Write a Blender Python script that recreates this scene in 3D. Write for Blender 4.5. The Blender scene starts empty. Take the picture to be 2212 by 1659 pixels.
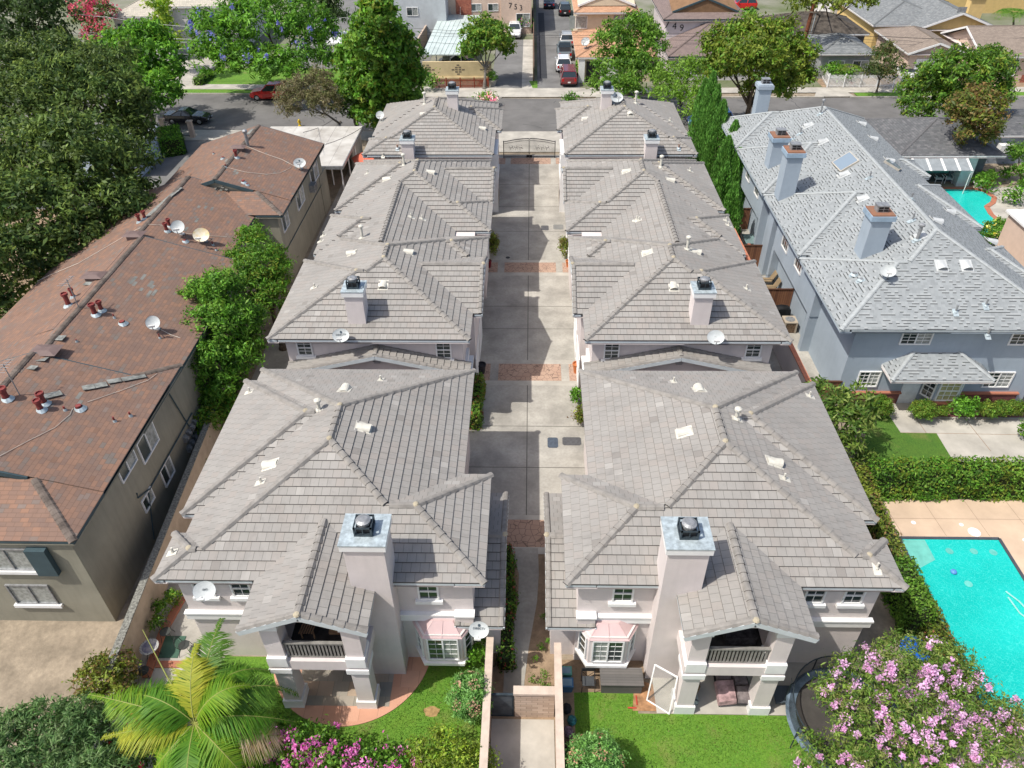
import bpy, math, random
import numpy as np
from mathutils import Vector, Matrix
R = math.radians
random.seed(7); rng = np.random.default_rng(7)
sc = bpy.context.scene
COL = sc.collection
# ------------------------------------------------------------------ camera
FPX, PITCH, YAW, ROLL, CZ = 1614.74, R(38.504), R(1.679), R(-0.747), 27.5
CX = 0.1
cp, sp = math.cos(PITCH), math.sin(PITCH)
F_ = Vector((-math.sin(YAW)*cp, math.cos(YAW)*cp, -sp))
R0 = Vector((math.cos(YAW), math.sin(YAW), 0)); U0 = R0.cross(F_)
R_ = R0*math.cos(ROLL)+U0*math.sin(ROLL); U_ = U0*math.cos(ROLL)-R0*math.sin(ROLL)
cam = bpy.data.cameras.new('camera'); camo = bpy.data.objects.new('camera', cam); COL.objects.link(camo)
M = Matrix((R_, U_, -F_)).transposed().to_4x4(); M.translation = Vector((CX, 0, CZ))
camo.matrix_world = M
cam.sensor_width = 36; cam.sensor_fit = 'HORIZONTAL'; cam.lens = 36*FPX/2212
cam.clip_end = 3000; cam.clip_start = 0.5
sc.camera = camo
# ------------------------------------------------------------------ sky and sun
SUNV = Vector((-0.59, -0.29, 1.0)).normalized()
SEL = math.asin(SUNV.z)
w = bpy.data.worlds.new('World'); sc.world = w; w.use_nodes = True
nt = w.node_tree; bg = nt.nodes['Background']
sky = nt.nodes.new('ShaderNodeTexSky'); sky.sky_type = 'NISHITA'; sky.sun_disc = False
sky.sun_elevation = SEL; sky.sun_rotation = math.atan2(SUNV.x, SUNV.y)
sky.air_density = 1.0; sky.dust_density = 3.0; sky.ozone_density = 0.6
nt.links.new(sky.outputs[0], bg.inputs[0]); bg.inputs[1].default_value = 0.10
sl = bpy.data.lights.new('sun', 'SUN'); sl.energy = 2.9; sl.angle = R(0.55); sl.color = (1, .95, .87)
so = bpy.data.objects.new('sun', sl); COL.objects.link(so)
so.rotation_euler = SUNV.to_track_quat('Z', 'Y').to_euler(); so.location = (0, 0, 60)
sc.view_settings.view_transform = 'Standard'; sc.view_settings.look = 'None'
sc.view_settings.exposure = 0.72; sc.view_settings.gamma = 1

def P(u, v, z=0.0):
    """a point of the photograph (2212 px wide) put down on the level z"""
    d = F_*FPX + R_*(u-1106) - U_*(v-829.5)
    t = (z-CZ)/d.z
    return Vector((CX+d.x*t, d.y*t, z))
def depth(p): return (Vector(p)-Vector((CX, 0, CZ))).dot(F_)
# ------------------------------------------------------------------ materials
MATS = {}
class NT:
    def __init__(s, m): s.t = m.node_tree
    def n(s, ty, op=None, **kw):
        x = s.t.nodes.new('ShaderNode'+ty)
        if op: x.operation = op
        for k, v in kw.items():
            if k.startswith('i'):
                i = int(k[1:]) if k[1:].isdigit() else k[1:]
                if isinstance(v, bpy.types.NodeSocket): s.t.links.new(v, x.inputs[i])
                else: x.inputs[i].default_value = v
            else: setattr(x, k, v)
        return x
    def math(s, op, a, b=0.0, c=0.0): return s.n('Math', op, i0=a, i1=b, i2=c).outputs[0]
    def mix(s, f, a, b, bt='MIX'):
        x = s.t.nodes.new('ShaderNodeMix'); x.data_type = 'RGBA'; x.blend_type = bt
        for i, v in ((0, f), (6, a), (7, b)):
            if isinstance(v, bpy.types.NodeSocket): s.t.links.new(v, x.inputs[i])
            elif i: x.inputs[i].default_value = (*v[:3], 1)
            else: x.inputs[i].default_value = v
        return x.outputs[2]
    def pos(s): return s.n('NewGeometry').outputs['Position']
    def noise(s, scale, vec=None, detail=4, rough=.6):
        return s.n('TexNoise', iVector=vec or s.pos(), iScale=scale, iDetail=detail, iRoughness=rough).outputs[0]
    def ramp(s, f, a, b):  # smooth range
        x = s.n('MapRange', i0=f, i1=a, i2=b); x.clamp = True; return x.outputs[0]
def base(name, rough=.8, metal=0.0, spec=.4):
    m = bpy.data.materials.new(name); m.use_nodes = True
    b = m.node_tree.nodes['Principled BSDF']
    b.inputs['Roughness'].default_value = rough; b.inputs['Metallic'].default_value = metal
    b.inputs['Specular IOR Level'].default_value = spec
    MATS[name] = m
    return m, NT(m), b
def link(m, a, b): m.node_tree.links.new(a, b)
def mat(name, col, rough=.8, metal=0, var=.12, scale=2.0, bump=0.0, bscale=40, spec=.3, col2=None, fine=0.0, streak=0.0):
    if name in MATS: return MATS[name]
    m, n, b = base(name, rough, metal, spec)
    c = tuple(col)
    if var or col2:
        c2 = col2 or tuple(x*(1-2*var) for x in c)
        f = n.ramp(n.noise(scale), .3, .7)
        o = n.mix(f, c2, tuple(min(1, x*(1+.5*var)) for x in c) if not col2 else c)
        if fine: 
            g = n.ramp(n.noise(bscale, detail=2), .3, .7); o = n.mix(n.math('MULTIPLY', g, fine), o, tuple(x*.45 for x in c))
        if streak:
            vm = n.n('VectorMath', 'MULTIPLY', i0=n.pos(), i1=(3.5, 3.5, .35)).outputs[0]
            o = n.mix(n.math('MULTIPLY', n.ramp(n.noise(1.0, vm, 5), .45, .75), streak), o, tuple(x*.5 for x in c))
        link(m, o, b.inputs[0])
    else: b.inputs[0].default_value = (*c, 1)
    if bump:
        bp = n.n('Bump', iStrength=bump, iDistance=.03, iHeight=n.noise(bscale, detail=3))
        link(m, bp.outputs[0], b.inputs['Normal'])
    return m
def tilemat(name, cols, e, wd, joint=.05, jcol=.45, dash=0, stain=.15, rough=.85, half=True, gaps=.0, hue=.5):
    """running courses by UV in metres: one random tone for each tile or tab, open joints, optional shadow dashes"""
    m, n, b = base(name, rough)
    uv = n.n('UVMap').outputs[0]
    s = n.n('SeparateXYZ', i0=uv)
    v = n.math('DIVIDE', s.outputs[1], e); row = n.math('FLOOR', v); fv = n.math('FRACT', v)
    wn = n.n('TexWhiteNoise', noise_dimensions='1D', iW=row).outputs[0]
    u = n.math('ADD', n.math('DIVIDE', s.outputs[0], wd), n.math('MULTIPLY', row, .5) if half else n.math('MULTIPLY', wn, 7))
    c = n.math('FLOOR', u); fu = n.math('FRACT', u)
    cm = n.n('CombineXYZ', i0=c, i1=row, i2=0.0).outputs[0]
    w1 = n.n('TexWhiteNoise', noise_dimensions='3D', iVector=cm)
    v1 = w1.outputs[0]
    w2 = n.n('TexWhiteNoise', noise_dimensions='3D', iVector=n.n('VectorMath', 'ADD', i0=cm, i1=(3.3, 7.7, 1)).outputs[0]).outputs[0]
    col = n.mix(v1, cols[0], cols[1])
    if len(cols) > 2: col = n.mix(n.ramp(w2, hue, 1.0), col, cols[2])
    if len(cols) > 3: col = n.mix(n.ramp(w2, .12, .0), col, cols[3])
    lo = n.math('LESS_THAN', w2, .018); hi = n.math('GREATER_THAN', w2, .985)
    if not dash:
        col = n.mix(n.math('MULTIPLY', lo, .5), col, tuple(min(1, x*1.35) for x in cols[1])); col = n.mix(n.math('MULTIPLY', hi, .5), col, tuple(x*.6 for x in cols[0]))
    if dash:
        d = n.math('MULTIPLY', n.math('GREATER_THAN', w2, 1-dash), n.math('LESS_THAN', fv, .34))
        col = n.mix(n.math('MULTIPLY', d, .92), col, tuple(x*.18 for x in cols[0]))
    st = n.math('ADD', n.math('MULTIPLY', n.ramp(n.noise(.45, detail=6), .4, .75), .6), n.math('MULTIPLY', n.ramp(n.noise(3.5, detail=5, rough=.7), .52, .75), .6))
    sv = n.n('VectorMath', 'MULTIPLY', i0=uv, i1=(2.2, .3, 1)).outputs[0]
    st = n.math('ADD', st, n.math('MULTIPLY', n.ramp(n.noise(1.0, sv, 5), .5, .75), .7))
    col = n.mix(n.math('MULTIPLY', st, stain), col, tuple(x*.5 for x in cols[0]))
    j = n.math('LESS_THAN', fu, joint/wd)
    if gaps: j = n.math('MAXIMUM', j, n.math('LESS_THAN', fv, gaps))
    col = n.mix(n.math('MULTIPLY', j, 1-jcol), col, tuple(x*.3 for x in cols[0]))
    link(m, col, b.inputs[0])
    bp = n.n('Bump', iStrength=.25, iDistance=.02, iHeight=n.noise(45, detail=2)); link(m, bp.outputs[0], b.inputs['Normal'])
    return m
# ------------------------------------------------------------------ mesh builder
class MB:
    def __init__(s, mir=False): s.v = []; s.f = []; s.m = []; s.uv = []; s.mir = mir
    def face(s, pts, m=0, uv=None):
        k = len(s.v); n = len(pts)
        if s.mir: pts = [(-p[0], p[1], p[2]) for p in reversed(list(pts))]; uv = list(reversed(uv)) if uv else None
        s.v += [tuple(p) for p in pts]; s.f.append(tuple(range(k, k+n))); s.m.append(m)
        s.uv += uv if uv else [(0, 0)]*n
    def hexa(s, b, t, m=0, cap=True):
        """b, t: rings of equal length, counter-clockwise from above"""
        n = len(b)
        for i in range(n):
            j = (i+1) % n; s.face([b[i], b[j], t[j], t[i]], m)
        if cap: s.face(t, m); s.face(list(reversed(b)), m)
    def box(s, x0, x1, y0, y1, z0, z1, m=0):
        if x1 < x0: x0, x1 = x1, x0
        if y1 < y0: y0, y1 = y1, y0
        s.hexa([(x0, y0, z0), (x1, y0, z0), (x1, y1, z0), (x0, y1, z0)], [(x0, y0, z1), (x1, y0, z1), (x1, y1, z1), (x0, y1, z1)], m)
    def rbox(s, c, sx, sy, z0, z1, a=0, m=0, taper=1.0):
        ca, sa = math.cos(a), math.sin(a)
        def q(x, y, z): return (c[0]+x*ca-y*sa, c[1]+x*sa+y*ca, z)
        X, Y = sx/2, sy/2
        s.hexa([q(-X, -Y, z0), q(X, -Y, z0), q(X, Y, z0), q(-X, Y, z0)],
               [q(-X*taper, -Y*taper, z1), q(X*taper, -Y*taper, z1), q(X*taper, Y*taper, z1), q(-X*taper, Y*taper, z1)], m)
    def ring(s, p, ax, r, n, ph=0):
        ax = Vector(ax).normalized(); a = ax.orthogonal().normalized(); b = ax.cross(a)
        return [Vector(p)+(a*math.cos(ph+2*math.pi*i/n)+b*math.sin(ph+2*math.pi*i/n))*r for i in range(n)]
    def tube(s, p0, p1, r0, r1=None, n=8, m=0, cap=True):
        r1 = r0 if r1 is None else r1; d = Vector(p1)-Vector(p0)
        if d.length < 1e-5: return
        s.hexa(s.ring(p0, d, r0, n), s.ring(p1, d, r1, n), m, cap)
    def path(s, pts, r, n=6, m=0, r1=None):
        pts = [Vector(p) for p in pts]; k = len(pts); rings = []
        for i, p in enumerate(pts):
            d = (pts[min(i+1, k-1)]-pts[max(i-1, 0)]).normalized()
            up = Vector((0, 0, 1)) if abs(d.z) < .95 else Vector((1, 0, 0))
            a = d.cross(up).normalized(); b = a.cross(d)
            rr = r if r1 is None else r+(r1-r)*i/(k-1)
            rings.append([p+(a*math.cos(2*math.pi*j/n)+b*math.sin(2*math.pi*j/n))*rr for j in range(n)])
        for i in range(k-1):
            for j in range(n):
                l = (j+1) % n; s.face([rings[i][l], rings[i][j], rings[i+1][j], rings[i+1][l]], m)
        s.face(rings[0], m); s.face(list(reversed(rings[-1])), m)
    def beam(s, p0, p1, wd, h, m=0, up=(0, 0, 1)):
        p0, p1 = Vector(p0), Vector(p1); d = (p1-p0).normalized(); a = d.cross(Vector(up)).normalized()*wd/2; b = a.cross(d).normalized()*h/2
        s.hexa([p0-a-b, p0+a-b, p0+a+b, p0-a+b], [p1-a-b, p1+a-b, p1+a+b, p1-a+b], m)
    def lathe(s, c, prof, n=16, m=0, ax=None):
        """prof: (r, h) up an axis through c"""
        ax = Vector(ax or (0, 0, 1)).normalized(); c = Vector(c)
        rs = [s.ring(c+ax*h, ax, max(r, 1e-4), n) for r, h in prof]
        for a, b in zip(rs, rs[1:]):
            for i in range(n):
                j = (i+1) % n; s.face([a[i], a[j], b[j], b[i]], m)
    def ellip(s, c, r, n=12, k=6, m=0):
        rs = []
        for i in range(k+1):
            t = -math.pi/2+math.pi*i/k
            rs.append([(c[0]+r[0]*math.cos(t)*math.cos(2*math.pi*j/n), c[1]+r[1]*math.cos(t)*math.sin(2*math.pi*j/n), c[2]+r[2]*math.sin(t)) for j in range(n)])
        for a, b in zip(rs, rs[1:]):
            for i in range(n):
                j = (i+1) % n; s.face([a[i], a[j], b[j], b[i]], m)
    def poly(s, pts, z, m=0, uvs=1.0):
        """flat sheet from 2D points"""
        a = sum(pts[i][0]*pts[(i+1) % len(pts)][1]-pts[(i+1) % len(pts)][0]*pts[i][1] for i in range(len(pts)))
        pts = list(pts) if a > 0 else list(reversed(pts))
        s.face([(p[0], p[1], z) for p in pts], m, [(p[0]*uvs, p[1]*uvs) for p in pts])
    def build(s, name, mats, parent=None, smooth=False, merge=False):
        me = bpy.data.meshes.new(name)
        off = rootloc(parent) if parent else Vector((0, 0, 0))
        v = [(p[0]-off.x, p[1]-off.y, p[2]-off.z) for p in s.v]
        me.from_pydata(v, [], s.f)
        if not isinstance(mats, (list, tuple)): mats = [mats]
        for x in mats: me.materials.append(x)
        me.polygons.foreach_set('material_index', s.m)
        l = me.uv_layers.new(name='UVMap'); l.data.foreach_set('uv', np.array(s.uv, 'f').ravel())
        if smooth or merge:
            import bmesh
            b = bmesh.new(); b.from_mesh(me); bmesh.ops.remove_doubles(b, verts=b.verts, dist=1e-4); b.to_mesh(me); b.free()
        if smooth: me.polygons.foreach_set('use_smooth', [True]*len(me.polygons))
        me.update()
        o = bpy.data.objects.new(name, me); COL.objects.link(o)
        if parent: o.parent = parent
        return o
def parts(parent, name, mats, boxes, mir=False):
    for q in boxes: mb = MB(mir); mb.box(*q); mb.build(name, mats, parent)
def rootloc(o):
    while o.parent: o = o.parent
    return Vector(o.location)
def tag(o, label=None, cat=None, group=None, kind=None):
    if label: o['label'] = label
    if cat: o['category'] = cat
    if group: o['group'] = group
    if kind: o['kind'] = kind
    return o
def thing(name, label, cat, loc=(0, 0, 0), group=None):
    o = bpy.data.objects.new(name, None); COL.objects.link(o); o.location = loc; o.empty_display_size = .3
    return tag(o, label, cat, group)
def struct(name, mb, mats, **k): return tag(mb.build(name, mats, **k), kind='structure')
def dup(o, loc=None, rz=None, scale=None, label=None, group=None, parent=None):
    c = o.copy(); COL.objects.link(c); c.parent = parent
    for ch in list(o.children): dup(ch, parent=c)
    if loc is not None: c.location = loc
    if rz is not None: c.rotation_euler = (0, 0, rz)
    if scale is not None: c.scale = (scale,)*3 if not hasattr(scale, '__len__') else scale
    if label: c['label'] = label
    if group: c['group'] = group
    return c
# ------------------------------------------------------------------ shared materials
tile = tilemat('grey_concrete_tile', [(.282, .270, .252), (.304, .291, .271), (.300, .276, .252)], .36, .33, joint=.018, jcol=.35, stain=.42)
tile_edge_shade = mat('tile_butt_shade', (.085, .08, .075), .95)  # butt and gap darkened: shadow line under each course put into the colour
cap_m = mat('ridge_tile', (.27, .255, .235), .85, var=.15, scale=3)
mortar = mat('mortar', (.42, .37, .27), .9)
stucco = mat('pink_grey_stucco', (.66, .60, .58), .9, var=.06, scale=.8, bump=.25, bscale=25, streak=.12)
white = mat('white_trim', (.78, .78, .77), .55, var=.05, scale=1.5)
gutter_m = mat('pale_blue_gutter', (.56, .61, .63), .5, var=.06, scale=2)
glass = mat('window_glass', (.03, .045, .045), .08, var=0, spec=.8)
glassc = mat('curtained_glass', (.36, .38, .36), .25, var=.25, scale=6, spec=.6)
ventw = mat('cream_vent_metal', (.60, .58, .51), .5, var=.08, scale=6)
galv = mat('galvanised_sheet', (.50, .58, .61), .42, .25, var=.22, scale=5)
dkmetal = mat('dark_metal', (.06, .08, .095), .45, .5, var=.2, scale=5)
grey_m = mat('grey_metal', (.35, .36, .37), .45, .4, var=.2, scale=6)
black = mat('black_metal', (.02, .02, .022), .5, var=0)
conc = mat('driveway_concrete', (.43, .41, .365), .9, var=.2, scale=.55, bump=.1, fine=.3, bscale=7, streak=.0)
conc2 = mat('pavement_concrete', (.46, .435, .385), .9, var=.16, scale=.7, fine=.1)
# ------------------------------------------------------------------ roofs
def RP(x0, x1, y0, y1, z, p=.41, g='', ns=False): return dict(x0=x0, x1=x1, y0=y0, y1=y1, z=z, p=p, g=g, ns=ns)
def rplanes(r):
    p, z = r['p'], r['z']; L = []
    if 'w' not in r['g']: L.append(('w', p, 0, z-p*r['x0']))
    if 'e' not in r['g']: L.append(('e', -p, 0, z+p*r['x1']))
    if 's' not in r['g']: L.append(('s', 0, p, z-p*r['y0']))
    if 'n' not in r['g']: L.append(('n', 0, -p, z+p*r['y1']))
    return L
def zin(r, x, y, e=0.0):
    if x < r['x0']-e or x > r['x1']+e or y < r['y0']-e or y > r['y1']+e: return -99
    return min(a*x+b*y+c for _, a, b, c in rplanes(r))
def zenv(rs, x, y): return max(zin(r, x, y) for r in rs)
def clip(poly, a, b, c):
    out = []; n = len(poly)
    for i in range(n):
        p, q = poly[i], poly[(i+1) % n]; dp = a*p[0]+b*p[1]+c; dq = a*q[0]+b*q[1]+c
        if dp >= 0: out.append(p)
        if (dp > 0 and dq < 0) or (dp < 0 and dq > 0):
            t = dp/(dp-dq); out.append((p[0]+(q[0]-p[0])*t, p[1]+(q[1]-p[1])*t))
    return out
def area(p): return abs(sum(p[i][0]*p[(i+1) % len(p)][1]-p[(i+1) % len(p)][0]*p[i][1] for i in range(len(p))))/2 if len(p) > 2 else 0
def rfaces(rs):
    res = []
    for i, r in enumerate(rs):
        pl = rplanes(r)
        for s, a, b, c in pl:
            poly = [(r['x0'], r['y0']), (r['x1'], r['y0']), (r['x1'], r['y1']), (r['x0'], r['y1'])]
            for s2, a2, b2, c2 in pl:
                if s2 != s: poly = clip(poly, a2-a, b2-b, c2-c)
            polys = [poly] if area(poly) > .01 else []
            for k, q in enumerate(rs):
                if k == i: continue
                e = 1e-4 if k > i else -1e-4
                hp = [(1, 0, -q['x0']), (-1, 0, q['x1']), (0, 1, -q['y0']), (0, -1, q['y1'])]+[(a2-a, b2-b, c2-c-e) for _, a2, b2, c2 in rplanes(q)]
                new = []
                for pp in polys:
                    rem = pp
                    for h in hp:
                        o = clip(rem, -h[0], -h[1], -h[2])
                        if area(o) > .003: new.append(o)
                        rem = clip(rem, *h)
                        if area(rem) < .003: break
                polys = new
            for pp in polys: res.append((r, s, (a, b, c), pp))
    return res
def sfun(r, s, x, y):
    return {'w': (x-r['x0'], -y), 'e': (r['x1']-x, y), 's': (y-r['y0'], x), 'n': (r['y1']-y, -x)}[s]
def shalf(r, s, s0, sign):  # half plane s >= s0 (sign 1) or s <= s0
    A = {'w': (1, 0, -r['x0']), 'e': (-1, 0, r['x1']), 's': (0, 1, -r['y0']), 'n': (0, -1, r['y1'])}[s]
    return (A[0]*sign, A[1]*sign, (A[2]-s0)*sign)
def runs(p0, p1, vis, step=.12):
    p0, p1 = Vector(p0), Vector(p1); L = (p1-p0).length; n = max(2, int(L/step)); out = []; st = None
    for i in range(n+1):
        ok = vis(p0.lerp(p1, i/n))
        if ok and st is None: st = i
        if (not ok or i == n) and st is not None:
            e = i if ok else i-1
            if e-st >= 1: out.append((p0.lerp(p1, st/n), p0.lerp(p1, e/n)))
            st = None
    return out
def ridgesegs(r):
    x0, x1, y0, y1, z, p, g = (r[k] for k in ('x0', 'x1', 'y0', 'y1', 'z', 'p', 'g'))
    W, D = x1-x0, y1-y0; hips = []; 
    alongy = (W <= D or 's' in g or 'n' in g) and not ('w' in g or 'e' in g)
    if alongy:
        h = W/2; xm = x0+h; a = y0+(0 if 's' in g else h); b = y1-(0 if 'n' in g else h); zr = z+p*h
        rid = ((xm, a, zr), (xm, b, zr))
        if 's' not in g: hips += [((x0, y0, z), rid[0]), ((x1, y0, z), rid[0])]
        if 'n' not in g: hips += [((x0, y1, z), rid[1]), ((x1, y1, z), rid[1])]
    else:
        h = D/2; ym = y0+h; a = x0+(0 if 'w' in g else h); b = x1-(0 if 'e' in g else h); zr = z+p*h
        rid = ((a, ym, zr), (b, ym, zr))
        if 'w' not in g: hips += [((x0, y0, z), rid[0]), ((x0, y1, z), rid[0])]
        if 'e' not in g: hips += [((x1, y0, z), rid[1]), ((x1, y1, z), rid[1])]
    return rid, hips, alongy
def caprow(mb, p0, p1, w=.15, h=.085, L=.38, lift=.028, m=0, me=1):
    p0, p1 = Vector(p0), Vector(p1); T = (p1-p0).length
    if T < .15: return
    d = (p1-p0)/T; a = d.cross(Vector((0, 0, 1))).normalized(); b = a.cross(d); n = max(1, round(T/L)); l = T/n
    def sec(p, k, up): return [p-a*w*k+b*(up-.02), p-a*w*.55*k+b*(h*.85+up), p+b*(h+up), p+a*w*.55*k+b*(h*.85+up), p+a*w*k+b*(up-.02)]
    for i in range(n):
        A = sec(p0+d*(l*i), 1.06, lift); B = sec(p0+d*(l*(i+1)+.02), .94, 0)
        for j in range(4): mb.face([A[j+1], A[j], B[j], B[j+1]][::-1], m)
        mb.face(A, me)
def make_roof(bld, rs, mir=False, e=.36, mats=None, style='tile', capm=None, gut=None, capw=.15, soff=None, blobs=True):
    mats = mats or [tile, tile_edge_shade]; mb = MB(mir)
    for r, s, (a, b, c), poly in rfaces(rs):
        cs = 1/math.sqrt(1+r['p']**2)
        def P3(q, dz=0): return (q[0], q[1], a*q[0]+b*q[1]+c+dz)
        def UV(q): s_, u_ = sfun(r, s, *q); return (u_, s_/cs)
        if style != 'tile':
            mb.face([P3(q) for q in poly], 0, [UV(q) for q in poly]); continue
        ss = [sfun(r, s, *q)[0] for q in poly]; ds = e*cs
        for k in range(int((min(ss)+1e-4)//ds), int(max(ss)//ds)+1):
            s0, s1 = k*ds, (k+1)*ds
            q = clip(clip(poly, *shalf(r, s, s0, 1)), *shalf(r, s, s1, -1))
            if area(q) < 1e-4: continue
            lift = lambda t: .042*(1-(sfun(r, s, *t)[0]-s0)/ds)+.004
            mb.face([P3(t, lift(t)) for t in q], 0, [(UV(t)[0], UV(t)[1]+.0005) for t in q])
            lo = [t for t in q if abs(sfun(r, s, *t)[0]-s0) < 1e-5]
            if len(lo) == 2:
                t0, t1 = lo; i0, i1 = q.index(t0), q.index(t1)
                if (i0+1) % len(q) != i1: t0, t1 = t1, t0
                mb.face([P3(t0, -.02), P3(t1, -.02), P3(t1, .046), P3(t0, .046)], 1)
    roof = mb.build('roof', mats, bld)
    cb = MB(mir); gb = MB(mir); sb = MB(mir); bb = MB(mir)
    def vis(p, a): 
        e = .28; k = .035*r['p']/.41
        return p.z > zenv(rs, p.x, p.y)-.02 and zenv(rs, p.x+a.x*e, p.y+a.y*e) < p.z-k and zenv(rs, p.x-a.x*e, p.y-a.y*e) < p.z-k
    def capv(p0, p1):
        o = []; a_ = (Vector(p1)-Vector(p0)).cross(Vector((0, 0, 1))).normalized()
        for a, b in runs(p0, p1, lambda p: vis(p, a_)): 
            cb = MB(mir); caprow(cb, a, b, w=capw, lift=.028 if style == 'tile' else .008, h=.085 if style == 'tile' else .04, L=.38 if style == 'tile' else .25)
            if cb.f: cb.build('ridge_cap', capm or [cap_m, tile_edge_shade], roof)
            o += [a, b]
        return o
    for r in rs:
        rid, hips, ay = ridgesegs(r)
        if (Vector(rid[0])-Vector(rid[1])).length > .2: capv(*rid)
        for h0, h1 in hips: capv(h0, h1)
        if blobs:
            for q in rid:
                if sum(zenv(rs, q[0]+.3*math.cos(t), q[1]+.3*math.sin(t)) < q[2]-.03 for t in (.4, 2, 3.5, 5.1)) >= 3 and q[2] > zenv(rs, q[0], q[1])-.02: bb = MB(mir); bb.ellip((q[0], q[1], q[2]+.05), (.13, .13, .08), 8, 4); bb.build('mortar_cap', mortar, roof)
        for s in 'wesn':
            x0, x1, y0, y1, z = r['x0'], r['x1'], r['y0'], r['y1'], r['z']
            A, B, nx, ny = {'w': ((x0, y0), (x0, y1), -1, 0), 'e': ((x1, y0), (x1, y1), 1, 0), 's': ((x0, y0), (x1, y0), 0, -1), 'n': ((x0, y1), (x1, y1), 0, 1)}[s]
            others = [q for q in rs if q is not r]
            if s in r['g']:
                m_ = ((A[0]+B[0])/2, (A[1]+B[1])/2); zr = z+r['p']*(math.dist(A, B)/2)
                for E in (A, B):
                    for a, b in runs((*E, z), (*m_, zr), lambda p: all(zin(q, p.x-nx*.05, p.y-ny*.05) < p.z-.05 for q in others)):
                        off = Vector((nx*.04, ny*.04, -.12)); gb.beam(a+off, b+off, .06, .22, 0)
                        if style == 'tile': caprow(cb, a+Vector((-nx*.06, -ny*.06, .0)), b+Vector((-nx*.06, -ny*.06, .0)), w=.13)
            else:
                for a, b in runs((*A, z), (*B, z), lambda p: not any(zin(q, p.x-nx*.03, p.y-ny*.03) > p.z-.1 and zin(q, p.x-nx*.001, p.y-ny*.001, .01) > -50 and rs.index(q) < rs.index(r) and abs(q['z']-z) < .01 and zin(q, p.x+nx*.04, p.y+ny*.04) < -50 and abs(zin(q, p.x-nx*.03, p.y-ny*.03)-p.z) < .03 for q in others) and all(zin(q, p.x+nx*.04, p.y+ny*.04) < -50 or zin(q, p.x+nx*.04, p.y+ny*.04) < p.z-.4 for q in others)):
                    o1 = Vector((nx, ny, 0))
                    R4 = [a-o1*.13, b-o1*.13, b-o1*.012, a-o1*.012]
                    if (R4[1]-R4[0]).cross(R4[2]-R4[1]).z < 0: R4.reverse()
                    gb.hexa([Vector((v[0], v[1], z-.15)) for v in R4], [Vector((v[0], v[1], z-.035)) for v in R4])
        i = rs.index(r)
        if r.get('ns'): continue
        sb.box(r['x0']+.02, r['x1']-.02, r['y0']+.02, r['y1']-.02, r['z']-.24-.004*i, r['z']-.195-.004*i)
    if cb.f: cb.build('ridge_cap', capm or [cap_m, tile_edge_shade], roof)
    if gb.f: gb.build('gutter', gut or gutter_m, bld)
    sb.build('soffit', soff or stucco, bld)
    return roof
def hit(u, v, rs, mir=False, z1=10.0):
    z = z1
    while z > 0:
        p = P(u, v, z)
        if zenv(rs, -p.x if mir else p.x, p.y) >= z: return p
        z -= .02
    return P(u, v, 5.5)
# ------------------------------------------------------------------ windows and small roof parts
def window(bld, o, r, n, w, h, nx=2, ny=2, sill=False, mir=False, frame=None, slider=False, fw=.07, gl=None, pw=.025, rail=True):
    """o: middle of the foot on the wall face, r: unit vector along the wall, n: outward"""
    o, r, n = Vector(o), Vector(r), Vector(n); up = Vector((0, 0, 1)); frame = frame or white
    def bar(mb, a0, a1, b0, b1, d0, d1, m=0):
        B = [o+r*a0+up*b0, o+r*a1+up*b0, o+r*a1+up*b1, o+r*a0+up*b1]
        mb.hexa([p+n*d0 for p in B], [p+n*d1 for p in B], m)
    f = MB(mir); W = w/2
    bar(f, -W, -W+fw, 0, h, -.02, .07); bar(f, W-fw, W, 0, h, -.02, .07)
    bar(f, -W+fw, W-fw, 0, fw, -.02, .068); bar(f, -W+fw, W-fw, h-fw, h, -.02, .068)
    if slider: bar(f, -.03, .03, fw, h-fw, -.02, .06)
    elif rail: bar(f, -W+fw, W-fw, h*.5-.03, h*.5+.03, -.02, .055)
    fo = f.build('window', frame, bld)
    g = MB(mir)
    for i in range(1, nx): 
        x = -W+fw+(w-2*fw)*i/nx; bar(g, x-pw/2, x+pw/2, fw, h-fw, -.01, .030, 1)
    for i in range(1, ny*(1 if slider or not rail else 2)):
        k = ny*(1 if slider or not rail else 2); z = fw+(h-2*fw)*i/k; bar(g, -W+fw, W-fw, z-pw/2, z+pw/2, -.01, .028, 1)
    if slider:
        bar(g, -W+fw, -.03, fw, h-fw, -.02, .012, 0); bar(g, .03, W-fw, fw, h-fw, -.02, .012, 2)
    else: bar(g, -W+fw, W-fw, fw, h-fw, -.02, .012, 0)
    g.build('pane', [gl or glass, frame, glassc], fo)
    if sill:
        s = MB(mir); bar(s, -W-.12, W+.12, -.17, -.01, -.02, .14); s.build('sill', white, fo)
    return fo
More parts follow.
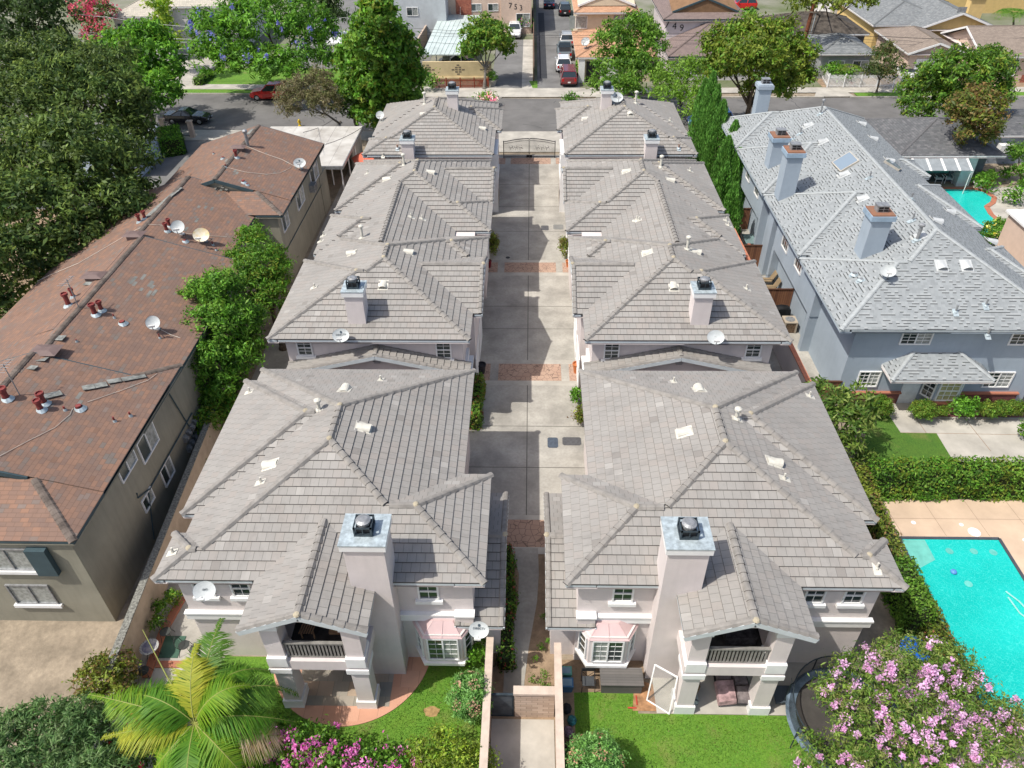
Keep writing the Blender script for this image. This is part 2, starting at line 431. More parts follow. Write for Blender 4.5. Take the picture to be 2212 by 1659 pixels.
def chimney(bld, x0, x1, y0, y1, z0, z1, mir=False, body=None, cap=None, kind='round', capov=.09, brick=None, asz=.62):
    b = MB(mir); b.box(x0, x1, y0, y1, z0, z1-.28)
    co = b.build('chimney', body or stucco, bld)
    c = MB(mir); o = capov
    c.box(x0-o, x1+o, y0-o, y1+o, z1-.30, z1-.02)
    if brick: c.box(x0-o*.5, x1+o*.5, y0-o*.5, y1+o*.5, z1-.02, z1+.05, 1)
    else: c.box(x0-o-.02, x1+o+.02, y0-o-.02, y1+o+.02, z1-.02, z1+.02, 1)
    c.build('chimney_cap', [cap or white, brick or galv], co)
    a = MB(mir); cx, cy = (x0+x1)/2, (y0+y1)/2; zb = z1+(.05 if brick else .02); s = asz/2; H = .42
    if kind == 'round':
        a.box(cx-s, cx+s, cy-s, cy+s, zb, zb+.10, 0)
        for i in (-1, 1):
            for j in (-1, 1): a.box(cx+i*(s-.03)-.03, cx+i*(s-.03)+.03, cy+j*(s-.03)-.03, cy+j*(s-.03)+.03, zb+.10, zb+H, 0)
            a.box(cx-s, cx+s, cy+i*(s-.02)-.02, cy+i*(s-.02)+.02, zb+H-.06, zb+H, 0); a.box(cx+i*(s-.02)-.02, cx+i*(s-.02)+.02, cy-s+.05, cy+s-.05, zb+H-.055, zb+H-.005, 0)
            a.box(cx-.015, cx+.015, cy+i*(s-.02)-.01, cy+i*(s-.02)+.01, zb+.10, zb+H-.06, 0)
        a.lathe((cx, cy, zb+.1), [(s*.62, 0), (s*.62, H-.12), (s*.8, H-.1), (s*.82, H-.02), (s*.5, H+.03), (0, H+.04)], 16, 1)
        a.box(cx-s+.08, cx+s-.08, cy-s+.08, cy+s-.08, zb+.10, zb+H*.7, 2)
        a.build('spark_arrestor', [dkmetal, grey_m, black], co)
    else:
        a.box(cx-s, cx+s, cy-s*.8, cy+s*.8, zb, zb+H*.8, 0); a.box(cx-s-.03, cx+s+.03, cy-s*.8-.03, cy+s*.8+.03, zb+H*.8, zb+H*.8+.05, 0)
        for i in range(2):
            for k in range(2): a.box(cx-s+.06+i*s*.95, cx-s+.06+i*s*.95+s*.8, cy-s*.8-.012, cy-s*.8-.003, zb+.05+k*.15, zb+.16+k*.15, 1)
        a.build('spark_arrestor', [grey_m, black], co)
    return co
def roofframe(rs, p, mir):
    """up normal and downslope of the roof below the point"""
    x = -p.x if mir else p.x
    best = max((r for r in rs), key=lambda r: zin(r, x, p.y))
    s, a, b, c = min(rplanes(best), key=lambda q: q[1]*x+q[2]*p.y+q[3])
    n = Vector((-a, -b, 1)).normalized(); d = Vector((a, b, 0)); d = -Vector((a, b, a*a+b*b)).normalized()
    if mir: n.x *= -1; d.x *= -1
    return n, d
def hood(bld, p, n, d, s=1.0, m=None):
    s *= .85; mb = MB(); a = n.cross(d).normalized(); k = 8
    def q(al, ac, up): return p+d*al*s+a*ac*s+n*(up*s+.045)
    A = [q(.30, .27*math.cos(math.pi*i/k), .27*math.sin(math.pi*i/k)) for i in range(k+1)]
    B = [q(-.38, .20*math.cos(math.pi*i/k), .05*math.sin(math.pi*i/k)) for i in range(k+1)]
    for i in range(k): mb.face([A[i], A[i+1], B[i+1], B[i]], 0)
    mb.face([q(.26, .25*math.cos(math.pi*i/k), .25*math.sin(math.pi*i/k)) for i in range(k+1)], 1)
    for z in (.05, .11, .17): 
        w_ = math.sqrt(max(.01, .25**2-z*z)); mb.face([q(.275, -w_, z-.012), q(.275, w_, z-.012), q(.275, w_, z+.018), q(.275, -w_, z+.018)], 0)
    mb.hexa([q(-.42, -.34, -.03), q(.40, -.34, -.03), q(.40, .34, -.03), q(-.42, .34, -.03)], [q(-.42, -.34, .0), q(.40, -.34, .0), q(.40, .34, .0), q(-.42, .34, .0)], 0)
    mb.build('roof_vent', [m or ventw, black], bld)
def pipe(bld, p, n, d, h=.45, r=.05, m=None, hat=False):
    mb = MB(); a = n.cross(d).normalized(); z = Vector((0, 0, 1))
    mb.tube(p-z*.1, p+z*h, r, r, 8, 0)
    if hat: mb.lathe(p+z*h, [(r, -.02), (r*1.9, 0), (r*1.9, .09), (r*.9, .14), (0, .14)], 8, 0)
    q = [p+d*i*.20+a*j*.14+n*.05 for i, j in ((-1, -1), (1.3, -1), (1.3, 1), (-1, 1))]
    mb.hexa([t-n*.03 for t in q], q, 1); mb.lathe(p+n*.05, [(r*2, 0), (r*1.1, .1)], 8, 1)
    mb.build('vent_pipe', [m or ventw, ventw if m is None else galv], bld)
# satellite dishes, built once at the origin
dishm = mat('dish_grey', (.50, .53, .53), .4, var=.08, scale=4)
def text_mesh(s, size, m, name='lettering', parent=None, M_=None, extr=.004):
    cu = bpy.data.curves.new('txt', 'FONT'); cu.body = s; cu.size = size; cu.extrude = extr; cu.align_x = 'CENTER'; cu.align_y = 'CENTER'; cu.resolution_u = 2
    to = bpy.data.objects.new('txt', cu); COL.objects.link(to); bpy.context.view_layer.update()
    dg = bpy.context.evaluated_depsgraph_get(); me = bpy.data.meshes.new_from_object(to.evaluated_get(dg))
    bpy.data.objects.remove(to); bpy.data.curves.remove(cu)
    if M_ is not None:
        Mx = M_.copy()
        if parent: Mx.translation -= rootloc(parent)
        me.transform(Mx)
    me.materials.clear(); me.materials.append(m); me.name = name
    o = bpy.data.objects.new(name, me); COL.objects.link(o); o.parent = parent
    return o
def frame_m(o, r, up, n): 
    Mx = Matrix((Vector(r), Vector(up), Vector(n))).transposed().to_4x4(); Mx.translation = Vector(o); return Mx
def make_dish(rx, rz, tilt, logo=None, rust=False, legs=False, hh=.5):
    t = thing('satellite_dish', 'x', 'satellite dish')
    c = Vector((0, -.12, hh)); n = Vector((0, -math.cos(tilt), math.sin(tilt))); a = Vector((1, 0, 0)); b = n.cross(a)
    if b.z < 0: b = -b
    mb = MB(); K, N = 4, 20
    def q(k, i, off=0): 
        rr = k/K; th = 2*math.pi*i/N; return c+a*(rx*rr*math.cos(th))+b*(rz*rr*math.sin(th))+n*(rr*rr*.09-.09+off)
    for k in range(K):
        for i in range(N):
            j = (i+1) % N
            if k == 0: mb.face([q(0, 0), q(1, i), q(1, j)]); mb.face([q(0, 0, -.012), q(1, j, -.012), q(1, i, -.012)])
            else: mb.face([q(k, i), q(k+1, i), q(k+1, j), q(k, j)]); mb.face([q(k, j, -.012), q(k+1, j, -.012), q(k+1, i, -.012), q(k, i, -.012)])
    for i in range(N): 
        j = (i+1) % N; mb.face([q(K, i, -.012), q(K, j, -.012), q(K, j, .006), q(K, i, .006)])
    mm = dishm
    if rust:
        if 'rusty_dish' not in MATS: mat('rusty_dish', (.66, .68, .66), .45, var=.1, scale=2.2, col2=(.62, .48, .24))
        mm = MATS['rusty_dish']
    ro = mb.build('reflector', mm, t)
    m2 = MB(); foot = Vector((0, .12, 0))
    m2.tube(foot, Vector((0, .1, hh-.12)), .028, .028, 8); m2.beam(Vector((0, .1, hh-.12)), c-n*.1, .09, .09)
    m2.rbox((0, .12), .3, .2, -.02, .03)
    if legs:
        for s in (-1, 1): m2.tube((s*.3, .55, -.1), (0, .1, hh*.5), .018)
    m2.build('mast', grey_m, t)
    m3 = MB(); L = c+n*(rx*1.05)-b*rz*.75
    m3.path([c-b*rz*.98-n*.02, c-b*rz*1.15+n*.12, L], .018); m3.tube(L-n*.02, c+n*rx*.85-b*rz*.5, .04, .055, 8, 1)
    m3.rbox((L.x, L.y), .26, .08, L.z-.02, L.z+.06, 0, 1)
    m3.build('feed_arm', [grey_m, mat('lnb_white', (.6, .6, .58), .5)], t)
    if logo:
        text_mesh(logo, rx*.30, mat('logo_ink', (.04, .06, .08), .6, var=0), 'lettering', ro, frame_m(c+n*-.05+b*rz*.12, a, b, n))
        d = MB(); cc = c+b*rz*.5+n*-.048
        if logo == 'DIRECTV': 
            for i in range(8): 
                t0, t1 = [-math.pi/2+math.pi*k/8 for k in (i, i+1)]
                d.face([cc-a*.06, cc-a*.02+a*.08*math.cos(t0)+b*.06*math.sin(t0), cc-a*.02+a*.08*math.cos(t1)+b*.06*math.sin(t1)])
            d.build('emblem', MATS['logo_ink'], ro)
    return t
DISH = {}
def dish(p, az, kind='oval', label='', group=None, scale=1.0):
    """az: heading the reflector looks to, 0 = towards -y, positive towards +x"""
    scale *= .9
    if kind not in DISH:
        kw = dict(oval=dict(rx=.40, rz=.33, tilt=R(42), logo='DIRECTV'), plain=dict(rx=.40, rz=.34, tilt=R(42)), dishtext=dict(rx=.42, rz=.36, tilt=R(45), logo='dish'),
                  round=dict(rx=.30, rz=.30, tilt=R(40)), rusty=dict(rx=.42, rz=.35, tilt=R(35), rust=True, legs=True))[kind]
        DISH[kind] = o = make_dish(**kw)
        o.location = p; o.rotation_euler = (0, 0, az); o.scale = (scale,)*3
    else: o = dup(DISH[kind], p, az, scale)

    return tag(o, label, group=group)
# ------------------------------------------------------------------ the two rows of townhouses (x given for the left row; mir mirrors it)
ROOF = dict(
 A=[RP(-12.95, -2.55, 16.35, 28.8, 5.4), RP(-13.4, -9, 16.35, 18.5, 5.4, .41, 'e'), RP(-13.5, -7.5, 19.45, 27.9, 5.4, .41, 'e'), RP(-7, -1.43, 16.35, 21.75, 5.4, .41, 'w'), RP(-9.7, -5.3, 14.35, 20.5, 5.4, .41, 'sn', True)],
 C=[RP(-12.9, -2.95, 31.35, 42.7, 5.4), RP(-13.45, -8, 31.35, 39.6, 5.4, .41, 'e'), RP(-7.5, -2.5, 33.8, 40.1, 5.4, .41, 'ew'), RP(-7, -2.5, 38.35, 42.6, 5.4, .41, 'w'),
    RP(-12.5, -4.65, 36.5, 50.5, 5.4, .41, 'sn'), RP(-13.12, -9, 40.35, 45.7, 5.4, .41, 'e'), RP(-12.55, -2.9, 43.5, 55.0, 5.4), RP(-7, -2.42, 43.42, 47.9, 5.4, .41, 'w'), RP(-13.08, -8, 46.4, 54.5, 5.4, .41, 'e'),
    RP(-7.5, -2.45, 47.4, 53.6, 5.4, .41, 'ew')],
 E=[RP(-12.6, -2.75, 56.2, 68.4, 5.4), RP(-12.95, -9, 56.2, 59.6, 5.4, .41, 'e'), RP(-12.85, -7.7, 60.2, 68.2, 5.4, .41, 'e'), RP(-7.5, -2.3, 61.45, 66.7, 5.4, .41, 'w')])
EAVEX = {}
def onY(u, v, y):
    a = P(u, v, 0); c = Vector((CX, 0, CZ)); return c.lerp(a, y/a.y)
stone = tilemat('stone_veneer', [(.34, .28, .22), (.16, .14, .12), (.45, .38, .30)], .14, .3, joint=.03, jcol=.3, half=False, gaps=.15)
slate = tilemat('slate_paving', [(.26, .24, .20), (.33, .29, .24), (.38, .28, .20), (.20, .20, .19)], .6, .6, joint=.02, jcol=.6, stain=.25, hue=.7)
copper = mat('pink_sheet_metal', (.60, .44, .43), .4, .1, var=.05, scale=2)
railm = mat('grey_painted_rail', (.25, .24, .22), .7, var=.2, scale=3)
dark_in = mat('dark_interior', (.05, .045, .045), .9, var=.3, scale=3)
def row_front(side):
    mir = side > 0; S = 'right' if mir else 'left'; rs = ROOF['A']
    X = (lambda x: -x) if mir else (lambda x: x)
    b = thing('townhouse', f'large near pink-grey townhouse of the {S} row with covered balcony and wide chimney', 'townhouse', (X(-7.5), 17, 0), 'townhouses with grey tile roofs')
    make_roof(b, rs, mir)
    w = MB(mir)
    w.box(-12.8, -4.85, 16.7, 28.8, 0, 5.35); w.box(-4.85, -1.95, 16.703, 21.2, 0, 5.352); w.box(-4.84, -3.0, 21.2, 28.75, 0, 5.348)
    w.box(-13.05, -12.8, 20.0, 27.4, 0, 5.33)
    w.box(-2.0, -1.0, 16.95, 22.3, 0, 2.7)        # lower bump-out
    w.box(-2.62, -1.95, 16.42, 16.70, 2.4, 3.25)  # stepped parapet
    # porch frame
    for x0, x1 in ((-9.12, -8.5), (-6.32, -5.7)):
        w.box(x0, x1, 14.57, 15.2, 0, 2.76); w.box(x0, x1, 14.57, 15.2, 3.3, 5.35)
    w.box(-9.2, -5.62, 14.5, 15.25, 2.76, 3.3); w.box(-9.2, -8.55, 15.25, 16.7, 2.76, 3.3); w.box(-6.27, -5.62, 15.25, 16.7, 2.76, 3.3)
    w.box(-8.56, -6.26, 15.24, 16.7, 3.15, 3.28)
    # gable face
    w.face([(-9.2, 14.62, 5.5), (-5.8, 14.62, 5.5), (-7.5, 14.62, 6.2)]); w.box(-9.15, -8.5, 14.6, 16.7, 5.3, 5.5); w.box(-6.3, -5.65, 14.6, 16.7, 5.3, 5.5)
    w.box(-9.19, -8.95, 15.26, 16.7, 3.3, 5.3)
    w.build('wall', stucco, b)
    for q in (((-4.85, -2.62, 16.56, 16.71, 2.78, 3.12), (-4.85, -2.6, 16.52, 16.72, 3.12, 3.2)), ((-12.95, -9.3, 16.56, 16.71, 2.70, 3.04), (-12.98, -9.3, 16.52, 16.72, 3.04, 3.12)), ((-2.66, -1.9, 16.38, 16.74, 3.25, 3.33),)):
        t = MB(mir); [t.box(*k) for k in q]; t.build('band_trim', white, b)
    for x0, x1 in ((-9.12, -8.5), (-6.32, -5.7)):
        o = .07; parts(b, 'column_base', white, [(x0-o, x1+o, 14.57-o, 15.2+o, 0, .52)], mir); parts(b, 'column_block', white, [(x0-.04, x1+.04, 14.46, 15.27, 2.98, 3.5)], mir); parts(b, 'column_top', white, [(x0-.05, x1+.05, 14.52, 15.25, 5.1, 5.36)], mir)
        k = MB(mir); k.box(x0-.05, x1+.05, 14.57-.05, 15.2+.05, 2.42, 2.56); k.box(x0-.1, x1+.1, 14.45, 15.30, 2.56, 2.80); k.build('capital', white, b)
    r = MB(mir)
    r.box(-8.5, -6.32, 14.62, 14.74, 4.14, 4.22); r.box(-8.5, -6.32, 14.64, 14.72, 3.33, 3.39)
    for i in range(17): x = -8.44+i*.1275; r.box(x, x+.07, 14.655, 14.70, 3.39, 4.14)
    for zz in (3.34, 4.14): r.box(-6.0, -5.92, 15.2, 16.7, zz, zz+.07)
    for i in range(10): r.box(-5.985, -5.935, 15.3+i*.14, 15.35+i*.14, 3.4, 4.14)
    r.build('railing', railm, b)
    f = MB(mir); f.box(-8.55, -6.27, 14.75, 16.7, 3.281, 3.30); f.build('balcony_floor', dark_in, b)
    d = MB(mir); d.box(-8.4, -6.5, 16.62, 16.703, 3.32, 5.2, 0); d.build('balcony_door', glass, b)
    d = MB(mir); d.box(-8.4, -6.5, 16.62, 16.703, .05, 2.1, 0); d.build('patio_door', glass, b)
    window(b, (-3.57, 16.70, 3.99), (1, 0, 0), (0, -1, 0), .78, .98, 2, 1, True, mir)
    window(b, (-11.9, 16.70, 4.05), (1, 0, 0), (0, -1, 0), .75, .95, 2, 1, True, mir)
    window(b, (-10.5, 16.70, 4.05), (1, 0, 0), (0, -1, 0), .75, .95, 2, 1, True, mir)
    # bay window
    bw = MB(mir); B = [(-4.25, 16.7), (-3.86, 16.05), (-2.42, 16.05), (-2.05, 16.7)]
    bw.hexa([(x, y, .80) for x, y in B], [(x, y, 2.62) for x, y in B], 0)
    T = [(-4.36, 16.7), (-3.93, 15.93), (-2.36, 15.93), (-1.96, 16.7)]
    bw.hexa([(x, y, .74) for x, y in T], [(x, y, .88) for x, y in T], 1)
    U_b = [(-4.34, 16.7, 2.5), (-3.9, 15.98, 2.5), (-2.38, 15.98, 2.5), (-1.97, 16.7, 2.5)]; U_t = [(-3.7, 16.7, 2.95), (-3.5, 16.45, 2.95), (-2.75, 16.45, 2.95), (-2.6, 16.7, 2.95)]
    bw.hexa(U_b, U_t, 2)
    for a, c in zip(U_b, U_t): bw.tube(a, c, .018, n=4, m=2)
    bw.tube((-3.15, 15.98, 2.52), (-3.12, 16.45, 2.96), .018, n=4, m=2)
    bay = bw.build('bay_window', [stucco, white, copper], b)
    window(bay, (-3.14, 16.05, 1.02), (1, 0, 0), (0, -1, 0), 1.2, 1.42, 4, 4, False, mir, slider=True, pw=.012, fw=.055)
    dx, dy = -.39, .65; L = math.hypot(dx, dy)
    window(bay, (-4.055, 16.375, 1.02), (-dx/L, -dy/L, 0), (-dy/L, dx/L, 0), .52, 1.42, 1, 3, False, mir, rail=False)
    window(bay, (-2.235, 16.375, 1.02), (-dx/L, dy/L, 0), (dy/L, dx/L, 0), .52, 1.42, 1, 3, False, mir, rail=False)
    # lower tiled roof beside the path
    lr = [RP(-2.6, -.84, 16.3, 23.1, 2.85, .36, 'we')]
    lo = make_roof(b, lr, mir); lo.name = 'lower_roof'
    chimney(b, -6.1, -4.72, 15.95, 17.15, 0, 8.0, mir)
    for u, v, k in ((785, 925, 'h'), (585, 1005, 'h'), (745, 843, 'h'), (788, 898, 'x'), (690, 887, 'P'), (565, 1043, 'p'), (540, 848, 'p'), (375, 1195, 'p'), (823, 822, 'p')) if not mir else \
                   ((1478, 935, 'h'), (1672, 1000, 'h'), (1510, 843, 'h'), (1590, 906, 'P'), (1693, 1035, 'p'), (1748, 857, 'p'), (1893, 1228, 'p'), (1455, 826, 'p')):
        if k == 'x': continue
        p = hit(u, v, rs, mir); n, d = roofframe(rs, p, mir)
        if k == 'h': hood(b, p, n, d)
        else: pipe(b, p, n, d, .5 if k == 'P' else .3, .08 if k == 'P' else .04, hat=k == 'P')
    return b
def row_mid(side):
    mir = side > 0; S = 'right' if mir else 'left'; rs = ROOF['C']
    b = thing('townhouse', f'long middle townhouse block of the {S} row with many hips in its grey tile roof', 'townhouse', (8 if mir else -8, 40, 0), 'townhouses with grey tile roofs')
    make_roof(b, rs, mir)
    w = MB(mir)
    w.box(-12.75, -3.4, 31.9, 42.8, 0, 5.35); w.box(-12.1, -3.405, 42.8, 54.4, 0, 5.352); w.box(-3.41, -2.95, 34.3, 39.6, 0, 5.345); w.box(-3.41, -2.95, 47.9, 53.1, 0, 5.345)
    w.box(-3.42, -2.9, 43.9, 47.4, 0, 5.34); w.box(-12.85, -12.1, 46.9, 54.0, 0, 5.338); w.box(-12.86, -12.74, 41, 45.2, 0, 5.336)
    w.box(-12.3, -3.4, 31.36, 31.9, 0, 3.42)
    for ya, yb in ((33.8, 40.1), (47.4, 53.6)):
        m_ = (ya+yb)/2; w.face([(-2.70, ya+.35, 5.38), (-2.70, yb-.35, 5.38), (-2.70, m_, 6.5)]); w.box(-2.95, -2.705, ya+.4, yb-.4, 5.0, 5.4)
    w.face([(-12.5, 31.34, 3.4), (-3.3, 31.34, 3.4), (-7.9, 31.34, 4.5)])
    w.build('wall', stucco, b)
    for y0, y1 in ((32.2, 33.6), (40.0, 41.3), (43.8, 44.6), (46.6, 47.2)):
        for X0 in (-3.42,):
            st = MB(mir); pts = [(X0+.35, y0), (X0+.35, y1)]
            st.face([(X0+.35, y0, 0), (X0+.35, y1, 0), (X0+.35, y1, 2.6), (X0+.35, y0, 2.6)], 0, [(0, 0), (y1-y0, 0), (y1-y0, 2.6), (0, 2.6)])
            st.face([(X0, y0, 0), (X0+.35, y0, 0), (X0+.35, y0, 2.6), (X0, y0, 2.6)], 0, [(0, 0), (.35, 0), (.35, 2.6), (0, 2.6)])
            st.box(X0, X0+.42, y0-.06, y1+.06, 2.6, 2.75, 1); st.build('stone_pier', [stone, white], b)
    parts(b, 'band_trim', white, [(-3.4, -3.25, 31.9, 33.9, 2.75, 3.1), (-12.82, -12.3, 31.82, 31.95, 2.78, 3.1)], mir)
    for ya in (33.9, 36.9, 47.6, 50.6):
        g = MB(mir); g.box(-2.97, -2.92, ya+.1, ya+2.6, 0, 2.2); 
        for k in range(1, 4): g.box(-2.93, -2.905, ya+.12, ya+2.58, k*.55-.015, k*.55+.015)
        g.build('garage_door', white, b)
    window(b, (-11.78, 31.9, 4.0), (1, 0, 0), (0, -1, 0), .82, 1.02, 2, 2, True, mir)
    window(b, (-4.42, 31.9, 3.85), (1, 0, 0), (0, -1, 0), .82, 1.12, 2, 2, True, mir)
    lr = [RP(-12.8, -3.0, 31.0, 31.92, 3.5, .235, 'sn', True)]
    lo = make_roof(b, lr, mir, blobs=False); lo.name = 'gable_roof'
    v = MB(mir); v.lathe((-7.9, 31.34, 4.12), [(.27, 0), (.27, .03), (.23, .035)], 20, 0, (0, -1, 0)); v.lathe((-7.9, 31.34, 4.12), [(.23, .02), (0, .02)], 20, 0, (0, -1, 0))
    for k in range(-2, 3):
        ww = math.sqrt(.23**2-(k*.08)**2); v.box(-7.9-ww, -7.9+ww, 31.29, 31.31, 4.12+k*.08-.014, 4.12+k*.08+.014, 1)
    v.build('gable_vent', [stucco, grey_m], b)
    chimney(b, -9.33, -8.4, 32.25, 33.2, 5.2, 7.75, mir, asz=.6)
    L = [(828, 617, 'h'), (760, 548, 'h'), (882, 545, 'h'), (930, 373, 'h'), (836, 388, 'h'), (783, 515, 'P'), (873, 358, 'P'), (680, 622, 'p'), (700, 510, 'p'), (694, 522, 'p'), (888, 470, 'p'), (912, 474, 'p'), (795, 375, 'p')] if not mir else \
        [(1455, 620, 'h'), (1398, 547, 'h'), (1503, 545, 'h'), (1353, 371, 'h'), (1448, 390, 'h'), (1484, 540, 'P'), (1427, 362, 'P'), (1612, 625, 'p'), (1573, 488, 'p'), (1568, 478, 'p'), (1380, 477, 'p'), (1375, 476, 'p'), (1490, 370, 'p')]
    for u, vv, k in L:
        p = hit(u, vv, rs, mir); n, d = roofframe(rs, p, mir)
        if k == 'h': hood(b, p, n, d, .95)
        else: pipe(b, p, n, d, .75 if k == 'P' else .3, .08 if k == 'P' else .045, hat=k == 'P')
    # pipe on the small gable between the blocks
    return b
def row_far(side):
    mir = side > 0; S = 'right' if mir else 'left'; rs = ROOF['E']
    b = thing('townhouse', f'far townhouse of the {S} row next to the driveway gate and the street', 'townhouse', (8 if mir else -8, 60, 0), 'townhouses with grey tile roofs')
    make_roof(b, rs, mir)
    w = MB(mir); w.box(-12.2, -3.15, 56.75, 67.8, 0, 5.35); w.box(-3.16, -2.75, 61.9, 66.2, 0, 5.34); w.box(-3.16, -2.6, 57.6, 60.6, 0, 4.9)
    w.build('wall', stucco, b)
    parts(b, 'band_trim', white, [(-3.16, -2.5, 57.5, 60.7, 4.7, 4.95), (-3.16, -2.5, 57.5, 60.7, 2.5, 2.85), (-3.16, -2.52, 57.45, 57.62, 0, 4.9)], mir)
    window(b, (-2.6, 59.1, 3.1), (0, 1, 0), (1, 0, 0), 1.8, 1.4, 2, 2, False, mir)
    window(b, (-2.85, 57.6, 3.1), (1, 0, 0), (0, -1, 0), .38, 1.4, 1, 2, False, mir)
    window(b, (-6.6, 56.75, 3.9), (1, 0, 0), (0, -1, 0), 1.0, 1.0, 2, 1, True, mir)
    s = MB(mir); s.face([(-2.55, 57.5, 0), (-2.55, 60.6, 0), (-2.55, 60.6, .9), (-2.55, 57.5, .9)], 0, [(0, 0), (3, 0), (3, .9), (0, .9)]); s.face([(-3.2, 57.5, 0), (-2.55, 57.5, 0), (-2.55, 57.5, .9), (-3.2, 57.5, .9)], 0, [(0, 0), (.6, 0), (.6, .9), (0, .9)])
    s.build('stone_base', stone, b)
    chimney(b, -9.75, -8.85, 55.75, 56.7, 0, 6.75, mir, asz=.62)
    chimney(b, -6.75, -5.9, 62.4, 63.3, 5.5, 8.35, mir, asz=.62)
    L = [(1042, 278, 'h'), (915, 247, 'h'), (918, 226, 'P'), (828, 262, 'p'), (828, 338, 'p')] if not mir else [(1264, 257, 'h'), (1362, 246, 'h'), (1373, 224, 'P'), (1447, 262, 'p')]
    for u, vv, k in L:
        p = hit(u, vv, rs, mir); n, d = roofframe(rs, p, mir)
        if k == 'h': hood(b, p, n, d, .9)
        else: pipe(b, p, n, d, .9 if k == 'P' else .3, .09 if k == 'P' else .045, hat=k == 'P')
    p = hit(859, 322, rs) if not mir else hit(1466, 322, rs, True)
    n, d = roofframe(rs, p, mir); pipe(b, p, n, d, .35, .08, mat('rusty_pipe', (.3, .2, .16), .7))
    return b
for sd in (-1, 1): row_front(sd); row_mid(sd); row_far(sd)
GT = 'satellite dishes on the roofs'
def roofdish(u, v, key, mir, az, kind, label, sc_=1.0):
    p = hit(u, v, ROOF[key], mir); return dish(p, az, kind, label, GT, sc_)
# ------------------------------------------------------------------ ground, roads, yards
asphalt = mat('asphalt', (.17, .165, .16), .92, var=.16, scale=.35, bump=.15, fine=.12, bscale=60)
asphalt2 = mat('parking_asphalt', (.19, .188, .183), .92, var=.2, scale=.25, bump=.1)
patch_m = mat('fresh_asphalt_patch', (.045, .048, .055), .9, var=.1)
dirt = mat('bare_dirt', (.35, .29, .215), .97, var=.22, scale=1.1, bump=.9, bscale=5, fine=.4)
soil = mat('garden_soil', (.33, .24, .16), .97, var=.2, scale=2, bump=.5, bscale=12, fine=.3)
brickred = tilemat('red_brick', [(.33, .10, .065), (.42, .16, .10), (.25, .08, .06)], .09, .22, joint=.015, jcol=.6, gaps=.1)
brickcap = tilemat('orange_brick_coping', [(.50, .18, .11), (.56, .24, .15)], .3, .3, joint=.02, jcol=.6)
deckc = mat('peach_pool_deck', (.58, .44, .32), .9, var=.09, scale=.7, fine=.1)
peach = tilemat('pink_patio_paving', [(.52, .27, .18), (.58, .33, .23)], .7, .7, joint=.02, jcol=.6, stain=.1)
def stamped():
    m, n, b = base('stamped_pink_concrete', .9)
    v = n.n('TexVoronoi', feature='DISTANCE_TO_EDGE', iVector=n.pos(), iScale=3.2)
    v2 = n.n('TexVoronoi', iVector=n.pos(), iScale=3.2)
    c = n.mix(n.ramp(n.noise(1.2), .3, .7), (.43, .30, .225), (.36, .235, .175))
    c = n.mix(n.ramp(v.outputs[0], .045, .02), c, (.19, .13, .10)); link(m, c, b.inputs[0]); return m
stamp = stamped()
def lawn_mat(name, a, c):
    m, n, b = base(name, .95)
    f = n.ramp(n.noise(14, detail=6, rough=.7), .3, .7); g = n.ramp(n.noise(1.1, detail=4), .35, .7)
    o = n.mix(f, a, c); o = n.mix(n.math('MULTIPLY', g, .35), o, (c[0]*1.25, c[1]*.9, c[2]))
    o = n.mix(n.math('MULTIPLY', n.ramp(n.noise(.8, n.n('VectorMath', 'ADD', i0=n.pos(), i1=(9, 4, 0)).outputs[0], 6), .55, .75), .6), o, (.22, .19, .07))
    link(m, o, b.inputs[0])
    bp = n.n('Bump', iStrength=.8, iDistance=.05, iHeight=n.noise(30, detail=4)); link(m, bp.outputs[0], b.inputs['Normal'])
    return m
lawnm = lawn_mat('lawn_green', (.055, .15, .014), (.135, .29, .028))
lawnd = lawn_mat('lawn_deep_green', (.03, .085, .012), (.09, .20, .022))
def sheet(name, pts, z, m, px=True, kind='structure', label=None, cat=None):
    mb = MB(); q = [P(u, v, z) for u, v in pts] if px else pts
    mb.poly([(p[0], p[1]) for p in q], z); o = mb.build(name, m)
    return tag(o, label, cat, kind=kind)
g = MB(); g.poly([(-420, -60), (420, -60), (420, 700), (-420, 700)], 0); struct('ground', g, dirt)
g = MB(); g.poly([(-300, 92), (300, 89), (300, 560), (-300, 560)], .006); struct('far_ground', g, mat('far_yards', (.24, .23, .19), .95, var=.2, scale=.15, col2=(.09, .12, .04)))
road = MB(); road.poly([(-250, 74), (0, 76), (250, 76), (250, 86.4), (0, 86.6), (-35, 88.4), (-250, 92)], .01)
struct('street', road, asphalt)
ck = MB(); random.seed(5)   # cracks sealed with tar, a network of thin strips
for k in range(26):
    x, y = random.uniform(-38, 60), random.uniform(77.5, 85.5); a = random.choice((0, math.pi/2, .3))+random.uniform(-.4, .4)
    for j in range(random.randint(4, 10)):
        x2, y2 = x+math.cos(a)*.8, y+math.sin(a)*.8; nx, ny = -math.sin(a)*.025, math.cos(a)*.025
        if 76.8 < y2 < 86.2: ck.poly([(x-nx, y-ny), (x2-nx, y2-ny), (x2+nx, y2+ny), (x+nx, y+ny)], .014+.0001*k)
        x, y = x2, y2; a += random.uniform(-.5, .5)
struct('street_cracks', ck, patch_m)
def kerbline(name, pts, wk=.16, h=.14, mb=None):
    mb = mb or MB()
    for a, b in zip(pts, pts[1:]): mb.beam((a[0], a[1], h/2), (b[0], b[1], h/2), wk, h)
    struct(name, mb, conc2)
kerbline('kerb', [(-120, 89.6), (-35, 88.5), (-3.2, 86.75)]); kerbline('kerb', [(7.5, 86.65), (33, 86.5)]); kerbline('kerb', [(36, 86.5), (120, 86.4)])
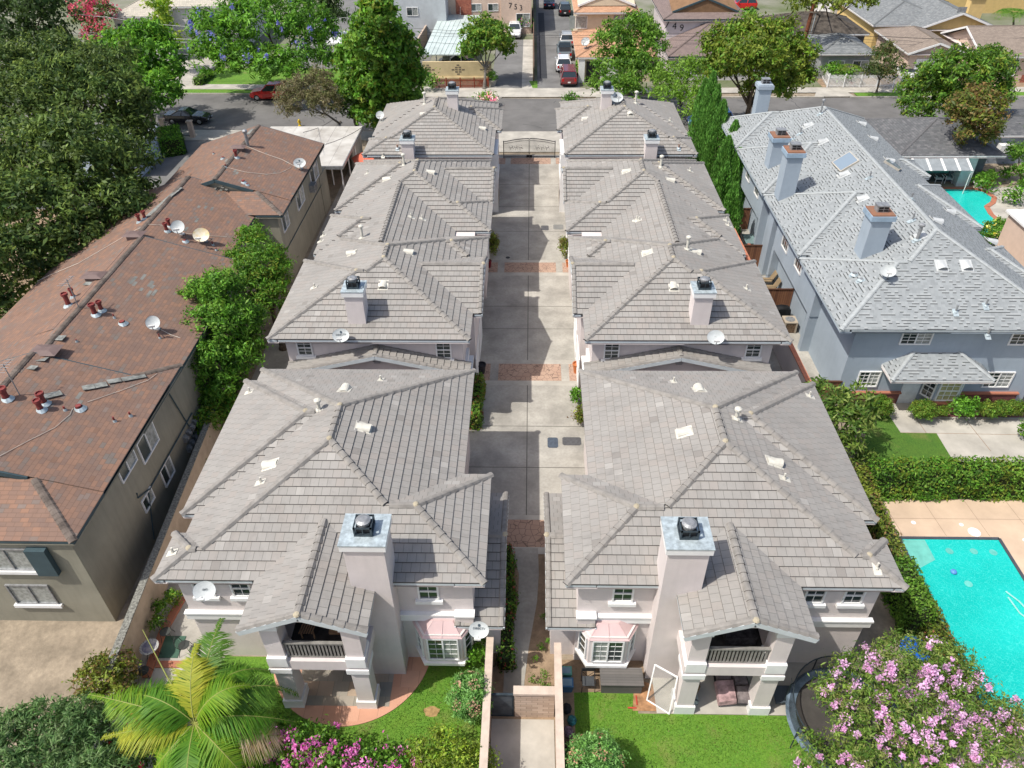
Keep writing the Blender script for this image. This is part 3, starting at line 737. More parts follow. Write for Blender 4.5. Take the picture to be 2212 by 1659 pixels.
kerbline('kerb', [(-120, 76.4), (-46, 76.3)]); kerbline('kerb', [(14, 76), (120, 76)]); kerbline('kerb', [(-20, 76.4), (-4, 76.1)])
sw = MB(); sw.poly([(-130, 91.6), (-35, 90.1), (-2, 88.3), (-2, 90.2), (-35, 92.0), (-130, 93.5)], .10); struct('pavement', sw, conc2)
sw = MB(); sw.poly([(-12, 86.9), (9, 86.8), (9, 90.0), (-12, 90.2)], .104); struct('pavement', sw, conc2)
sw = MB(); sw.poly([(8.9, 88.1), (130, 87.9), (130, 89.5), (8.9, 90.0)], .10); struct('pavement', sw, conc2)
sw = MB(); sw.poly([(32, 86.6), (36.5, 86.6), (36, 89), (33, 89)], .108); struct('pavement', sw, conc2)
sheet('verge_grass', [(-120, 89.8), (-36, 88.7), (-12, 87.2), (-12, 88.75), (-36, 90.0), (-120, 91.4)], .12, lawnm, False, 'stuff', 'strip of grass between far kerb and pavement on the left', 'grass')
sheet('verge_grass', [(36.8, 86.7), (110, 86.6), (110, 87.85), (36.8, 87.9)], .12, lawnm, False, 'stuff', 'strip of dry grass between far kerb and pavement on the right', 'grass')
sw = MB(); sw.poly([(-46, 73.6), (-18, 74.0), (-3.6, 70.5), (3.6, 70.5), (14, 73), (70, 73), (70, 76), (3.8, 76.05), (-3.8, 76.05), (-46, 77.0)], .06); struct('pavement', sw, conc2)
# driveway
dr = MB(); dr.poly([(-3.6, 24.2), (3.6, 24.2), (3.6, 69.9), (-3.6, 69.9)], .02)
ys = (27.6, 30.8, 40.3, 43.0, 54.0, 58.5, 63)
for y in ys: dr.poly([(-3.5, y-.02), (3.5, y-.02), (3.5, y+.02), (-3.5, y+.02)], .0242, 1)
dr.poly([(-.022, 24.3), (.022, 24.3), (.022, 69.8), (-.022, 69.8)], .0244, 1)
joint_m = mat('joint_dark', (.12, .115, .10), .95)
struct('driveway', dr, [conc, joint_m])
bd = MB()
for y0, y1 in ((22.4, 24.05), (34.85, 36.5), (47.55, 49.0), (67.6, 69.1)):
    for x0, x1 in ((-1.75, 2.02), (-3.6, -2.25), (2.5, 3.6)): bd.poly([(x0, y0), (x1, y0), (x1, y1), (x0, y1)], .028, 0)
struct('paving_band', bd, stamp)
rim = MB()
for y0, y1 in ((34.4, 34.85), (36.5, 36.9), (47.1, 47.55), (49, 49.35)): rim.poly([(-3.6, y0), (3.6, y0), (3.6, y1), (-3.6, y1)], .025)
rim.poly([(-3.2, 22.0), (3.2, 22.0), (3.2, 22.4), (-3.2, 22.4)], .025); rim.poly([(-3.2, 24.05), (3.2, 24.05), (3.2, 24.35), (-3.2, 24.35)], .025)
struct('driveway_border', rim, conc2)
sheet('garden_soil', [(-1.9, 14.2), (1.3, 14.2), (1.3, 22.2), (-1.9, 22.2)], .015, soil, False)
sheet('path', [(1104, 1184), (1162, 1184), (1164, 1240), (1160, 1300), (1142, 1400), (1133, 1470), (1130, 1510), (1086, 1510), (1090, 1440), (1103, 1380), (1119, 1300), (1121, 1240)], .03, conc)
pj = MB()
for v in (1225, 1300, 1375, 1440): 
    a, b = P(1100, v, 0), P(1160, v, 0); pj.poly([(a.x+.3, a.y-.015), (b.x, b.y-.015), (b.x, b.y+.015), (a.x+.3, a.y+.015)], .034)
sheet('path', [(-1.25, 8), (1.1, 8), (1.1, 14.2), (-1.25, 14.2)], .03, conc2, False)
sheet('side_yard', [(-16.4, 17), (-12.9, 17), (-12.9, 70), (-16.8, 70)], .012, conc, False)
sheet('side_yard', [(-16.2, 10.5), (-12.2, 10.5), (-12.2, 17), (-16.4, 17)], .016, conc2, False)
sheet('side_yard', [(12.9, 31), (15.3, 31), (15.3, 75), (12.9, 75)], .012, conc, False)
sheet('side_yard', [(15.5, 32), (17.5, 32), (17.5, 64), (15, 64)], .014, conc, False)
bb_ = MB(); _e = [P(u, v, 0) for u, v in ((396, 1292), (353, 1367), (317, 1465))]; [bb_.beam((a_.x, a_.y, .06), (c_.x, c_.y, .06), .32, .12) for a_, c_ in zip(_e, _e[1:])]; _e = [P(338, 1436, 0), P(394, 1436, 0)]; bb_.beam((_e[0].x, _e[0].y, .03), (_e[1].x, _e[1].y, .03), .3, .05); tag(bb_.build('brick_edging', brickcap), 'orange brick edging along the side yard planting bed', 'edging')
sheet('asphalt_drive', [(-46, 58), (-29, 58), (-27, 62), (-21, 66), (-21, 74), (-46, 74)], .03, asphalt2, False)
sheet('garden_bed', [(-45, 25), (-29.2, 25), (-29.2, 60), (-45, 60)], .02, soil, False)
# left lawn and patio
lawnp = [(-13.0, 9.0), (-1.45, 9.0), (-1.45, 16.65), (-12.2, 16.65)]
sheet('lawn', lawnp, .02, lawnm, False, 'stuff', 'green lawn with a round pink patio of the near left yard', 'lawn')
sheet('lawn', [(1.35, 7.5), (15.3, 7.5), (15.3, 14.5), (4.3, 14.5), (4.3, 15.35), (1.9, 15.35), (1.35, 15.35)], .02, lawnm, False, 'stuff', 'bright green lawn of the near right yard', 'lawn')
pc = MB(); pc.poly([(-7+3.2*math.cos(t), 17+3.2*math.sin(t)) for t in [math.pi+math.pi*i/40 for i in range(41)]], .06); pc.hexa([(-7+3.2*math.cos(t), 17+3.2*math.sin(t), 0) for t in [math.pi+math.pi*i/40 for i in range(41)]], [(-7+3.2*math.cos(t), 17+3.2*math.sin(t), .056) for t in [math.pi+math.pi*i/40 for i in range(41)]])
struct('round_patio', pc, peach)
sheet('slate_floor', [(-8.9, 14.6), (-5.2, 14.6), (-5.2, 16.68), (-8.9, 16.68)], .066, slate, False)
sheet('patio', [(5.0, 14.5), (12.5, 14.5), (12.5, 16.7), (5.0, 16.7)], .05, conc2, False)
sheet('soil_bed', [(1.35, 9.5), (1.85, 9.5), (1.9, 15.3), (4.3, 15.4), (5.0, 16.7), (1.35, 16.7)], .024, soil, False)
sheet('flagstone', [(4.1, 14.6), (5.3, 14.6), (5.3, 15.6), (4.3, 15.9)], .03, mat('orange_flagstone', (.40, .22, .11), .9, var=.3, scale=3), False)
# grass tufts so that the near lawns are not flat
def tufts(name, rect, n, label, avoid=None, cols=((.065, .18, .015), (.15, .33, .03)), h=.06):
    x = rng.uniform(rect[0], rect[1], n); y = rng.uniform(rect[2], rect[3], n)
    if avoid: k = ~avoid(x, y); x, y = x[k], y[k]
    n = len(x); a = rng.uniform(0, 2*math.pi, n); hh = rng.uniform(.4, 1.2, n)*h*.8; wd = .02
    dx, dy = np.cos(a)*wd, np.sin(a)*wd; lx, ly = rng.normal(0, .02, n), rng.normal(0, .02, n)
    z0 = np.full(n, .018)
    V = np.stack([np.stack([x-dx, y-dy, z0], 1), np.stack([x+dx, y+dy, z0], 1), np.stack([x+lx, y+ly, z0+hh], 1)], 1)
    c = np.array(cols[0])+(np.array(cols[1])-cols[0])*rng.random((n, 1))
    st_ = rng.random(n) < .14; c[st_] = np.array((.24, .22, .07)); c *= (.75+.35*np.sin(x*1.3+np.cos(y*1.1)*2)*np.cos(y*1.7))[:, None].clip(.6, 1.2)
    o = leafmesh(name, V, c, leafmat); tag(o, label, 'grass', kind='stuff')
# pools, hedged side, blue house front
sheet('pool_deck', [(15.9, 9), (40, 9), (40, 25.6), (15.9, 25.6)], .02, deckc, False)
def water_mat(name, a, c):
    m, n, b = base(name, .06, 0, .6)
    f = n.ramp(n.noise(.35), .3, .7); o = n.mix(f, a, c)
    caustics = n.n('TexVoronoi', feature='DISTANCE_TO_EDGE', iVector=n.n('VectorMath', 'ADD', i0=n.pos(), i1=n.n('VectorMath', 'SCALE', i0=n.n('TexNoise', iVector=n.pos(), iScale=2.5).outputs[1], iScale=.7).outputs[0]).outputs[0], iScale=6.5)
    o = n.mix(n.math('MULTIPLY', n.ramp(caustics.outputs[0], .06, .0), .3), o, (.16, .85, .78)); link(m, o, b.inputs[0])  # bright caustic lines painted into the water colour
    bp = n.n('Bump', iStrength=.35, iDistance=.05, iHeight=n.noise(5, detail=3)); link(m, bp.outputs[0], b.inputs['Normal'])
    return m
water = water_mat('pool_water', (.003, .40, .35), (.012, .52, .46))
def pool(label, rect, rimm, rw=.22, steps=None, poly=None):
    x0, x1, y0, y1 = rect; t = thing('swimming_pool', label, 'pool', ((x0+x1)/2, (y0+y1)/2, 0))
    pts = poly or [(x0, y0), (x1, y0), (x1, y1), (x0, y1)]
    wmb = MB(); wmb.poly(pts, .035); wmb.build('water', water, t)
    c = MB(); n = len(pts); cx = sum(p[0] for p in pts)/n; cy = sum(p[1] for p in pts)/n
    for i in range(n):
        a, b = pts[i], pts[(i+1) % n]; c.beam((a[0], a[1], .05), (b[0], b[1], .05), rw, .05)
    c.build('coping', rimm, t); return t
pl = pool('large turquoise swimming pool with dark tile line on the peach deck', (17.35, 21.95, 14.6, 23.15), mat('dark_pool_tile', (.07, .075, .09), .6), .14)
s = MB(); s.poly([(17.4, 21.3), (18.5, 21.9), (18.5, 23.05), (17.4, 23.05)], .04); s.build('step', mat('pool_step', (.16, .50, .43), .3), pl)
for x, y in ((19.35, 22.4), (20.45, 22.4), (21.3, 22.35), (19.4, 20.6)):
    s = MB(); s.lathe((x, y, .04), [(.17, 0), (.17, .012), (.10, .013), (0, .014)], 14)
    s.build('fitting', mat('fitting_white', (.14, .52, .46), .3), pl)
s = MB(); s.path([(20.8, 20.2, .08), (21.1, 19.7, .09), (21.35, 18.9, .09), (21.2, 18.6, .08), (20.85, 19.1, .08), (20.75, 19.9, .08)], .035, 6)
s.path([(21.25, 18.7, .09), (21.6, 18.2, .09), (22.1, 17.2, .09)], .035, 6, 1); s.ellip((21.2, 18.1, .1), (.16, .12, .06), m=1)
tag(s.build('cleaner_hose', [mat('hose_white', (.30, .62, .58), .4), mat('hose_dark', (.04, .12, .14), .5)]), 'white and dark cleaner hose floating on the large pool', 'hose')
s = MB(); s.ellip((19.0, 21.2, .1), (.14, .14, .09), 12, 6); tag(s.build('float', mat('float_blue', (.10, .25, .60), .4)), 'round blue chlorine float on the large pool', 'float')
for x, y, r in ((18.4, 24.1, .11), (20.6, 24.0, .10), (21.0, 23.55, .28), (23.1, 23.1, .1)):
    s = MB(); s.lathe((x, y, .022), [(r, 0), (r, .012), (0, .014)], 14); tag(s.build('skimmer_lid', white), f'round white lid in the pool deck {"large and near the pool edge" if r > .2 else "small, north-west" if x < 19 else "small, behind the big one" if x < 21 else "small, at the right frame edge"}', 'lid', 'skimmer lids in the pool deck')
dj = MB()
for y in (24.35,): dj.poly([(16, y), (30, y), (30, y+.02), (16, y+.02)], .026)
for x in (17.6, 19.6, 21.6, 23.6): dj.poly([(x, 23.3), (x+.02, 23.3), (x-.18, 25.6), (x-.2, 25.6)], .026)
struct('deck_joints', dj, mat('deck_joint', (.30, .22, .16), .9))
sheet('walkway', [(1880, 880), (1930, 868), (2215, 895), (2300, 1015), (1880, 1015)], .02, conc2)
sheet('lawn', [(1870, 899), (1922, 899), (1946, 935), (2023, 936), (2062, 1000), (1868, 1004)], .03, lawnd, True, 'stuff', 'small green lawn before the blue house beside the concrete walk', 'lawn')
sheet('planting_bed', [(1880, 884), (1924, 886), (1922, 899), (1870, 899)], .03, mat('red_mulch', (.22, .10, .09), .95, bump=.5, bscale=20))
sheet('planting_bed', [(1972, 880), (2230, 866), (2230, 902), (1982, 900)], .03, MATS['red_mulch'])
dj = MB(); 
for (a, b) in (((1976, 900), (2017, 960)), ((2080, 900), (2140, 975)), ((1980, 904), (2212, 908)), ((1945, 935), (2212, 940))):
    p, q = P(*a), P(*b); dj.beam((p.x, p.y, .024), (q.x, q.y, .024), .03, .006)
struct('walk_joints', dj, MATS['deck_joint'])
sheet('pool_terrace', [(31, 50), (60, 50), (60, 62.4), (31, 62.4)], .02, conc2, False)
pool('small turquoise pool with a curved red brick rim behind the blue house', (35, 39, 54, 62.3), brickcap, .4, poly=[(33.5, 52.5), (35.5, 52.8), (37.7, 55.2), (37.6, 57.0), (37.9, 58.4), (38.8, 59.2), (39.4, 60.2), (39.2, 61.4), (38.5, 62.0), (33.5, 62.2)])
sheet('asphalt_drive', [(.9, 90.1), (5.9, 90.1), (5.9, 150), (.9, 150)], .03, asphalt2, False)
sheet('asphalt_drive', [(-4.6, 90.4), (-.95, 90.4), (-.95, 112), (-4.6, 112)], .03, asphalt2, False)
sheet('asphalt_drive', [(-32, 96), (-13, 94), (-13, 150), (-32, 150)], .028, asphalt2, False)
sheet('path', [(-.95, 90.2), (.35, 90.2), (.35, 112), (-.95, 112)], .04, conc2, False)
sheet('path', [(-46, 91), (-40.5, 91), (-40.5, 110), (-46, 110)], .04, conc2, False)
sheet('grass_patch', [(.35, 90.2), (.9, 90.2), (.9, 93), (-.1, 93)], .05, lawnm, False, 'stuff', 'tiny square of grass beside the parking drive', 'grass')
sheet('lawn', [(-40, 91.9), (-15, 90.9), (-15, 98), (-40, 99)], .045, lawnm, False, 'stuff', 'lawn under the blue flowering tree across the street', 'lawn')
sheet('garden_bed', [(34, 90), (60, 90), (60, 95), (34, 95)], .04, soil, False)
sheet('asphalt_patch', [(1.2, 94), (2.1, 94), (2.1, 128), (1.2, 128)], .036, patch_m, False)
# ------------------------------------------------------------------ the neighbours
brown_sh = tilemat('brown_asphalt_shingle', [(.215, .135, .10), (.185, .122, .097), (.265, .15, .10), (.16, .15, .135)], .19, .33, joint=.02, jcol=.6, stain=.35, half=False, gaps=.14, hue=.45)
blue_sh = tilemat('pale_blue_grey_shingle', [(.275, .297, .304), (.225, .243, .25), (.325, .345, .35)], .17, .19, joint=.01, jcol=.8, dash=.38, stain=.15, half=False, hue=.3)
dk_sh = tilemat('charcoal_shingle', [(.12, .125, .13), (.09, .092, .098), (.16, .16, .165)], .2, .3, joint=.01, stain=.25, half=False, gaps=.12)
gy_sh = tilemat('grey_shingle', [(.20, .215, .22), (.15, .16, .165), (.24, .25, .25)], .22, .3, joint=.01, stain=.25, half=False, gaps=.1)
or_sh = tilemat('orange_brown_shingle', [(.46, .26, .16), (.40, .22, .13), (.50, .30, .19)], .2, .3, joint=.01, stain=.12, half=False, gaps=.08)
mb_sh = tilemat('mauve_brown_shingle', [(.21, .16, .145), (.17, .13, .12)], .2, .3, joint=.01, stain=.12, half=False, gaps=.08)
tn_sh = tilemat('tan_shingle', [(.27, .22, .18), (.21, .17, .14)], .2, .3, joint=.01, stain=.2, half=False, gaps=.1)
olive = mat('olive_grey_stucco', (.30, .285, .225), .92, var=.1, scale=.5, bump=.3, bscale=20, streak=.3)
bluew = mat('blue_grey_stucco', (.34, .40, .46), .9, var=.07, scale=.5, bump=.25, bscale=20, streak=.10)
dktrim = mat('dark_teal_trim', (.05, .085, .10), .6)
cream = mat('cream_stucco', (.62, .52, .38), .9, var=.05); yellow = mat('yellow_stucco', (.66, .47, .20), .9, var=.06)
beige = mat('beige_stucco', (.60, .46, .37), .9, var=.05); offw = mat('offwhite_stucco', (.66, .64, .62), .9, var=.05)
brown_capm = mat('brown_ridge', (.16, .13, .11), .9, var=.3, scale=2); blue_capm = mat('blue_ridge', (.36, .385, .39), .9, var=.1, scale=4)
pvc = mat('red_oxide_pipe', (.25, .055, .05), .6, var=.2, scale=8)
# brown roofed apartment house
BR = [RP(-28.9, -17.1, 18.05, 29.2, 5.4, .31), RP(-28.9, -17.1, 20.6, 27.6, 5.43, .31, 'sn'), RP(-28.6, -17.12, 24.5, 39.6, 5.27, .31, 'sn'), RP(-28.4, -18.35, 30, 48.6, 5.26, .33, 'sn'),
      RP(-26.3, -16.45, 45.75, 58.6, 5.4, .31, 'n'), RP(-26.3, -16.45, 48.0, 58.5, 5.43, .31, 'sn')]
b = thing('apartment_house', 'long olive-grey apartment house under a weathered brown shingle roof', 'apartment house', (-22, 38, 0))
make_roof(b, BR, style='flat', mats=[brown_sh], capm=brown_capm, gut=dktrim, capw=.16, soff=olive, blobs=False)
w = MB(); w.box(-28.7, -17.4, 18.2, 39.3, 0, 5.2); w.box(-28.2, -18.7, 39.3, 46, 0, 5.2); w.box(-26.1, -16.9, 46.0, 58.3, 0, 5.25); w.box(-17.4, -16.85, 57, 59.2, 0, 3.2)
w.face([(-27, 20.75, 5.5), (-19, 20.75, 5.5), (-23, 20.75, 7.1)]); w.face([(-25.5, 48.15, 5.5), (-17.3, 48.15, 5.5), (-21.4, 48.15, 6.85)])
w.build('wall', olive, b)
for (x, y, z, r, n, wd, h) in ((-17.4, 24.8, 3.62, (0, 1, 0), (1, 0, 0), 1.7, 1.25), (-17.4, 22.9, 4.25, (0, 1, 0), (1, 0, 0), 1.5, .95), (-17.4, 25.3, 1.3, (0, 1, 0), (1, 0, 0), 1.15, 1.1), (-17.4, 23.2, 1.75, (0, 1, 0), (1, 0, 0), 1.0, .75),
      (-16.9, 47.3, 3.65, (0, 1, 0), (1, 0, 0), 1.5, 1.3), (-16.9, 51.4, 3.45, (0, 1, 0), (1, 0, 0), 2.0, 1.4), (-16.9, 55.9, 3.4, (0, 1, 0), (1, 0, 0), 2.4, 1.4), (-18.7, 41.5, 3.6, (0, 1, 0), (1, 0, 0), 1.6, 1.2),
      (-20.2, 18.2, 1.28, (1, 0, 0), (0, -1, 0), 1.75, 1.25), (-20.2, 18.2, 3.5, (1, 0, 0), (0, -1, 0), 1.9, 1.3)):
    window(b, (x, y, z), r, n, wd, h, 2, 1, n[1] == -1, slider=True, gl=glassc if n[1] == -1 else glass, fw=.06, frame=grey_m if n[1] == -1 else None)
s = MB(); s.box(-19.2, -18.4, 17.95, 18.18, 3.4, 4.9); s.build('shutter', dktrim, b)
s = MB(); s.path([(-17.37, 22.7, 3.1), (-17.34, 22.6, 2.9), (-17.34, 23.6, 2.45), (-17.34, 29, 2.4)], .035); s.path([(-17.34, 23.4, 2.4), (-17.34, 22.4, .3)], .03); s.path([(-17.34, 27.6, 5.2), (-17.34, 28.8, 0)], .03)
s.build('conduit', dktrim, b); s = MB(); s.path([(-16.86, 46.5, 2.5), (-16.86, 57.5, 2.5)], .03); s.build('conduit', dktrim, b)
for y in np.arange(27.6, 29.4, .42):
    for zz in (1.2, 1.9): 
        m_ = MB(); m_.box(-17.4, -17.22, y-.13, y+.13, zz-.2, zz+.15); m_.lathe((-17.22, y, zz), [(.11, 0), (.11, .08), (0, .09)], 10, 0, (1, 0, 0)); m_.build('electric_meter', grey_m, b)
def rh(u, v): return hit(u, v, BR)
def ppipe(u, v, h, r, hat=True):
    p = rh(u, v); n, d = roofframe(BR, p, False); mb = MB(); r *= .85; h *= .8; mb.tube(p-Vector((0, 0, .1)), p+Vector((0, 0, h)), r, r, 10, 0)
    if hat: mb.lathe(p+Vector((0, 0, h)), [(r, -.1), (r*1.5, -.06), (r*1.5, .06), (r*1.2, .06), (r*1.1, -.05)], 10, 0)
    mb.lathe(p+n*.02, [(r*2.4, -.05), (r*1.3, .10)], 10, 1); mb.build('flue_pipe', [pvc, galv], b)
for q in ((302, 480, .6, .11), (313.6, 473, .6, .11), (361, 500, .65, .12), (367, 490, .6, .11), (149, 660, .85, .14), (159, 642, .6, .1), (206, 680, .75, .14), (220, 671, .65, .12), (15, 862, .7, .15), (96, 872, .7, .14), (89, 886, .65, .13), (511, 341, .65, .12)): ppipe(*q)
for q in ((247, 687, .3, .04), (265, 699, .2, .14), (345.6, 731, .35, .04), (166, 739, .2, .04), (400, 522, .15, .12), (460, 530, .35, .05), (467, 541, .2, .05), (141, 887, .3, .05), (172, 883, .25, .15), (282, 899, .3, .05), (248, 911, .35, .05), (526, 395, .25, .12), (534, 400, .15, .08), (462, 333, .2, .05), (482, 343, .2, .1), (488, 362, .3, .05)): ppipe(*q, False)
def vents_box(u, v, s=1.0):
    p = rh(u, v); mb = MB()
    mb.box(p.x-.35*s, p.x+.35*s, p.y-.35*s, p.y+.35*s, p.z-.3, p.z+.20); mb.hexa([(p.x-.6*s, p.y-.42*s, p.z+.20), (p.x+.6*s, p.y-.42*s, p.z+.20), (p.x+.6*s, p.y+.42*s, p.z+.20), (p.x-.6*s, p.y+.42*s, p.z+.20)],
        [(p.x-.25, p.y-.15, p.z+.30), (p.x+.25, p.y-.15, p.z+.30), (p.x+.25, p.y+.15, p.z+.30), (p.x-.25, p.y+.15, p.z+.30)]); mb.build('ridge_vent_box', mat('brown_sheet', (.17, .12, .11), .6), b)
for q in ((292, 512), (205, 601), (102, 764, 1.1), (516, 323, .9)): vents_box(*q)
mb = MB(); p = rh(536, 316); p.z = 7.3; mb.tube((p.x, p.y, 6.2), (p.x, p.y, 7.9), .12, .12, 10); mb.lathe((p.x, p.y, 7.9), [(.18, -.05), (.2, .1), (.1, .18), (0, .18)], 10); mb.build('flue_pipe', grey_m, b)
pt = MB()   # patches of newer shingle along the ridge
for (u0, v0, u1, v1, wd) in ((391, 407, 372, 422, .3), (372, 422, 318, 470, .28), (179, 841, 205, 836, .4), (206, 836, 232, 831, .4), (92, 860, 134, 850, .4), (233, 827, 262, 822, .35), (264, 822, 315, 813, .35), (187, 618, 194, 611, .4), (124, 737, 134, 727, .5), (86, 782, 104, 768, .5), (66, 800, 76, 792, .4), (548, 280, 535, 292, .3)):
    a, c = rh(u0, v0), rh(u1, v1); k = (c-a).cross(Vector((0, 0, 1))).normalized()*wd/2; a.z += .05; c.z += .05; pt = MB(); pt.hexa([a-k, c-k, c+k, a+k], [Vector(q)+Vector((0, 0, .02)) for q in (a-k, c-k, c+k, a+k)]); pt.build('patch', mat('grey_flashing', (.27, .28, .26), .8, var=.3, scale=4), b)

pt = MB(); random.seed(3)
for (u, v, n) in ((300, 600, 16), (320, 622, 10), (395, 500, 9), (430, 470, 8), (475, 415, 8), (180, 865, 6), (500, 360, 10), (445, 440, 8)):
    for i in range(n):
        p = rh(u+random.uniform(-16, 16), v+random.uniform(-14, 14)); nn, dd = roofframe(BR, p, False); aa = nn.cross(dd); L = random.uniform(.15, .3)
        q = [p+dd*i_*.08+aa*j_*L for i_, j_ in ((-1, -1), (1, -1), (1, 1), (-1, 1))]; q = [x+nn*(.008+.0003*i) for x in q]
        if (q[1]-q[0]).cross(q[2]-q[1]).z < 0: q.reverse()
        pt.face(q)
pt.build('shingle_patch', mat('grey_shingle_patch', (.22, .22, .20), .9, var=.2), b)
# cables lying on the brown roof
cb = mat('white_cable', (.62, .56, .48), .6)
def cable(label, pts, z=.05, hitf=rh, m=None, r=.014):
    pts3 = []
    for (u0, v0), (u1, v1) in zip(pts, pts[1:]):
        for t in np.linspace(0, 1, 6)[:-1]: pts3.append(hitf(u0+(u1-u0)*t, v0+(v1-v0)*t)+Vector((0, 0, z)))
    mb = MB(); mb.path(pts3, r, 4); tag(mb.build('roof_cable', m or cb), label, 'cable', 'cables lying on the brown roof')
cable('white cable sagging from the far flue to the dish at the far roof corner', [(535, 318), (572, 333), (610, 346), (640, 362), (655, 370)])
cable('white cable looping along the far section of the brown roof', [(490, 363), (530, 373), (576, 378), (605, 375), (634, 361)])
cable('white cable running down the left slope of the brown roof', [(320, 486), (290, 500), (230, 535), (170, 570), (110, 595), (75, 612)])
cable('white cable running right from the two middle dishes', [(320, 486), (350, 488), (400, 505), (450, 511), (500, 513)])
cable('thin cable crossing the near slope of the brown roof', [(0, 987), (60, 955), (120, 925), (152, 897), (160, 880)])
cable('cable from the single dish to the roof edge', [(345, 712), (370, 725), (395, 733)])
cable('pale cable crossing near slope to the patched hip', [(190, 870), (260, 846), (320, 823), (345, 805)])
def bdish(u, v, az, kind, label, s=1.0): 
    p = rh(u, v); dish(p, az, kind, label, GT, s)
# dishes and aerials of the brown roof
bdish(391, 509, .25, 'round', 'round white dish standing beside two red flues on the brown roof', 1.5)
bdish(441, 524, .1, 'rusty', 'white dish with rusty stain on tripod legs on the brown roof', 1.35)
bdish(338, 714, .3, 'round', 'white dish alone on the brown roof left of the tall shrubs', 1.3)
bdish(650, 366, .25, 'oval', 'white oval dish at the far right corner of the brown roof', 1.25)
for (u, v, lab) in ((171, 666, 'tall thin television aerial above the flues on the brown roof ridge'), (43, 854, 'small television aerial on a rusty mast near the left frame edge')):
    p = rh(u, v); t = thing('television_aerial', lab, 'aerial', p, 'television aerials'); mb = MB(); mb.tube(p-Vector((0, 0, .1)), p+Vector((0, 0, 1.7)), .025); mb.build('mast', grey_m, t)
    mb = MB(); mb.tube(p+Vector((-.05, -.5, 1.6)), p+Vector((.05, .5, 1.6)), .015)
    for i in range(6): mb.tube(p+Vector((-.3+.03*i, -.45+.18*i, 1.6)), p+Vector((.3-.03*i, -.45+.18*i, 1.6)), .01)
    mb.build('boom', grey_m, t)
# blue-grey apartment house on the right
BL = [RP(16.85, 28.3, 32.45, 64.2, 5.4, .5), RP(16.25, 22, 32.45, 40.0, 5.4, .5, 'e'), RP(16.25, 22.2, 40.35, 48.9, 5.4, .5, 'e'), RP(16.2, 22.2, 49.15, 57.3, 5.4, .5, 'e'), RP(16.1, 22, 57.6, 64.2, 5.4, .5, 'e'), RP(23, 28.9, 37.5, 41.5, 5.4, .45, 'w'), RP(23, 28.9, 44, 50.5, 5.4, .45, 'w'), RP(23, 28.9, 52, 55, 5.4, .45, 'w')]
b = thing('apartment_house', 'long blue-grey two-storey apartment house under pale shingles with four chimneys', 'apartment house', (22, 48, 0))
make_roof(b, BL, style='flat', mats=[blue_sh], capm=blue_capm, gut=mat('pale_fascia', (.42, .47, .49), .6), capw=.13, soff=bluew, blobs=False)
w = MB(); w.box(17.4, 27.9, 33.05, 63.7, 0, 5.3); w.box(16.85, 17.4, 37.9, 46.6, 2.6, 5.28); w.box(16.85, 17.4, 50.5, 57.2, 2.6, 5.28); w.box(16.85, 17.4, 58.6, 63.6, 2.6, 5.28); w.box(16.86, 17.4, 37.95, 38.4, 0, 2.6); w.box(16.86, 17.4, 46.3, 46.7, 0, 2.6); w.box(16.86, 17.4, 50.5, 50.9, 0, 2.6)
w.build('wall', bluew, b)
X1, N1 = (0, 1, 0), (-1, 0, 0)
for y, z, wd, h in ((35.9, 3.95, 1.2, 1.15), (41.4, 3.75, 1.3, 1.25), (44.4, 3.6, 1.3, 1.25), (52.4, 3.75, 1.2, 1.1), (55.2, 3.75, 1.2, 1.1), (61, 3.7, 1.2, 1.1)):
    window(b, (17.4 if y < 37 else 16.85, y, z), (0, -1, 0), N1, wd, h, 3, 2, False, rail=False)
window(b, (17.4, 39.2, 1.2), (0, -1, 0), N1, .6, .9, 1, 1, False, rail=False, frame=dktrim)
window(b, (20.65, 33.05, 4.05), (1, 0, 0), (0, -1, 0), 1.65, .95, 4, 4, False, slider=True)
window(b, (26.4, 33.05, 4.05), (1, 0, 0), (0, -1, 0), 1.7, .95, 4, 4, False, slider=True)
window(b, (18.9, 33.05, 1.15), (1, 0, 0), (0, -1, 0), 1.2, 1.1, 4, 4, False, slider=True)
window(b, (26.0, 33.05, 1.15), (1, 0, 0), (0, -1, 0), 1.5, 1.1, 4, 4, False, slider=True)
m_ = MB(); bay = [(22.0, 33.05), (22.45, 32.35), (23.75, 32.35), (24.2, 33.05)]; m_.hexa([(x, y, .65) for x, y in bay], [(x, y, 2.3) for x, y in bay]); bo = m_.build('bay_window', bluew, b)
window(bo, (23.1, 32.35, .75), (1, 0, 0), (0, -1, 0), 1.15, 1.4, 3, 2, False, gl=mat('yellow_curtain', (.45, .42, .22), .4, var=.2, scale=4), pw=.035)  # yellowish curtain colour on the middle bay pane
L_ = math.hypot(.45, .7); window(bo, (22.225, 32.7, .75), (.45/L_, -.7/L_, 0), (-.7/L_, -.45/L_, 0), .7, 1.4, 2, 2, False)
window(bo, (23.975, 32.7, .75), (.45/L_, .7/L_, 0), (.7/L_, -.45/L_, 0), .7, 1.4, 2, 2, False)
m_ = MB()
def bw_(x0, x1, y0, y1, h): 
    m_.face([(x0, y0, 0), (x1, y0, 0), (x1, y0, h), (x0, y0, h)], 0, [(x0, 0), (x1, 0), (x1, h), (x0, h)]); m_.face([(x0, y1, 0), (x0, y0, 0), (x0, y0, h), (x0, y1, h)], 0, [(0, 0), (y1-y0, 0), (y1-y0, h), (0, h)])
    m_.face([(x1, y0, 0), (x1, y1, 0), (x1, y1, h), (x1, y0, h)], 0, [(0, 0), (y1-y0, 0), (y1-y0, h), (0, h)]); m_.box(x0-.05, x1+.05, y0-.06, y1, h, h+.09, 1)
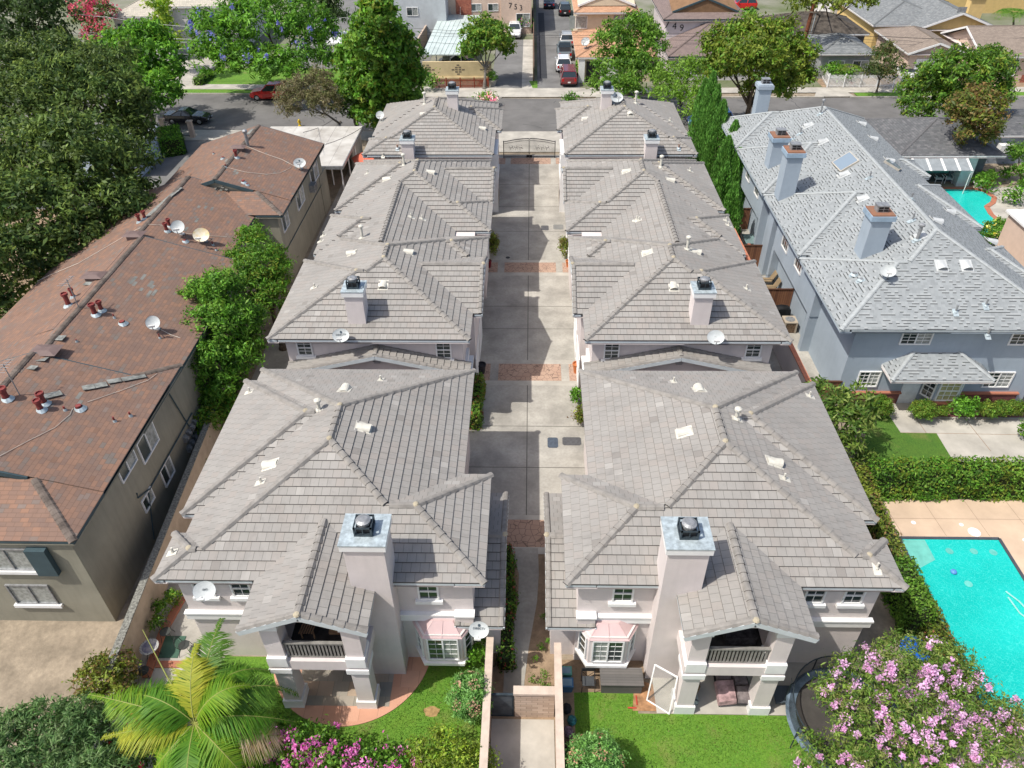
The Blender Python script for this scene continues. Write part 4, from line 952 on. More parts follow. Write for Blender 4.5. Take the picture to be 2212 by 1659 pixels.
_bm = [tilemat('dark_red_brick', [(.13, .05, .05), (.19, .07, .06)], .09, .22, joint=.015, gaps=.12), brickcap]
for q_ in ((18.0, 20.9, 32.93, 33.05, .75), (22.3, 24.0, 32.22, 32.35, .62), (24.2, 27.4, 32.93, 33.05, .75)): m_ = MB(); bw_(*q_); m_.build('brick_base', _bm, b)
m_ = MB(); m_.box(20.95, 21.9, 33.0, 33.1, 0, 2.1); m_.box(21.05, 21.8, 32.98, 33.0, 1.2, 1.9); m_.build('door', mat('door_pale', (.78, .82, .84), .5), b)
PR = [RP(19.35, 24.75, 31.6, 33.06, 2.75, .55, 'n')]; pr = make_roof(b, PR, style='flat', mats=[blue_sh], capm=blue_capm, gut=white, capw=.12, blobs=False); pr.name = 'porch_roof'
rustcap = mat('rusty_chimney_top', (.30, .13, .075), .7, var=.3, scale=3, col2=(.20, .12, .08))
for (x0, x1, y0, y1, z0, z1, br) in ((18.85, 19.95, 38.0, 39.1, 5.4, 9.1, 1), (16.75, 17.75, 47.3, 48.4, 5.4, 9.0, 1), (17.2, 18.25, 52.1, 53.2, 5.2, 8.2, 1), (18.5, 19.5, 62.2, 63.2, 5.4, 8.7, 0)):
    chimney(b, x0, x1, y0, y1, 0 if x0 < 18 else z0, z1, False, bluew, bluew if not br else mat('blue_trim', (.30, .40, .50), .7), 'square', .12, rustcap if br else bluew, .6)
whv = mat('white_vent', (.50, .52, .52), .5, var=.1)
for u, v in ((1745, 272), (1777, 307), (1822, 378), (1862, 430), (1896, 458), (1895+90, 512), (2033, 575), (2087, 575)):
    p = hit(u, v, BL); n, d = roofframe(BL, p, False); hood(b, p, n, d, 1.1, whv)
for u, v in ((1860, 268), (1885, 300), (1920, 348), (2022, 478), (2050, 458), (2140, 522)):
    p = hit(u, v, BL); n, d = roofframe(BL, p, False); hood(b, p, n, d, 1.1, whv)
for u, v, h, r in ((1772, 247, 1.0, .07), (1728, 290, .5, .07), (1712, 302, .4, .04), (1685, 290, .4, .04), (1980, 520, .9, .09), (1845, 595, .2, .12), (1860, 607, .15, .1), (1970, 478, .5, .05), (2063, 675, .45, .05), (2128, 662, .45, .05), (2132, 725, .45, .06), (1878, 385, .4, .05), (1968, 430, .4, .05)):
    p = hit(u, v, BL); n, d = roofframe(BL, p, False); pipe(b, p, n, d, h, r, grey_m, h > .8)
def skylight(pts, lab):
    q = [hit(u, v, BL) for u, v in pts]; n = (q[1]-q[0]).cross(q[2]-q[1]).normalized()
    if n.z < 0: n = -n; q.reverse()
    m_ = MB(); m_.hexa([p-n*.05 for p in q], [p+n*.14 for p in q]); o = m_.build('skylight', mat('skylight_frame', (.45, .42, .36), .6), b)
    c = sum(q, Vector())/4; g_ = MB(); g_.face([c+(p-c)*.9+n*.145 for p in q]); g_.build('pane', mat('sky_pane', (.22, .28, .34), .12, var=0, spec=.8), o)
skylight([(1797, 354), (1837, 330), (1857, 350), (1816, 374)], '')
skylight([(1908, 350), (1922, 345), (1945, 367), (1940, 370)], '')
p = hit(1912, 602, BL); dish(p+Vector((0, 0, .05)), -.3, 'plain', 'white dish at the foot of the nearest blue chimney', GT, 1.1)
# charcoal roofed pool house
GH = [RP(31.3, 40.3, 62.2, 71.3, 2.9, .36)]
b = thing('pool_house', 'low dark grey bungalow under a charcoal hip roof with a striped awning', 'bungalow', (36, 66, 0))
make_roof(b, GH, style='flat', mats=[dk_sh], capm=mat('charcoal_ridge', (.13, .13, .135), .9), gut=white, capw=.12, blobs=False)
w = MB(); w.box(32, 39.6, 63.6, 70.6, 0, 2.8); w.box(37.2, 38.3, 62.6, 63.6, 0, 2.8, 1); w.build('wall', [mat('slate_paint', (.14, .17, .19), .8), mat('pale_aqua_wall', (.58, .64, .64), .8)], b)
m_ = MB(); m_.box(33.5, 36.8, 63.5, 63.59, .1, 2.2); m_.build('door', glass, b)
aw = thing('awning', 'grey awning with white stripes over the bungalow patio', 'awning', (34.8, 61.6, 2.5))
am = MB(); 
for i in range(24): 
    x0 = 32.4+i*.2; k = 1 if i % 6 == 0 or i == 23 else 0
    am.hexa([(x0, 60.9, 2.1), (x0+.2, 60.9, 2.1), (x0+.2, 62.5, 2.72), (x0, 62.5, 2.72)], [(x0, 60.9, 2.13), (x0+.2, 60.9, 2.13), (x0+.2, 62.5, 2.75), (x0, 62.5, 2.75)], k)
am.build('canopy', [mat('awning_grey', (.27, .30, .32), .8), white], aw)
am = MB(); am.tube((32.5, 61, 2.1), (32.5, 61, 0), .03); am.tube((37.1, 61, 2.1), (37.1, 61, 0), .03); am.build('post', white, aw)
def simple_house(name, label, cat, rs, wallm, roofm, wh, inset=.4, gut=white, roots=None, capm=None, gtri=None):
    x0 = min(r['x0'] for r in rs); x1 = max(r['x1'] for r in rs); y0 = min(r['y0'] for r in rs)
    b = thing(name, label, cat, ((x0+x1)/2, y0+2, 0)); make_roof(b, rs, style='flat', mats=[roofm], capm=capm or roofm, gut=gut, capw=.12, blobs=False)
    w = MB()
    for i, r in enumerate(rs):
        e = i*.013; X0, X1, Y0, Y1 = r['x0']+inset+e, r['x1']-inset-e, r['y0']+inset+e, r['y1']-inset-e; w.box(X0, X1, Y0, Y1, 0, r['z']-.1-e)
        if 's' in r['g']: 
            m_ = (r['x0']+r['x1'])/2; zr = r['z']+r['p']*(r['x1']-r['x0'])/2; w.face([(X0, Y0+.02, r['z']-.12), (X1, Y0+.02, r['z']-.12), (m_, Y0+.02, zr-.15)])
        if 'w' in r['g']:
            m_ = (r['y0']+r['y1'])/2; zr = r['z']+r['p']*(r['y1']-r['y0'])/2; w.face([(X0+.02, Y1, r['z']-.12), (X0+.02, Y0, r['z']-.12), (X0+.02, m_, zr-.15)])
    w.build('wall', wallm, b); return b
# across the street, from left to right (positions put down from the photograph)
def gx(u, v, z=0): p = P(u, v, z); return p.x, p.y
ew = lambda a, y: (a, y)
b = simple_house('house', 'white two-storey house with cream tile hip roof at the top left', 'house', [RP(gx(233, 36, 5.6)[0], gx(330, 36, 5.6)[0]+1, gx(280, 36, 5.6)[1], gx(280, 36, 5.6)[1]+14, 5.6, .42), RP(gx(330, 36, 5.6)[0]-2, gx(330, 36, 5.6)[0]+9, gx(280, 36, 5.6)[1]+4, gx(280, 36, 5.6)[1]+18, 5.9, .42)],
    offw, tilemat('cream_roof_tile', [(.50, .46, .38), (.42, .39, .33)], .36, .3, joint=.02, half=False, gaps=.12), 5.6)
yy = gx(280, 36, 5.6)[1]+.4; xx = gx(305, 50, 4)[0]
window(b, (xx, yy, 3.3), (1, 0, 0), (0, -1, 0), 1.5, 1.4, 2, 1, slider=True)
for k in (-1, 1): m_ = MB(); m_.box(xx+k*1.15-.3, xx+k*1.15+.3, yy-.05, yy, 3.3, 4.7); m_.build('shutter', dktrim, b)
m_ = MB(); m_.lathe((gx(262, 60, 3.6)[0], yy, 3.6), [(.5, 0), (.5, .06), (.36, .07), (0, .07)], 16, 0, (0, -1, 0)); m_.build('round_window', offw, b)
x = gx(330, 36, 5.6)[0]+4
for k, z in ((0, 4.0), (4, 3.8)): window(b, (x+k, yy+4.1, z), (1, 0, 0), (0, -1, 0), 1.0, 1.4, 1, 2)
m_ = MB(); m_.hexa([(x-1, yy+2.6, 2.8), (x+4, yy+2.6, 2.8), (x+4, yy+4.2, 2.8), (x-1, yy+4.2, 2.8)], [(x-.2, yy+3.4, 3.6), (x+3.2, yy+3.4, 3.6), (x+3.2, yy+4.2, 3.6), (x-.2, yy+4.2, 3.6)]); m_.build('porch_roof', gy_sh, b)
p = P(885, 92, 0); b = thing('apartment_house', 'pale grey apartment house with an outside staircase left of the leaning wall', 'apartment house', p)
w = MB(); w.box(p.x-4, p.x+5.2, p.y+1, p.y+16, 0, 6.3); w.build('wall', mat('pale_grey_wall', (.50, .53, .55), .9, var=.06), b)
window(b, (p.x+.6, p.y+1, 3.2), (1, 0, 0), (0, -1, 0), 1.6, 1.1, 2, 1, slider=True)
s = MB(); sx = p.x+6.2
for i in range(16): s.box(sx-.65, sx+.65, p.y+1+i*.3, p.y+1.26+i*.3, .2+i*.19, .27+i*.19)
s.beam((sx-.7, p.y+1, .2), (sx-.7, p.y+6, 3.3), .08, .25); s.beam((sx+.7, p.y+1, .2), (sx+.7, p.y+6, 3.3), .08, .25)
for k in (-.7, .7): s.beam((sx+k, p.y+1, 1.1), (sx+k, p.y+6, 4.2), .05, .05)
s.build('staircase', mat('pale_steps', (.52, .50, .46), .8), b)
b = thing('carport', 'low white flat-roofed carport half hidden behind the conical tree', 'carport', P(740, 110, 0)); p = P(705, 95, 2.6); m_ = MB(); m_.box(p.x, p.x+9, p.y, p.y+6, 2.5, 2.68); m_.build('roof', white, b)
m_ = MB(); 
for k in (.3, 4.5, 8.7): m_.box(p.x+k, p.x+k+.12, p.y+.1, p.y+.22, 0, 2.5)
m_.box(p.x, p.x+9, p.y+5.8, p.y+6, 0, 2.48); m_.build('post', grey_m, b)
b = thing('carport', 'pale blue-grey sheet roof carport behind the yellowish block wall', 'carport', P(960, 150, 0))
q = [P(u, v, 2.5) for u, v in ((912, 118), (997, 118), (1040, 33), (950, 33))]; m_ = MB(); m_.hexa([(v.x, v.y, 2.4) for v in q], [(v.x, v.y, 2.52) for v in q])
for i in range(1, 9): 
    a, c = q[0].lerp(q[1], i/9), q[3].lerp(q[2], i/9); m_.beam((a.x, a.y, 2.54), (c.x, c.y, 2.54), .06, .05)
m_.build('roof', mat('pale_sheet', (.52, .60, .58), .5, var=.12, scale=.5), b)
m_ = MB()
for k in (.02, .35, .7, .98): v = q[0].lerp(q[1], k); m_.box(v.x-.06, v.x+.06, v.y+.1, v.y+.22, 0, 2.4)
m_.build('post', grey_m, b)
m_ = MB(); p = P(915, 170, 0); p2 = P(1062, 170, 0); m_.box(p.x, p2.x, p.y, p.y+.25, 0, 1.95); m_.box(p.x-.3, p2.x+.3, p.y-.15, p.y, 0, .2)
wl = tag(m_.build('block_wall', mat('pale_yellow_wall', (.62, .50, .30), .9, var=.1, scale=.8)), 'pale yellow block wall with diamonds of dark openings behind the red picket fence', 'wall')
m_ = MB()
for cx in (P(925, 150, 1).x, P(990, 150, 1).x, P(1051, 150, 1).x):
    for r, row in enumerate((1, 2, 4, 2, 1)):
        for i in range(row): x = cx+(i-(row-1)/2)*.42; m_.box(x-.16, x+.16, p.y-.02, p.y+.001, .45+r*.26, .60+r*.26)
m_.build('opening', mat('wall_opening', (.20, .16, .12), .9), wl)
def picket(label, p, q, h, m, n, wd=.09, gap=None, posts=5):
    t = thing('picket_fence', label, 'fence', (Vector(p)+Vector(q))/2); m_ = MB(); p, q = Vector(p), Vector(q); d = (q-p).normalized()
    for i in range(n):
        c = p.lerp(q, (i+.5)/n); m_.beam(c+Vector((0, 0, .08)), c+Vector((0, 0, h)), wd, .025, 0, up=d.cross(Vector((0, 0, 1))))
    m_.build('pickets', m, t); tag(t.children[-1], kind='stuff'); m_ = MB()
    for z in (.3, h-.25): m_.beam(p+Vector((0, .03, z)), q+Vector((0, .03, z)), .04, .08)
    m_.build('rail', m, t)
    for i in range(posts):
        c = p.lerp(q, i/(posts-1)); m_ = MB(); m_.box(c.x-.06, c.x+.06, c.y-.06, c.y+.06, 0, h+.12); m_.build('post', m, t)
    return t
redf = mat('red_fence_paint', (.26, .045, .02), .7, var=.25, scale=4)
picket('red wooden picket fence before the pale yellow wall', P(935, 192, 0), P(1055, 191, 0), 1.15, redf, 60, .075)
picket('white picket fence before the grey cottage across the street', P(1786, 190, 0), P(1962, 190, 0), 1.45, white, 66, .075, posts=6)
picket('short white picket fence returning towards the cottage', P(1786, 189.5, 0), P(1771, 164, 0), 1.45, white, 14, .1, posts=2)
p = P(1000, 72, 0); b = thing('apartment_house', 'beige two-storey building with brick panel and house number 753', 'apartment house', p); x0, x1 = P(953, 72, 0).x, P(1163, 72, 0).x-1
w = MB(); w.box(x0, x1, p.y, p.y+14, 0, 6.0); w.box(x1-4.3, x1, p.y-.4, p.y, 0, 5.9); w.build('wall', beige, b)
w = MB(); xb = onY(985, 20, p.y).x; w.face([(xb, p.y-.08, 0), (xb+2.2, p.y-.08, 0), (xb+2.2, p.y-.08, 6), (xb, p.y-.08, 6)], 0, [(0, 0), (2.2, 0), (2.2, 6), (0, 6)]); w.build('brick_panel', brickred, b)
c = onY(1114, 15, p.y-.42); numm = mat('number_black', (.03, .03, .03), .6, var=0)
for i, ch in enumerate('753'): text_mesh(ch, 1.0, numm, 'house_number', b, frame_m((c.x-.75+i*.75, p.y-.42, c.z+.15-.15*i), (1, 0, 0), (0, 0, 1), (0, -1, 0)))
for u in (1152-10-25, 1163-25-8): pass
for u, v in ((1142-0, 27),): pass
for u in (1147-12-105, 1175-12-105-4): c = onY(u+115-10, 31, p.y)
for xk in (5.2, 7.6): window(b, (x0+xk, p.y, 2.9), (1, 0, 0), (0, -1, 0), 1.5, 1.0, 2, 1, slider=True)
window(b, (x1-1.2, p.y-.4, .9), (1, 0, 0), (0, -1, 0), 2.0, 1.8, 2, 1, slider=True)
# orange roofed house
e = P(1240, 27, 5.6); e2 = P(1382, 25, 5.6)
OR = [RP(e.x, e2.x, e.y, e.y+13, 5.6, .33), RP(e.x+2.2, e2.x-1.8, e.y+1.6, e.y+12, 6.05, .33, 's')]
b = simple_house('house', 'two-storey house with orange-brown roofs and grey shutters beside the parking drive', 'house', OR[:1], cream, or_sh, 5.6, .6)
m_ = MB(); cx = (e.x+e2.x)/2; a0, a1, a2 = (cx-3.6, e.y+1.2, 6.1), (cx+3.6, e.y+1.2, 6.1), (cx, e.y+1.2, 7.4)
m_.beam(a0, a2, .15, .22); m_.beam(a2, a1, .15, .22); m_.hexa([Vector(a0), Vector(a1), (cx+3.6, e.y+6, 7.2), (cx-3.6, e.y+6, 7.2)], [(cx-.05, e.y+1.25, 7.4), (cx+.05, e.y+1.25, 7.4), (cx+.05, e.y+6, 7.6), (cx-.05, e.y+6, 7.6)], 1); m_.build('gable', [white, cream], b)
for k in (-3.1, 2.8):
    window(b, (cx+k, e.y+.6, 3.6), (1, 0, 0), (0, -1, 0), 1.5 if k < 0 else 2.2, 1.5, 1, 1, rail=False, gl=glassc)
    m_ = MB(); 
    for s_ in ((-1,) if k < 0 else (-1, 1)): hw = .75 if k < 0 else 1.1; m_.box(cx+k+s_*(hw+.4)-.35, cx+k+s_*(hw+.4)+.35, e.y+.52, e.y+.6, 3.6, 5.1)
    m_.build('shutter', mat('grey_shutter', (.28, .32, .31), .7), b)
e = P(1244, 124, 2.9); 
LO = [RP(e.x, e.x+9.5, e.y, e.y+12, 2.9, .33)]
b2 = simple_house('house_wing', 'single-storey orange-roofed wing with a barred door before the shuttered house', 'house', LO, cream, or_sh, 2.9, .5)
m_ = MB(); m_.box(e.x+1.3, e.x+2.9, e.y+.42, e.y+.5, 0, 2.3); m_.build('door', black, b2); m_ = MB(); m_.box(e.x+3.0, e.x+5, e.y+.3, e.y+.49, 0, 2.75); m_.box(e.x+.4, e.x+1.1, e.y+.1, e.y+.49, 0, 2.7); m_.build('door_surround', white, b2)
p = hit(1265, 105, LO); dish(p, -.4, 'round', 'pale dish on the orange roof beside the parked cars', GT, 1.9)
# brown roofed 749
e = P(1433, 42, 5.6); e2 = P(1620, 40, 5.6)
b = simple_house('house', 'large house with mauve-brown roofs and house number 749', 'house', [RP(e.x, e2.x, e.y, e.y+12, 5.6, .35)], mat('lilac_white_wall', (.60, .56, .57), .9, var=.05), mb_sh, 5.6, .5, gut=dktrim)
c = onY(1457, 56, e.y+.5); 
for i, ch in enumerate('749'): text_mesh(ch, 1.1, numm, 'house_number', b, frame_m((c.x-.9+i*.9, e.y+.47, c.z+.15-.2*i), (1, 0, 0), (0, 0, 1), (0, -1, 0)))
m_ = MB(); cx = (e.x+e2.x)/2; m_.beam((cx-4, e.y+1.3, 6.1), (cx, e.y+1.3, 7.6), .15, .2); m_.beam((cx, e.y+1.3, 7.6), (cx+4, e.y+1.3, 6.1), .15, .2); m_.hexa([(cx-4, e.y+1.35, 6.0), (cx+4, e.y+1.35, 6.0), (cx+4, e.y+6, 7.1), (cx-4, e.y+6, 7.1)], [(cx-.05, e.y+1.35, 7.5), (cx+.05, e.y+1.35, 7.5), (cx+.05, e.y+6, 7.7), (cx-.05, e.y+6, 7.7)], 1); m_.build('gable', [dktrim, mat('gable_wood', (.22, .13, .07), .8)], b)
e = P(1443, 122, 2.9); b = simple_house('house_wing', 'low mauve-brown roofed wing with wide windows below number 749', 'house', [RP(e.x, e.x+13, e.y, e.y+11, 2.9, .42)], MATS['lilac_white_wall'], mb_sh, 2.9, .6, gut=dktrim)
window(b, (e.x+4.5, e.y+.6, .6), (1, 0, 0), (0, -1, 0), 3.0, 1.6, 4, 1, slider=True); window(b, (e.x+8, e.y+.6, .6), (1, 0, 0), (0, -1, 0), 3.0, 1.6, 4, 1, slider=True)
# grey cottage behind the white fence
e = P(1772, 116, 3.0); e2 = P(1897, 116, 3.0)
b = simple_house('cottage', 'grey cottage with a plain grey hip roof behind the white picket fence', 'cottage', [RP(e.x, e2.x, e.y, e.y+8, 3.0, .33)], mat('cottage_grey', (.30, .31, .31), .9), gy_sh, 3, .5)
for k in (.35, .78): window(b, (e.x+(e2.x-e.x)*k, e.y+.5, 1.0), (1, 0, 0), (0, -1, 0), 1.9, 1.1, 2, 1, slider=True)
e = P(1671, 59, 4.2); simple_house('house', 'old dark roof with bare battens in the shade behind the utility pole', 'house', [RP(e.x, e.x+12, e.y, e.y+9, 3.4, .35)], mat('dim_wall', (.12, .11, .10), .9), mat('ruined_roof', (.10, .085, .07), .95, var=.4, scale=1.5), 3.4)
# yellow house
e = P(1981, 61, 3.4); e2 = P(2160, 59, 3.4); pk = P(2080, 22, 5.6)
b = simple_house('house', 'yellow house with broad gable and white rake boards at the top right', 'house', [RP(e.x, e2.x, e.y, e.y+15, 3.3, .36, 's'), RP(e.x-4.6, e2.x-4, e.y+2.2, e.y+18, 3.28, .3)], yellow, gy_sh, 3.3, .6)
m_ = MB(); gxm = (e.x+e2.x)/2; m_.box(gxm-.6, gxm+.5, e.y+.56, e.y+.6, 4.9, 5.7); m_.build('gable_vent', grey_m, b)
window(b, (e.x-2.5, e.y+2.8, 1.2), (1, 0, 0), (0, -1, 0), 1.4, 1.4, 2, 1, slider=True)
m_ = MB(); c = P(2106, 28, 4.6); m_.box(c.x-.9, c.x+.9, c.y, c.y+1.2, 2.5, 6.3); m_.box(c.x-1.1, c.x+1.1, c.y-.2, c.y+1.4, 6.3, 6.5, 1); m_.box(c.x-.8, c.x+.8, c.y+.1, c.y+1.1, 6.5, 7, 1); m_.build('chimney', [yellow, white], b)
e = P(1962, 115, 3.1); e2 = P(2086, 113, 3.1)
b = simple_house('garage', 'beige garage with a grey roof and wide white door', 'garage', [RP(e.x, e2.x, e.y, e.y+11, 3.1, .34, 's')], beige, tn_sh, 3.1, .5)
m_ = MB(); m_.box(e.x+1.4, e2.x-1.5, e.y+.42, e.y+.5, .05, 2.35); m_.build('garage_door', white, b)
for k in (-.35, .35): m_ = MB(); m_.ellip(((e.x+e2.x)/2+k, e.y+.4, 3.6), (.12, .12, .12), 8, 4); m_.build('lamp', white, b)
e = P(2144, 122, 3.1); g0 = P(2042, 78, 3.4)
b = simple_house('house', 'beige house with a tan brown roof and red brick skirt at the right edge', 'house', [RP(g0.x+1, e.x+26, e.y, e.y+11, 3.1, .36, 'w')], beige, tn_sh, 3.1, .6)
m_ = MB(); X0, X1, Y0 = g0.x+1.6, e.x+25, e.y+.52; m_.face([(X0+5, Y0, 0), (X1, Y0, 0), (X1, Y0, .9), (X0+5, Y0, .9)], 0, [(0, 0), (30, 0), (30, .9), (0, .9)]); m_.build('brick_skirt', brickred, b)
c = onY(2182, 140, Y0); window(b, (c.x, Y0, .8), (1, 0, 0), (0, -1, 0), 1.8, 1.9, 3, 3, rail=False)
e = P(1870, 22, 3.4); simple_house('house', 'grey-roofed house behind the yellow one in the top right corner', 'house', [RP(e.x+12, e.x+42, e.y+13, e.y+24, 3.5, .3)], yellow, gy_sh, 3.4)
e = P(1800, 10, 3.4); simple_house('house', 'slate blue roofed house with white fascia at the top edge beside the wooden fence', 'house', [RP(e.x+1, e.x+13, e.y+4, e.y+15, 3.4, .3)], offw, gy_sh, 3.4)
# low house and wall at the right edge
e = P(2150, 310, 2.8); b = simple_house('shed', 'dark-roofed outbuilding at the right frame edge', 'outbuilding', [RP(e.x+.5, e.x+14, e.y+2, e.y+9, 2.8, .15)], mat('shed_wall', (.26, .29, .33), .9), dk_sh, 2.8, .4)
b = thing('garage', 'beige wall of a building at the right frame edge beside the small pool', 'building', (38.5, 45, 0)); m_ = MB(); m_.box(34.6, 45, 40, 50.5, 0, 3.3); m_.build('wall', beige, b); m_ = MB(); m_.box(34.4, 45.2, 39.8, 50.7, 3.3, 3.45); m_.build('roof', white, b)
# open car shed beside the brown house
b = thing('carport', 'flat white sheet carport between the brown house and the far left townhouse', 'carport', (-19.5, 65, 0)); m_ = MB()
m_.box(-24.2, -15.6, 59.8, 69.3, 2.85, 3.02)
for k in range(1, 7): m_.box(-24.2+k*1.23, -24.17+k*1.23, 59.85, 69.25, 3.02, 3.035)
m_.build('roof', mat('stained_white_sheet', (.62, .61, .58), .6, var=.0, scale=.5, col2=(.36, .34, .31)), b)
m_ = MB(); m_.box(-24.25, -15.55, 59.72, 59.8, 2.78, 3.06); m_.box(-15.6, -15.52, 59.8, 69.3, 2.78, 3.06); m_.build('fascia', grey_m, b)
for y in (60.1, 63, 66): 
    m_ = MB(); m_.tube((-15.8, y, 0), (-15.8, y, 2.85), .06); m_.build('post', white, b)
for y in (60.1, 63): m_ = MB(); m_.tube((-17.4, y, 0), (-17.4, y, 2.85), .06); m_.build('post', white, b)
m_ = MB(); m_.box(-16, -15.85, 65, 69.2, 0, 2.8); m_.box(-24, -16, 69.05, 69.2, 0, 2.8); m_.build('wall', conc, b)
# ------------------------------------------------------------------ plants
def make_leafmat():
    m = bpy.data.materials.new('leaf'); m.use_nodes = True; t = m.node_tree; b = t.nodes['Principled BSDF']
    a = t.nodes.new('ShaderNodeAttribute'); a.attribute_name = 'Col'
    t.links.new(a.outputs[0], b.inputs[0]); b.inputs['Roughness'].default_value = .55; b.inputs['Specular IOR Level'].default_value = .3
    tr = t.nodes.new('ShaderNodeBsdfTranslucent'); mx = t.nodes.new('ShaderNodeMixShader'); mx.inputs[0].default_value = .35
    hs = t.nodes.new('ShaderNodeHueSaturation'); hs.inputs['Value'].default_value = 1.6; hs.inputs['Hue'].default_value = .48; t.links.new(a.outputs[0], hs.inputs['Color']); t.links.new(hs.outputs[0], tr.inputs[0])
    t.links.new(b.outputs[0], mx.inputs[1]); t.links.new(tr.outputs[0], mx.inputs[2]); t.links.new(mx.outputs[0], t.nodes['Material Output'].inputs[0])
    return m
leafmat = make_leafmat(); bark = mat('bark', (.13, .10, .075), .95, var=.25, scale=6, bump=.6, bscale=25)
greybark = mat('grey_bark', (.20, .18, .155), .95, var=.25, scale=6, bump=.5, bscale=25)
def leafmesh(name, V, C, m, parent=None):
    V = np.asarray(V, 'f'); n, k = V.shape[:2]
    if parent is not None: V = V-np.array(rootloc(parent), 'f')
    me = bpy.data.meshes.new(name); me.vertices.add(n*k); me.vertices.foreach_set('co', V.reshape(-1))
    me.loops.add(n*k); me.loops.foreach_set('vertex_index', np.arange(n*k, dtype='i'))
    me.polygons.add(n); me.polygons.foreach_set('loop_start', np.arange(0, n*k, k, dtype='i'))
    try: me.polygons.foreach_set('loop_total', np.full(n, k, 'i'))
    except Exception: pass
    at = me.color_attributes.new('Col', 'FLOAT_COLOR', 'POINT')
    cc = np.ones((n, k, 4), 'f'); cc[:, :, :3] = np.asarray(C, 'f')[:, None, :]; at.data.foreach_set('color', cc.reshape(-1))
    me.materials.append(m); me.update(calc_edges=True)
    o = bpy.data.objects.new(name, me); COL.objects.link(o); o.parent = parent
    return o
LEAFGAIN = 1.45
DENSGAIN = 1.5
def unit(a): return a/np.maximum(np.linalg.norm(a, axis=-1, keepdims=True), 1e-6)
def leaves(c, nrm, L, W, jit=.7, flat=0):
    """rhombic leaves at c with normals near nrm"""
    n = len(c); N = unit(nrm+rng.normal(0, jit, (n, 3))); a = unit(np.cross(N, rng.normal(0, 1, (n, 3)))); b = np.cross(N, a)
    l = (L*np.clip(rng.lognormal(0, .35, n), .45, 2.0))[:, None]; w = (W*rng.uniform(.7, 1.3, n))[:, None]
    return np.stack([c-a*l*.5, c+b*w*.5-a*l*.05+N*w*.15, c+a*l*.5-N*l*.08, c-b*w*.5-a*l*.05+N*w*.15], 1)
def palette(cols, n, clump, ncl, spread=.25):
    cols = np.array(cols)*LEAFGAIN; base_ = rng.integers(0, len(cols), ncl); tone = rng.uniform(1-spread, 1+spread, ncl)
    mixr = rng.random(n) < .55
    idx = np.where(mixr, base_[clump], rng.integers(0, len(cols), n))
    return cols[idx]*tone[clump][:, None]*rng.uniform(.8, 1.2, (n, 1))
def crown(blobs, dens=1.0, leaf=(.22, .11), cols=((.05, .12, .02),), clump_r=.55, per=26, low=.35, name='crown', parent=None, gaps=.12, spread=.25, fill=.35, jit=.75):
    CV, CC = [], []; B = np.array(blobs, float)
    for bi, bl in enumerate(B):
        c, r = bl[:3], bl[3:6]; A = 4*math.pi*((r[0]*r[1])**1.6/3+(r[0]*r[2])**1.6/3+(r[1]*r[2])**1.6/3)**(1/1.6)
        ncl = max(6, int(A*dens*DENSGAIN/(clump_r**2)*.9)); d = unit(rng.normal(0, 1, (ncl, 3)))
        keep = (d[:, 2] > -low) | (rng.random(ncl) < .3); d = d[keep]; ncl = len(d)
        rad = rng.uniform(.78, 1.08, ncl)+.12*np.sin(d[:, 0]*5+bi)*np.cos(d[:, 1]*6+d[:, 2]*4)
        nin = int(ncl*fill); rad[:nin] *= rng.uniform(.35, .8, nin)
        p = c+d*r*rad[:, None]
        ok = np.ones(ncl, bool)
        for bj, q in enumerate(B):
            if bj != bi: ok &= (((p-q[:3])/q[3:6])**2).sum(1) > .55
        ok &= (rng.random(ncl) > gaps); p = p[ok]; d = d[ok]; ncl = len(p)
        if not ncl: continue
        k = rng.integers(int(per*.6), int(per*1.4)+1, ncl); cl = np.repeat(np.arange(ncl), k); n = len(cl)
        cr = clump_r*rng.uniform(.6, 1.25, ncl)
        off = rng.normal(0, 1, (n, 3))*.42*cr[cl][:, None]; off[:, 2] *= .75
        V = leaves(p[cl]+off, unit(d[cl]+np.array([0, 0, .6])+off/cr[cl][:, None]*.7), leaf[0], leaf[1], jit)
        CV.append(V); CC.append(palette(cols, n, cl, ncl, spread))
    return leafmesh(name, np.concatenate(CV), np.concatenate(CC), leafmat, parent)
def trunk(base_, blobs, r=.22, m=None, parent=None, hf=.45, lean=(0, 0), fork=None):
    mb = MB(); b = Vector((base_[0], base_[1], -.1)); B = [Vector(x[:3]) for x in blobs]; top = sum(B, Vector())/len(B)
    f = Vector((b.x+(top.x-b.x)*.5+lean[0], b.y+(top.y-b.y)*.5+lean[1], max(.6, top.z*hf)))
    mid = b.lerp(f, .5)+Vector((random.uniform(-.1, .1), random.uniform(-.1, .1), 0))
    mb.path([b, mid, f], r, 8, r1=r*.75); mb.ellip((b.x, b.y, .05), (r*1.6, r*1.6, .25), 8, 4)
    for q in (B[:9] if len(B) > 1 else [top+Vector((dx*blobs[0][3]*.6, dy*blobs[0][4]*.6, blobs[0][5]*.2)) for dx, dy in ((-.8, 0), (.8, .2), (.1, -.8), (0, .8), (0, 0))]):
        md = f.lerp(q, .5)+Vector((random.uniform(-.3, .3), random.uniform(-.3, .3), random.uniform(-.2, .1)))
        mb.path([f-Vector((0, 0, .15)), md, q], r*.5, 6, r1=r*.12)
        for _ in range(2): e = md.lerp(q, .5)+Vector((random.uniform(-1, 1), random.uniform(-1, 1), random.uniform(0, .8)))*(blobs[0][3]*.4); mb.path([md, (md+e)/2+Vector((0, 0, .1)), e], r*.22, 5, r1=r*.06)
    return mb.build('trunk', m or bark, parent)
